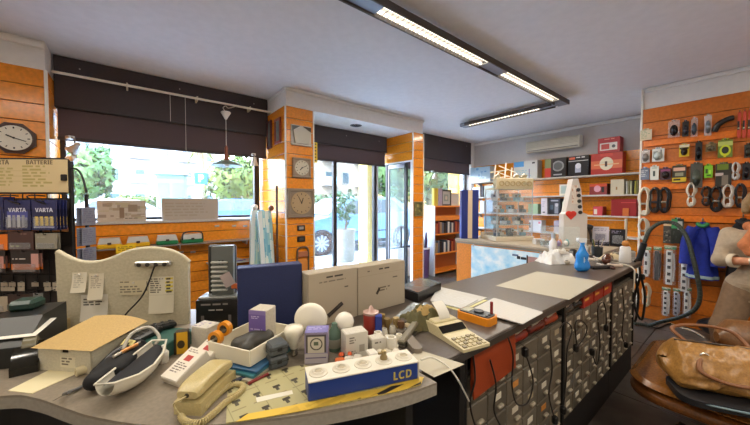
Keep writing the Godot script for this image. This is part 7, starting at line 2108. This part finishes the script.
func strip_pack(label: String, px0: float, py0: float, px1: float, py1: float, n: int, hex := "dcdad6"):
	var a := rw(px0, py1, 0.05)
	var b := rw(px1, py0, 0.05)
	var w := absf(b.z - a.z)
	var h := b.y - a.y
	var o := T("power_strip", label, "power strip", Vector3(RX - 0.05, a.y, (a.z + b.z) / 2), -90, "bagged power strips on the right wall")
	P(o, "strip_body", bx(w * 0.5, h * 0.86, 0.035, -w * 0.05, h * 0.44, 0, 0.006), mt(hex, 0.35))
	for k in n:
		P(o, "socket", bx(w * 0.26, h * 0.86 / n * 0.45, 0.004, -w * 0.05, h * 0.86 * (k + 0.5) / n + 0.01, 0.018, 0.001), mt("26222a", 0.5), Vector3.ZERO, Vector3(0, 0, 0))
	P(o, "header_card", bx(w * 0.95, h * 0.10, 0.004, 0, h * 0.95, 0.0, 0.0), pr("hdr", 64, 20, "5a8a64", [[0, 0, 1, 0.35, "cfc8a8"], ["t", 0.1, 0.5, 0.8, 0.3, "dce4d4", 1]]))
	P(o, "clear_bag", bx(w * 0.96, h * 0.9, 0.045, 0, h * 0.45, 0, 0.012), glass("e8eef0", 0.10, 0.12))
	P(o, "lead", tb(curve([Vector3(w * 0.28, h * 0.1, 0), Vector3(w * 0.34, h * 0.5, 0.008), Vector3(w * 0.26, h * 0.8, 0), Vector3(w * 0.36, h * 0.4, -0.008)], 5), 0.008, 6), mt(hex, 0.4))
	P(o, "hook", tb([Vector3(0, h * 0.96, -0.045), Vector3(0, h * 0.96, 0.03)], 0.004, 6), mt("b8b4ac", 0.3, 0.7))

func build_right_wall():
	# orange rails standing proud between the rows
	var rail := mt("ee7c18", 0.3, 0.0, "fine", 0.5)
	var ry := [2.13, 1.855, 1.61, 1.24, 0.86]
	for k in ry.size():
		var o := T("wall_rail", ["topmost", "second", "third", "fourth", "lowest"][k] + " bright orange rail along the right wall", "rail", Vector3(RX, ry[k], 0.38))
		P(o, "rail_board", bx(0.03, 0.085, 2.5, -0.012, 0, 0, 0.004), rail)
		P(o, "rail_lip", bx(0.012, 0.012, 2.5, -0.03, 0.036, 0, 0.003), mt("c86414", 0.35))
	# row one
	hang("price_sheet", "pale price sheet clipped to the edge of the right wall", "notice", 640, 129, 652, 141, pr("prs", 64, 64, "cdbfa4", [["t", 0.1, 0.1, 0.8, 0.8, "8a9a78", 6]]), "", "price sheets")
	hang("adaptor_pack", "clear pack with a black plug and blue tip in the top row", "pack", 668, 120, 680, 138, glass("dfe6ea", 0.2, 0.1), "24262c")
	hang("adaptor_pack", "slim black pack between two clear ones in the top row", "pack", 682, 121, 689, 137, mt("26262a", 0.3), "3a3c44")
	hang("adaptor_pack", "clear pack of grey-blue plugs in the top row", "pack", 690.5, 118, 698, 137, glass("dfe6ea", 0.2, 0.1), "4c5866")
	hang("adaptor_pack", "long clear pack with pale plugs in the top row", "pack", 704, 115, 712, 136, glass("e6ecee", 0.3, 0.1), "8a949c")
	var o := T("shaver_adaptor", "curved black adaptor hanging bare in the top row", "adaptor", rw(723, 124, 0.04), -90)
	P(o, "adaptor_body", tb(curve([Vector3(-0.06, -0.07, 0), Vector3(-0.03, 0.0, 0.01), Vector3(0.03, 0.04, 0.01), Vector3(0.07, 0.05, 0)], 5), 0.026, 10), mt("1c1a1c", 0.3))
	P(o, "hook", tb([Vector3(0, 0.05, -0.03), Vector3(0, 0.05, 0.03)], 0.004, 6), mt("b8b4ac", 0.3, 0.7))
	for k in 3:
		hang("red_pack", "tall red and black pack, %s of three at the end of the top row" % ["first", "second", "third"][k], "pack", 737 + k * 5.2, 112 - k, 741.5 + k * 5.2, 138, pr("redp", 32, 96, "c8442c", [[0, 0.35, 0.6, 0.35, "1c1814"], [0.1, 0.6, 0.5, 0.06, "b8c8a0"]]), "", "red packs in the top row")
	# row two
	hang("plug_pack", "pale blister pack at the edge of the second row", "pack", 641, 150, 650, 163, pr("r2p", 48, 64, "b8b0ac", [[0.2, 0.3, 0.5, 0.5, "5a5458"], ["t", 0.1, 0.05, 0.8, 0.15, "e4e0d8", 1]]), "8f8a88")
	hang("plug_pack", "wide grey-white blister pack in the second row", "pack", 652, 148, 664.5, 162, pr("r2q", 64, 64, "cdd0cc", [[0.1, 0.2, 0.4, 0.5, "8a9494"], [0.7, 0.1, 0.1, 0.6, "3a3a40"]]), "b8c4c4")
	hang("plug_pack", "yellow blister card with black plugs in the second row", "pack", 679, 144, 689.5, 157, pr("r2y", 64, 64, "e0c428", [[0, 0, 1, 0.22, "d8d0b8"], [0.05, 0.24, 0.9, 0.16, "2c2414"]]), "2a2420")
	hang("black_sheath", "long black pointed sheath in the second row", "pouch", 695, 142, 702.5, 161, mt("16171a", 0.4), "1e2228")
	hang("wire_reel", "dull grey-green wire reel hanging in the second row", "reel", 705.5, 143, 716.5, 152, mt("7a6c48", 0.5), "5a5440")
	hang("lime_pack", "lime green card with a yellow-handled tool in the second row", "pack", 717.5, 139, 733, 158, pr("r2l", 80, 96, "6a7a20", [[0, 0.1, 1, 0.25, "b8c060"], ["c", 0.5, 0.6, 0.38, "c8d428"], ["c", 0.5, 0.58, 0.24, "1c2010"], [0.42, 0.8, 0.16, 0.2, "d8d018"]]), "")
	hang("plug_pack", "dark round blister at the end of the second row", "pack", 744, 144, 752, 158, mt("2c2e28", 0.4), "3a3c34")
	# row three
	hang("cable_box", "blue-grey box at the edge of the third row", "box", 640.5, 168, 649.5, 180, pr("r3x", 48, 48, "6a7488", [["t", 0.1, 0.2, 0.8, 0.6, "cdd0d4", 4]]), "")
	hang("cable_box", "white box with black print in the third row", "box", 650, 166, 659, 180, pr("r3w", 48, 64, "d8d8d0", [[0.35, 0.35, 0.25, 0.4, "3a4a48"], ["t", 0.2, 0.1, 0.6, 0.15, "a8b8a8", 1]]), "")
	hang("plug_pack", "dark purple blister card in the third row", "pack", 660, 168, 671, 180, pr("r3p", 64, 64, "4a3038", [[0.05, 0.08, 0.9, 0.2, "8a4068"]]), "2a2428")
	hang("plug_pack", "yellow and black card under a pale oval sticker in the third row", "pack", 672, 165, 686.5, 183, pr("r3o", 80, 96, "3a3428", [[0.08, 0.12, 0.85, 0.2, "d8a890"], [0.2, 0.42, 0.6, 0.2, "8a8a70"], [0, 0.7, 1, 0.25, "d0b020"], [0.1, 0.78, 0.5, 0.1, "2a2410"]]), "")
	hang("plug_pack", "long smoky clear pack in the third row", "pack", 690, 163, 703, 188, mt("4a4a44", 0.3), "5a6058")
	hang("lime_pack", "square bright lime card in the third row", "pack", 704, 165, 713, 178, pr("r3l", 64, 64, "7cc020", [[0.15, 0.3, 0.3, 0.35, "2c4a10"], [0.55, 0.4, 0.25, 0.3, "a8e040"], [0.3, 0.75, 0.5, 0.1, "2a3a10"]]), "")
	hang("torch_pack", "olive and black torch card in the third row", "pack", 715, 163, 732, 187, pr("r3t", 80, 112, "2a2620", [[0.1, 0.02, 0.7, 0.25, "6a8020"], [0.0, 0.4, 0.5, 0.14, "c8b8b8"], [0.4, 0.5, 0.4, 0.45, "7a7064"]]), "")
	coil("short white lead in the third row", 735.5, 162, 180, 7, "cfcac6")
	hang("plug_pack", "black hanging pouch at the end of the third row", "pouch", 742, 163, 751, 180, mt("1c1c24", 0.4), "24242e")
	# row four: coiled leads
	coil("thick off-white coiled lead at the edge of the right wall", 644, 187, 216, 12, "d8d0be", 0.25)
	coil("white coiled lead hanging below the thick one at the wall's edge", 643, 218, 240, 10, "cfcabc", 0.3)
	coil("round black coiled lead beside the off-white one", 654.5, 187, 213, 11, "16141a", 0.15)
	coil("second round black coiled lead beside the first", 664, 187, 213, 11, "18161a", 0.15)
	coil("white figure-eight lead alone in the middle of the fourth row", 691, 182, 207, 9, "dcd4c6", 0.6)
	coil("brown-black coiled lead in the fourth row", 706, 186, 206, 9, "241a16", 0.5)
	coil("large black flared lead in the fourth row", 716, 186, 212, 12, "141418", 0.65)
	coil("white twisted lead beside the black flared one", 727.5, 184, 208, 11, "d8cec4", 0.5)
	coil("long dark lead at the end of the fourth row", 740, 183, 208, 9, "1c1a22", 0.3)
	# row five
	hang("screw_pack", "clear pack of dark fittings in the fifth row", "pack", 663, 224, 675, 243, pr("r5a", 64, 80, "4a4640", [[0, 0, 1, 0.12, "d8b890"], ["s", 0.05, 0.2, 0.9, 0.75, ["2a2a28", "6a6458", "3a3c38", "8a8474"], 30]]), "")
	hang("screw_pack", "green-headed pack with a white tag in the fifth row", "pack", 671, 219, 684, 243, pr("r5b", 64, 96, "22281f", [[0, 0, 0.5, 0.4, "3a8a54"], [0.5, 0.1, 0.4, 0.35, "a8a8a0"], ["s", 0.05, 0.5, 0.9, 0.45, ["1c1c1a", "3a3c38", "2a2a28"], 20]]), "", "blister packs on the right wall", 0.08)
	# power strips
	strip_pack("white three-way power strip in a clear bag at the wall's edge", 642, 247, 651.5, 276, 3)
	strip_pack("black bagged power strip between white ones", 652.5, 247, 662, 280, 4, "1c1c22")
	strip_pack("white five-way power strip in a clear bag under the fifth row", 663, 246, 677, 284, 5)
	strip_pack("long white six-way power strip beside the blue jacket", 678, 247, 692, 291, 6)
	strip_pack("white five-way power strip low on the wall", 661, 288, 671, 315, 5)
	strip_pack("grey five-way power strip low on the wall", 672, 289, 681, 315, 5, "a8a6b0")
	strip_pack("white bagged power strip behind the hose's lower bend", 682, 288, 692, 317, 4)
	coil("small cream lead hanging low at the wall's edge", 646, 283, 307, 8, "cfc2a8", 0.3)
	# jackets on hooks
	for e in [["0f2a9c", 702, 222, 279, 20, "bright blue work jacket with a pale reflective hem", "blue"], ["12121c", 742, 218, 300, 22, "dark navy coat hanging behind the standing woman", "dark"]]:
		var a := rw(e[1], e[3], 0.12)
		var b := rw(e[1], e[2], 0.12)
		var h := b.y - a.y
		var w: float = e[4] * mpp(b)
		o = T("hanging_jacket", e[5], "jacket", Vector3(RX - 0.11, a.y, (a.z + b.z) / 2), -90)
		var fold := func(u: float, v: float) -> Vector3:
			var an := TAU * u
			var ww := w * (0.34 + 0.2 * v) 
			if v < 0.12:
				ww *= 0.25 + 0.75 * v / 0.12
			var rip := 1.0 + 0.14 * sin(an * 5.0 + v * 3.0) * v
			return Vector3(cos(an) * ww * rip, h * (1.0 - v), sin(an) * 0.075 * rip * (0.4 + 0.6 * v))
		P(o, "jacket_body", MB.new().patch(fold, 36, 16, true), mt(e[0], 0.75, 0.0, "coarse", 3.0))
		for s in ([-1, 1] if e[6] == "blue" else [1]):
			P(o, "sleeve", tb(curve([Vector3(s * w * 0.3, h * 0.9, 0.02), Vector3(s * w * 0.5, h * 0.65, 0.04), Vector3(s * w * 0.55, h * 0.25, 0.05)], 5), 0.055, 10), mt(e[0], 0.75, 0.0, "coarse", 3.0))
		P(o, "collar", tb(curve([Vector3(-w * 0.18, h * 0.97, 0.03), Vector3(0, h * 0.93, 0.06), Vector3(w * 0.18, h * 0.97, 0.03)], 4), 0.02, 8), mt("2f7a48" if e[6] == "blue" else "16161e", 0.7))
		if e[6] == "blue":
			P(o, "reflective_hem", MB.new().patch(func(u, v): return fold.call(u, 0.93 + 0.05 * v) * Vector3(1.03, 1, 1.06), 36, 2, true), mt("9ab0a8", 0.4))
		P(o, "hook", tb([Vector3(0, h + 0.01, -0.1), Vector3(0, h + 0.01, 0.02), Vector3(0, h + 0.04, 0.03)], 0.006, 7), mt("b8b4ac", 0.3, 0.7))
	# vacuum hose
	var hp := [[644, 243, 4.45], [650, 230, 4.5], [662, 222.5, 4.55], [676, 224, 4.55], [686, 236, 4.5], [692, 254, 4.45], [697, 275, 4.4], [700, 295, 4.4], [695, 309, 4.4], [680, 317, 4.45], [660, 322, 4.5], [646, 326, 4.55]]
	var pts := []
	for e in hp:
		pts.append(on_x(e[0], e[1], e[2]))
	pts.append(Vector3(4.5, 0.03, -0.85))
	var c0: Vector3 = pts[0]
	o = T("vacuum_hose", "thick dark grey-green vacuum hose arching in front of the right wall", "hose", Vector3(c0.x, 0, c0.z))
	var sm := []
	for p in curve(pts, 10):
		sm.append(Vector3(p.x - c0.x, maxf(p.y, 0.026), p.z - c0.z))
	P(o, "hose", tb(sm, 0.019, 10), mt("2e3630", 0.5))
	for i in range(2, sm.size() - 2, 2):
		var t: Vector3 = (sm[i + 1] - sm[i - 1]).normalized()
		var r := PackedVector3Array()
		var bs := Basis.looking_at(t, Vector3.UP if absf(t.y) < 0.9 else Vector3.RIGHT)
		P(o, "hose_rib", MB.new().lathe([Vector2(0.018, -0.005), Vector2(0.0215, 0.0), Vector2(0.018, 0.005)], 12, Transform3D(bs * Basis(Vector3.RIGHT, PI / 2), sm[i])), mt("384038", 0.5))
	P(o, "hose_end", tb([sm[0], sm[0] + Vector3(0, -0.25, -0.05)], 0.03, 10), mt("1a1c1a", 0.4))
	o = T("vacuum_cleaner", "low black vacuum cleaner body at the foot of the right wall", "vacuum cleaner", Vector3(4.70, 0, -0.12), -90)
	P(o, "body", MB.new().ball(Vector3(0.26, 0.11, 0.15), Vector3(0, 0.13, 0), 20), mt("141416", 0.3))
	for s in [-1, 1]:
		P(o, "wheel", MB.new().cyl(0.07, 0.03, Vector3.ZERO, 18, Transform3D(Basis(Vector3.RIGHT, PI / 2), Vector3(0.12, 0.07, s * 0.15 - 0.015))), mt("222426", 0.6))
	P(o, "carry_grip", tb(curve([Vector3(-0.12, 0.22, 0), Vector3(0, 0.27, 0), Vector3(0.12, 0.22, 0)], 4), 0.012, 8), mt("202224", 0.4))
	# loose leads on the floor
	for e in [[[[648, 326], [662, 321], [680, 327], [695, 332], [705, 338]], "c8b89c", "pale lead lying on the floor by the wall"], [[[645, 322], [656, 328], [668, 324], [684, 322], [698, 326]], "2a2622", "dark lead lying on the floor by the wall"]]:
		var q := []
		for k in e[0]:
			q.append(on_y(k[0], k[1], 0.009))
		var rel := []
		for p in q:
			rel.append(p - q[0])
		o = T("floor_lead", e[2], "cable", q[0])
		P(o, "lead", tb(curve(rel, 6), 0.008, 7), mt(e[1], 0.5))

# ---------------------------------------------------------------- the woman with folded arms
func build_person():
	var o := T("person", "person in beige jacket and trousers standing with folded arms by the wall", "person", Vector3(3.86, 0, 0.03), -84)
	var skin := mt("c98a66", 0.5)
	var mb := MB.new()
	var V := func(x, y, z): return Vector3(x, y, z)
	var hipL := Vector3(-0.085, 0.74, 0)
	var hipR := Vector3(0.085, 0.74, 0)
	var kneeL := Vector3(-0.185, 0.40, 0.10)
	var kneeR := Vector3(0.13, 0.41, 0.08)
	var ankL := Vector3(-0.17, 0.07, 0.0)
	var ankR := Vector3(0.14, 0.07, 0.0)
	var shL := Vector3(-0.165, 1.15, -0.03)
	var shR := Vector3(0.165, 1.15, -0.03)
	var elL := Vector3(-0.215, 0.94, 0.05)
	var elR := Vector3(0.215, 0.94, 0.05)
	var wrL := Vector3(-0.03, 0.965, 0.19)
	var wrR := Vector3(0.02, 1.01, 0.17)
	var hdL := Vector3(0.09, 0.99, 0.17)
	var hdR := Vector3(-0.12, 1.06, 0.13)
	var body := [
		[Vector3(0, 0.76, 0), Vector3(0, 1.0, -0.01), 0.125, 0.105, 0.05], [Vector3(-0.07, 1.08, -0.01), Vector3(0.07, 1.08, -0.01), 0.095, 0.095, 0.05], [Vector3(0, 1.1, -0.01), Vector3(0, 1.24, 0.0), 0.07, 0.045, 0.04],
		[shL, elL, 0.05, 0.038, 0.03], [elL, wrL, 0.037, 0.025, 0.02], [shR, elR, 0.05, 0.038, 0.03], [elR, wrR, 0.037, 0.025, 0.02],
		[hipL, kneeL, 0.085, 0.055, 0.04], [kneeL, ankL, 0.053, 0.034, 0.03], [hipR, kneeR, 0.085, 0.055, 0.04], [kneeR, ankR, 0.053, 0.034, 0.03],
		[ankL, ankL + Vector3(0, -0.035, 0.12), 0.035, 0.028, 0.02], [ankR, ankR + Vector3(0, -0.035, 0.12), 0.035, 0.028, 0.02]]
	blob(body, 0.014, mb)
	# head: skull, jaw, nose, brow, lips, ears
	var hc := Vector3(0, 1.385, 0.02)
	blob([[Vector3(0, 1.24, 0.0), Vector3(0, 1.30, 0.01), 0.045, 0.045, 0.02], [hc + Vector3(0, 0.02, -0.02), hc + Vector3(0, 0.03, 0.0), 0.08, 0.078, 0.03], [hc + Vector3(0, -0.03, 0.025), hc + Vector3(0, -0.075, 0.04), 0.058, 0.035, 0.03], [hc + Vector3(0, 0.005, 0.085), hc + Vector3(0, -0.025, 0.1), 0.008, 0.012, 0.012], [hc + Vector3(-0.03, 0.025, 0.066), hc + Vector3(0.03, 0.025, 0.066), 0.012, 0.012, 0.015], [hc + Vector3(-0.018, -0.052, 0.078), hc + Vector3(0.018, -0.052, 0.078), 0.008, 0.008, 0.008], [hc + Vector3(-0.077, 0.0, -0.005), hc + Vector3(-0.08, 0.025, -0.012), 0.01, 0.013, 0.008], [hc + Vector3(0.077, 0.0, -0.005), hc + Vector3(0.08, 0.025, -0.012), 0.01, 0.013, 0.008]], 0.0055, mb)
	# hands: palm and five bent fingers each, closed on the upper arms
	for e in [[wrL, hdL, 1.0], [wrR, hdR, -1.0]]:
		var d: Vector3 = (e[1] - e[0]).normalized()
		var up := Vector3.UP
		var outw := d.cross(up).normalized() * (1.0 if d.cross(up).z > 0 else -1.0)
		var hand := [[e[0], e[0] + d * 0.07, 0.024, 0.026, 0.012], [e[0] + d * 0.03 + up * 0.012, e[0] + d * 0.075 + up * 0.018, 0.018, 0.018, 0.012], [e[0] + d * 0.03 - up * 0.012, e[0] + d * 0.07 - up * 0.018, 0.018, 0.018, 0.012]]
		for k in 4:
			var o0: Vector3 = e[0] + d * 0.075 + up * (0.024 - k * 0.0165) + outw * 0.004
			var ln: float = [0.03, 0.034, 0.032, 0.025][k]
			var p1 := o0 + d * ln + outw * 0.002
			var p2 := p1 + d * ln * 0.7 - outw * 0.012
			hand.append([o0, p1, 0.0085, 0.008, 0.004])
			hand.append([p1, p2, 0.008, 0.0068, 0.004])
		var t0: Vector3 = e[0] + d * 0.03 + up * 0.028
		hand.append([t0, t0 + d * 0.03 + up * 0.022, 0.0105, 0.0095, 0.006])
		hand.append([t0 + d * 0.03 + up * 0.022, t0 + d * 0.055 + up * 0.024 - outw * 0.006, 0.0095, 0.008, 0.006])
		blob(hand, 0.0042, mb)
	P(o, "body", mb, skin)
	# clothes
	var jm := mt("b4a087", 0.8, 0.0, "coarse", 4.0)
	mb = MB.new()
	blob([[Vector3(0, 0.70, 0.0), Vector3(0, 1.0, -0.01), 0.128, 0.112, 0.05], [Vector3(-0.065, 0.74, 0.0), Vector3(0.065, 0.74, 0.0), 0.125, 0.125, 0.03], [Vector3(-0.09, 1.08, -0.01), Vector3(0.09, 1.08, -0.01), 0.11, 0.11, 0.05], [shL, elL, 0.06, 0.052, 0.025], [elL, elL.lerp(wrL, 0.22), 0.052, 0.046, 0.02], [shR, elR, 0.06, 0.052, 0.025], [elR, elR.lerp(wrR, 0.3), 0.052, 0.046, 0.02], [Vector3(0, 1.17, -0.02), Vector3(0, 1.2, -0.01), 0.075, 0.055, 0.03]], 0.014, mb)
	P(o, "jacket", mb, jm, Vector3.ZERO, Vector3.ZERO, "beige open jacket")
	mb = MB.new()
	blob([[Vector3(-0.06, 0.70, 0), Vector3(0.06, 0.70, 0), 0.125, 0.125, 0.04], [hipL, kneeL, 0.105, 0.085, 0.03], [kneeL, ankL + Vector3(0, 0.05, 0), 0.085, 0.075, 0.03], [hipR, kneeR, 0.105, 0.085, 0.03], [kneeR, ankR + Vector3(0, 0.05, 0), 0.085, 0.075, 0.03]], 0.014, mb)
	P(o, "trousers", mb, mt("8c7056", 0.8, 0.0, "coarse", 4.0), Vector3.ZERO, Vector3.ZERO, "tan loose trousers")
	mb = MB.new()
	blob([[Vector3(-0.05, 1.21, 0.045), Vector3(0.05, 1.21, 0.045), 0.035, 0.035, 0.02], [Vector3(-0.06, 1.22, -0.03), Vector3(0.06, 1.22, -0.03), 0.04, 0.04, 0.02], [Vector3(0.02, 1.2, 0.08), Vector3(0.06, 1.08, 0.12), 0.03, 0.025, 0.02], [Vector3(-0.04, 1.2, 0.08), Vector3(-0.10, 1.08, 0.125), 0.032, 0.034, 0.02], [Vector3(-0.10, 1.08, 0.125), Vector3(-0.08, 1.02, 0.15), 0.03, 0.022, 0.02]], 0.01, mb)
	P(o, "scarf", mb, mt("c87848", 0.8, 0.0, "coarse", 5.0), Vector3.ZERO, Vector3.ZERO, "orange-brown scarf")
	mb = MB.new()
	blob([[hc + Vector3(0, 0.045, -0.035), hc + Vector3(0, 0.05, -0.01), 0.092, 0.09, 0.03], [hc + Vector3(-0.075, 0.02, -0.03), hc + Vector3(-0.082, -0.04, -0.02), 0.035, 0.028, 0.03], [hc + Vector3(0.075, 0.02, -0.03), hc + Vector3(0.082, -0.04, -0.02), 0.035, 0.028, 0.03], [hc + Vector3(-0.04, 0.075, 0.05), hc + Vector3(0.05, 0.08, 0.04), 0.028, 0.026, 0.03], [hc + Vector3(0, -0.02, -0.07), hc + Vector3(0, -0.06, -0.06), 0.06, 0.045, 0.03]], 0.008, mb)
	P(o, "hair", mb, mt("b08a58", 0.6, 0.0, "leather", 8.0), Vector3.ZERO, Vector3.ZERO, "short light brown hair")
	for s in [-1, 1]:
		P(o, "eye", MB.new().ball(Vector3(0.011, 0.008, 0.008), hc + Vector3(s * 0.031, 0.008, 0.078), 10), mt("e8e0d8", 0.3))
		var ring := []
		for i in 18:
			ring.append(hc + Vector3(s * 0.034 + cos(TAU * i / 18) * 0.024, 0.006 + sin(TAU * i / 18) * 0.017, 0.098))
		P(o, "spectacle_rim", tb(ring, 0.0018, 6, true), mt("4a3028", 0.3))
		P(o, "spectacle_arm", tb([hc + Vector3(s * 0.058, 0.01, 0.097), hc + Vector3(s * 0.083, 0.012, 0.0)], 0.0018, 6), mt("4a3028", 0.3))
	var bc := wrL.lerp(elL, 0.16)
	var bd := (elL - wrL).normalized()
	P(o, "bracelet", MB.new().lathe([Vector2(0.029, -0.006), Vector2(0.034, 0.0), Vector2(0.029, 0.006)], 18, Transform3D(Basis.looking_at(bd, Vector3.UP) * Basis(Vector3.RIGHT, PI / 2), bc)), mt("d8d0c0", 0.25, 0.7))
	# jacket details: cuffs, front opening, pocket flaps, hem band
	for e in [[elL, wrL, 0.22], [elR, wrR, 0.3]]:
		var cd: Vector3 = (e[1] - e[0]).normalized()
		P(o, "cuff", MB.new().lathe([Vector2(0.047, -0.02), Vector2(0.054, -0.016), Vector2(0.056, 0.012), Vector2(0.05, 0.02), Vector2(0.044, 0.016)], 20, Transform3D(Basis.looking_at(cd, Vector3.UP) * Basis(Vector3.RIGHT, -PI / 2), e[0].lerp(e[1], e[2] + 0.14))), mt("cfc0a8", 0.8))
	P(o, "front_edge", tb(curve([Vector3(0.01, 0.63, 0.126), Vector3(0.0, 0.75, 0.136), Vector3(-0.01, 0.9, 0.122)], 5), 0.006, 6), mt("7c6a54", 0.8))
	for s in [-1, 1]:
		P(o, "pocket_flap", bx(0.09, 0.03, 0.008, 0, 0, 0, 0.003), mt("a08c74", 0.8), Vector3(s * 0.095, 0.76, 0.118), Vector3(-4, s * 28, 0))
	var hem := []
	for i in 28:
		var t := TAU * i / 28
		hem.append(Vector3(cos(t) * 0.178, 0.645 + 0.006 * sin(t * 3), sin(t) * 0.122))
	P(o, "hem_band", tb(hem, 0.012, 7, true), mt("9c8870", 0.8))
	for a in [ankL, ankR]:
		P(o, "shoe", bx(0.085, 0.06, 0.24, a.x, 0.031, a.z + 0.06, 0.025), mt("3a2c24", 0.4))

# ---------------------------------------------------------------- leather chair and the bag on it
func build_armchair():
	var lm := mt("8a5220", 0.28, 0.0, "leather", 3.0)
	var o := T("leather_chair", "brown leather lounge chair with a thick rounded seat", "chair", Vector3(2.42, 0, -0.02), -90)
	# seat: rounded slab, corner towards the counter
	var seat := func(hw: float, hd: float, y0: float, y1: float, rr: float) -> MB:
		var m := MB.new()
		var pl := rrect(hw * 2, hd * 2, rr, 8)
		var prof := [[0.94, y0], [0.99, y0 + 0.012], [1.0, (y0 + y1) / 2], [0.985, y1 - 0.014], [0.93, y1], [0.6, y1 + 0.012], [0.0, y1 + 0.018]]
		var n := pl.size()
		return m.patch(func(u, v):
			var k := int(round(u * n)) % n
			var f: float = v * (prof.size() - 1)
			var i := mini(int(f), prof.size() - 2)
			var t: float = f - i
			var sc: float = lerpf(prof[i][0], prof[i + 1][0], t)
			return Vector3(pl[k].x * sc, lerpf(prof[i][1], prof[i + 1][1], t), pl[k].y * sc), n, 18, true)
	P(o, "seat_base", seat.call(0.40, 0.42, 0.40, 0.465, 0.16), lm)
	P(o, "seat_cushion", seat.call(0.40, 0.42, 0.465, 0.50, 0.16), mt("9c6428", 0.25, 0.0, "leather", 3.0))
	P(o, "back_roll", tb(curve([Vector3(-0.12, 0.58, -0.40), Vector3(-0.08, 0.58, -0.42), Vector3(-0.02, 0.585, -0.44), Vector3(0.15, 0.59, -0.46), Vector3(0.34, 0.585, -0.45), Vector3(0.4, 0.58, -0.42), Vector3(0.43, 0.58, -0.40)], 4), [0.03, 0.05, 0.07, 0.085, 0.1, 0.108, 0.112, 0.113, 0.114, 0.115, 0.115, 0.115, 0.115, 0.115, 0.114, 0.112, 0.108, 0.1, 0.09, 0.08, 0.07, 0.06, 0.05, 0.04, 0.03], 14), mt("8f6238", 0.35, 0.0, "leather", 3.0))
	P(o, "back_stem", bx(0.3, 0.14, 0.05, 0.15, 0.5, -0.44, 0.01), mt("6a4424", 0.4))
	P(o, "pedestal", cy(0.04, 0.36, 0, 0.05, 0, 14), mt("1a1918", 0.4, 0.3))
	for k in 5:
		var a := TAU * k / 5
		P(o, "base_arm", tb([Vector3(0, 0.08, 0), Vector3(cos(a) * 0.3, 0.06, sin(a) * 0.3)], [0.025, 0.016], 8), mt("1a1918", 0.4, 0.3))
		P(o, "castor", MB.new().ball(Vector3(0.028, 0.028, 0.028), Vector3(cos(a) * 0.3, 0.0285, sin(a) * 0.3), 10), mt("101010", 0.5))
	# tan handbag
	var bagm := mt("c48e48", 0.36, 0.0, "leather", 4.0)
	var by := 0.522
	var bp := on_y(708, 392, by)
	o = T("leather_handbag", "slouched tan leather handbag with rolled handles on the chair", "handbag", Vector3(2.19, by + 0.03, -0.05), CY - 24)
	o.scale = Vector3(1.14, 0.86, 1.12)
	var sec := [[0.0, 0.0], [0.1, 0.0], [0.125, 0.03], [0.12, 0.08], [0.085, 0.15], [0.03, 0.205], [0.0, 0.21], [-0.03, 0.205], [-0.085, 0.15], [-0.12, 0.08], [-0.125, 0.03], [-0.1, 0.0]]
	var fn := FastNoiseLite.new()
	fn.seed = 4
	fn.frequency = 0.045
	var skinf := func(u: float, v: float) -> Vector3:
		var t := u * 2.0 - 1.0
		var f := fposmod(v, 1.0) * sec.size()
		var i := int(f) % sec.size()
		var j := (i + 1) % sec.size()
		var zz: float = lerpf(sec[i][0], sec[j][0], f - int(f))
		var yy: float = lerpf(sec[i][1], sec[j][1], f - int(f))
		var e := clampf((absf(t) - 0.86) / 0.14, 0.0, 1.0)
		var sc := 1.0 - 0.9 * e * e
		var sag := 1.0 - 0.22 * smoothstep(0.2, 0.9, t)
		var x := 0.24 * t * (1.0 - 0.12 * yy / 0.21)
		var nn := fn.get_noise_3d(x * 300.0, yy * 420.0, zz * 300.0)
		var y2 := yy * sag if e <= 0.0 else lerpf(yy * sag, 0.1 * sag, e * e)
		return Vector3(x + 0.008 * nn, maxf(0.0, y2 * (1.0 + 0.10 * nn)), zz * sc * (1.0 + 0.16 * nn))
	P(o, "bag_body", MB.new().patch(skinf, 40, 48, true), bagm)
	for z in [0.05, -0.06]:
		P(o, "handle", tb(curve([Vector3(-0.12, 0.17, z), Vector3(-0.15, 0.11 if z > 0 else 0.22, z + 0.07 * signf(z)), Vector3(-0.06, 0.075 if z > 0 else 0.25, z + 0.085 * signf(z)), Vector3(0.05, 0.10 if z > 0 else 0.24, z + 0.075 * signf(z)), Vector3(0.08, 0.175, z)], 8), 0.009, 9), mt("7a4a24", 0.4))
	for p in [Vector3(-0.12, 0.172, 0.068), Vector3(0.08, 0.165, 0.066)]:
		P(o, "ring", MB.new().lathe([Vector2(0.011, -0.003), Vector2(0.016, 0), Vector2(0.011, 0.003)], 14, Transform3D(Basis(Vector3.RIGHT, PI / 2), p)), mt("c8c4bc", 0.25, 0.9))
	P(o, "seam", tb(curve([Vector3(0.2, 0.17, 0.0), Vector3(0.14, 0.155, 0.06), Vector3(0.11, 0.10, 0.112), Vector3(0.1, 0.02, 0.125)], 6), 0.004, 6), mt("5a3818", 0.5))
	P(o, "zip", tb(curve([Vector3(-0.19, 0.208, 0), Vector3(-0.03, 0.213, 0), Vector3(0.1, 0.205, 0)], 5), 0.005, 6), mt("3a2c20", 0.4))
	# black folded strap bag under it
	o = T("black_pouch", "flat black bag with a pale blue zip lying under the handbag", "bag", Vector3(2.14, by, -0.06), CY - 24)
	P(o, "pouch_body", MB.new().prism(rrect(0.5, 0.22, 0.06), 0.0, 0.028, Transform3D(Basis(Vector3.RIGHT, -PI / 2), Vector3(0.02, 0, 0.07)), true), mt("16161a", 0.5))
	P(o, "pouch_zip", tb(curve([Vector3(-0.22, 0.02, 0.10), Vector3(-0.16, 0.02, 0.175), Vector3(0.1, 0.02, 0.183), Vector3(0.24, 0.02, 0.18)], 5), 0.005, 6), mt("6a8088", 0.4))
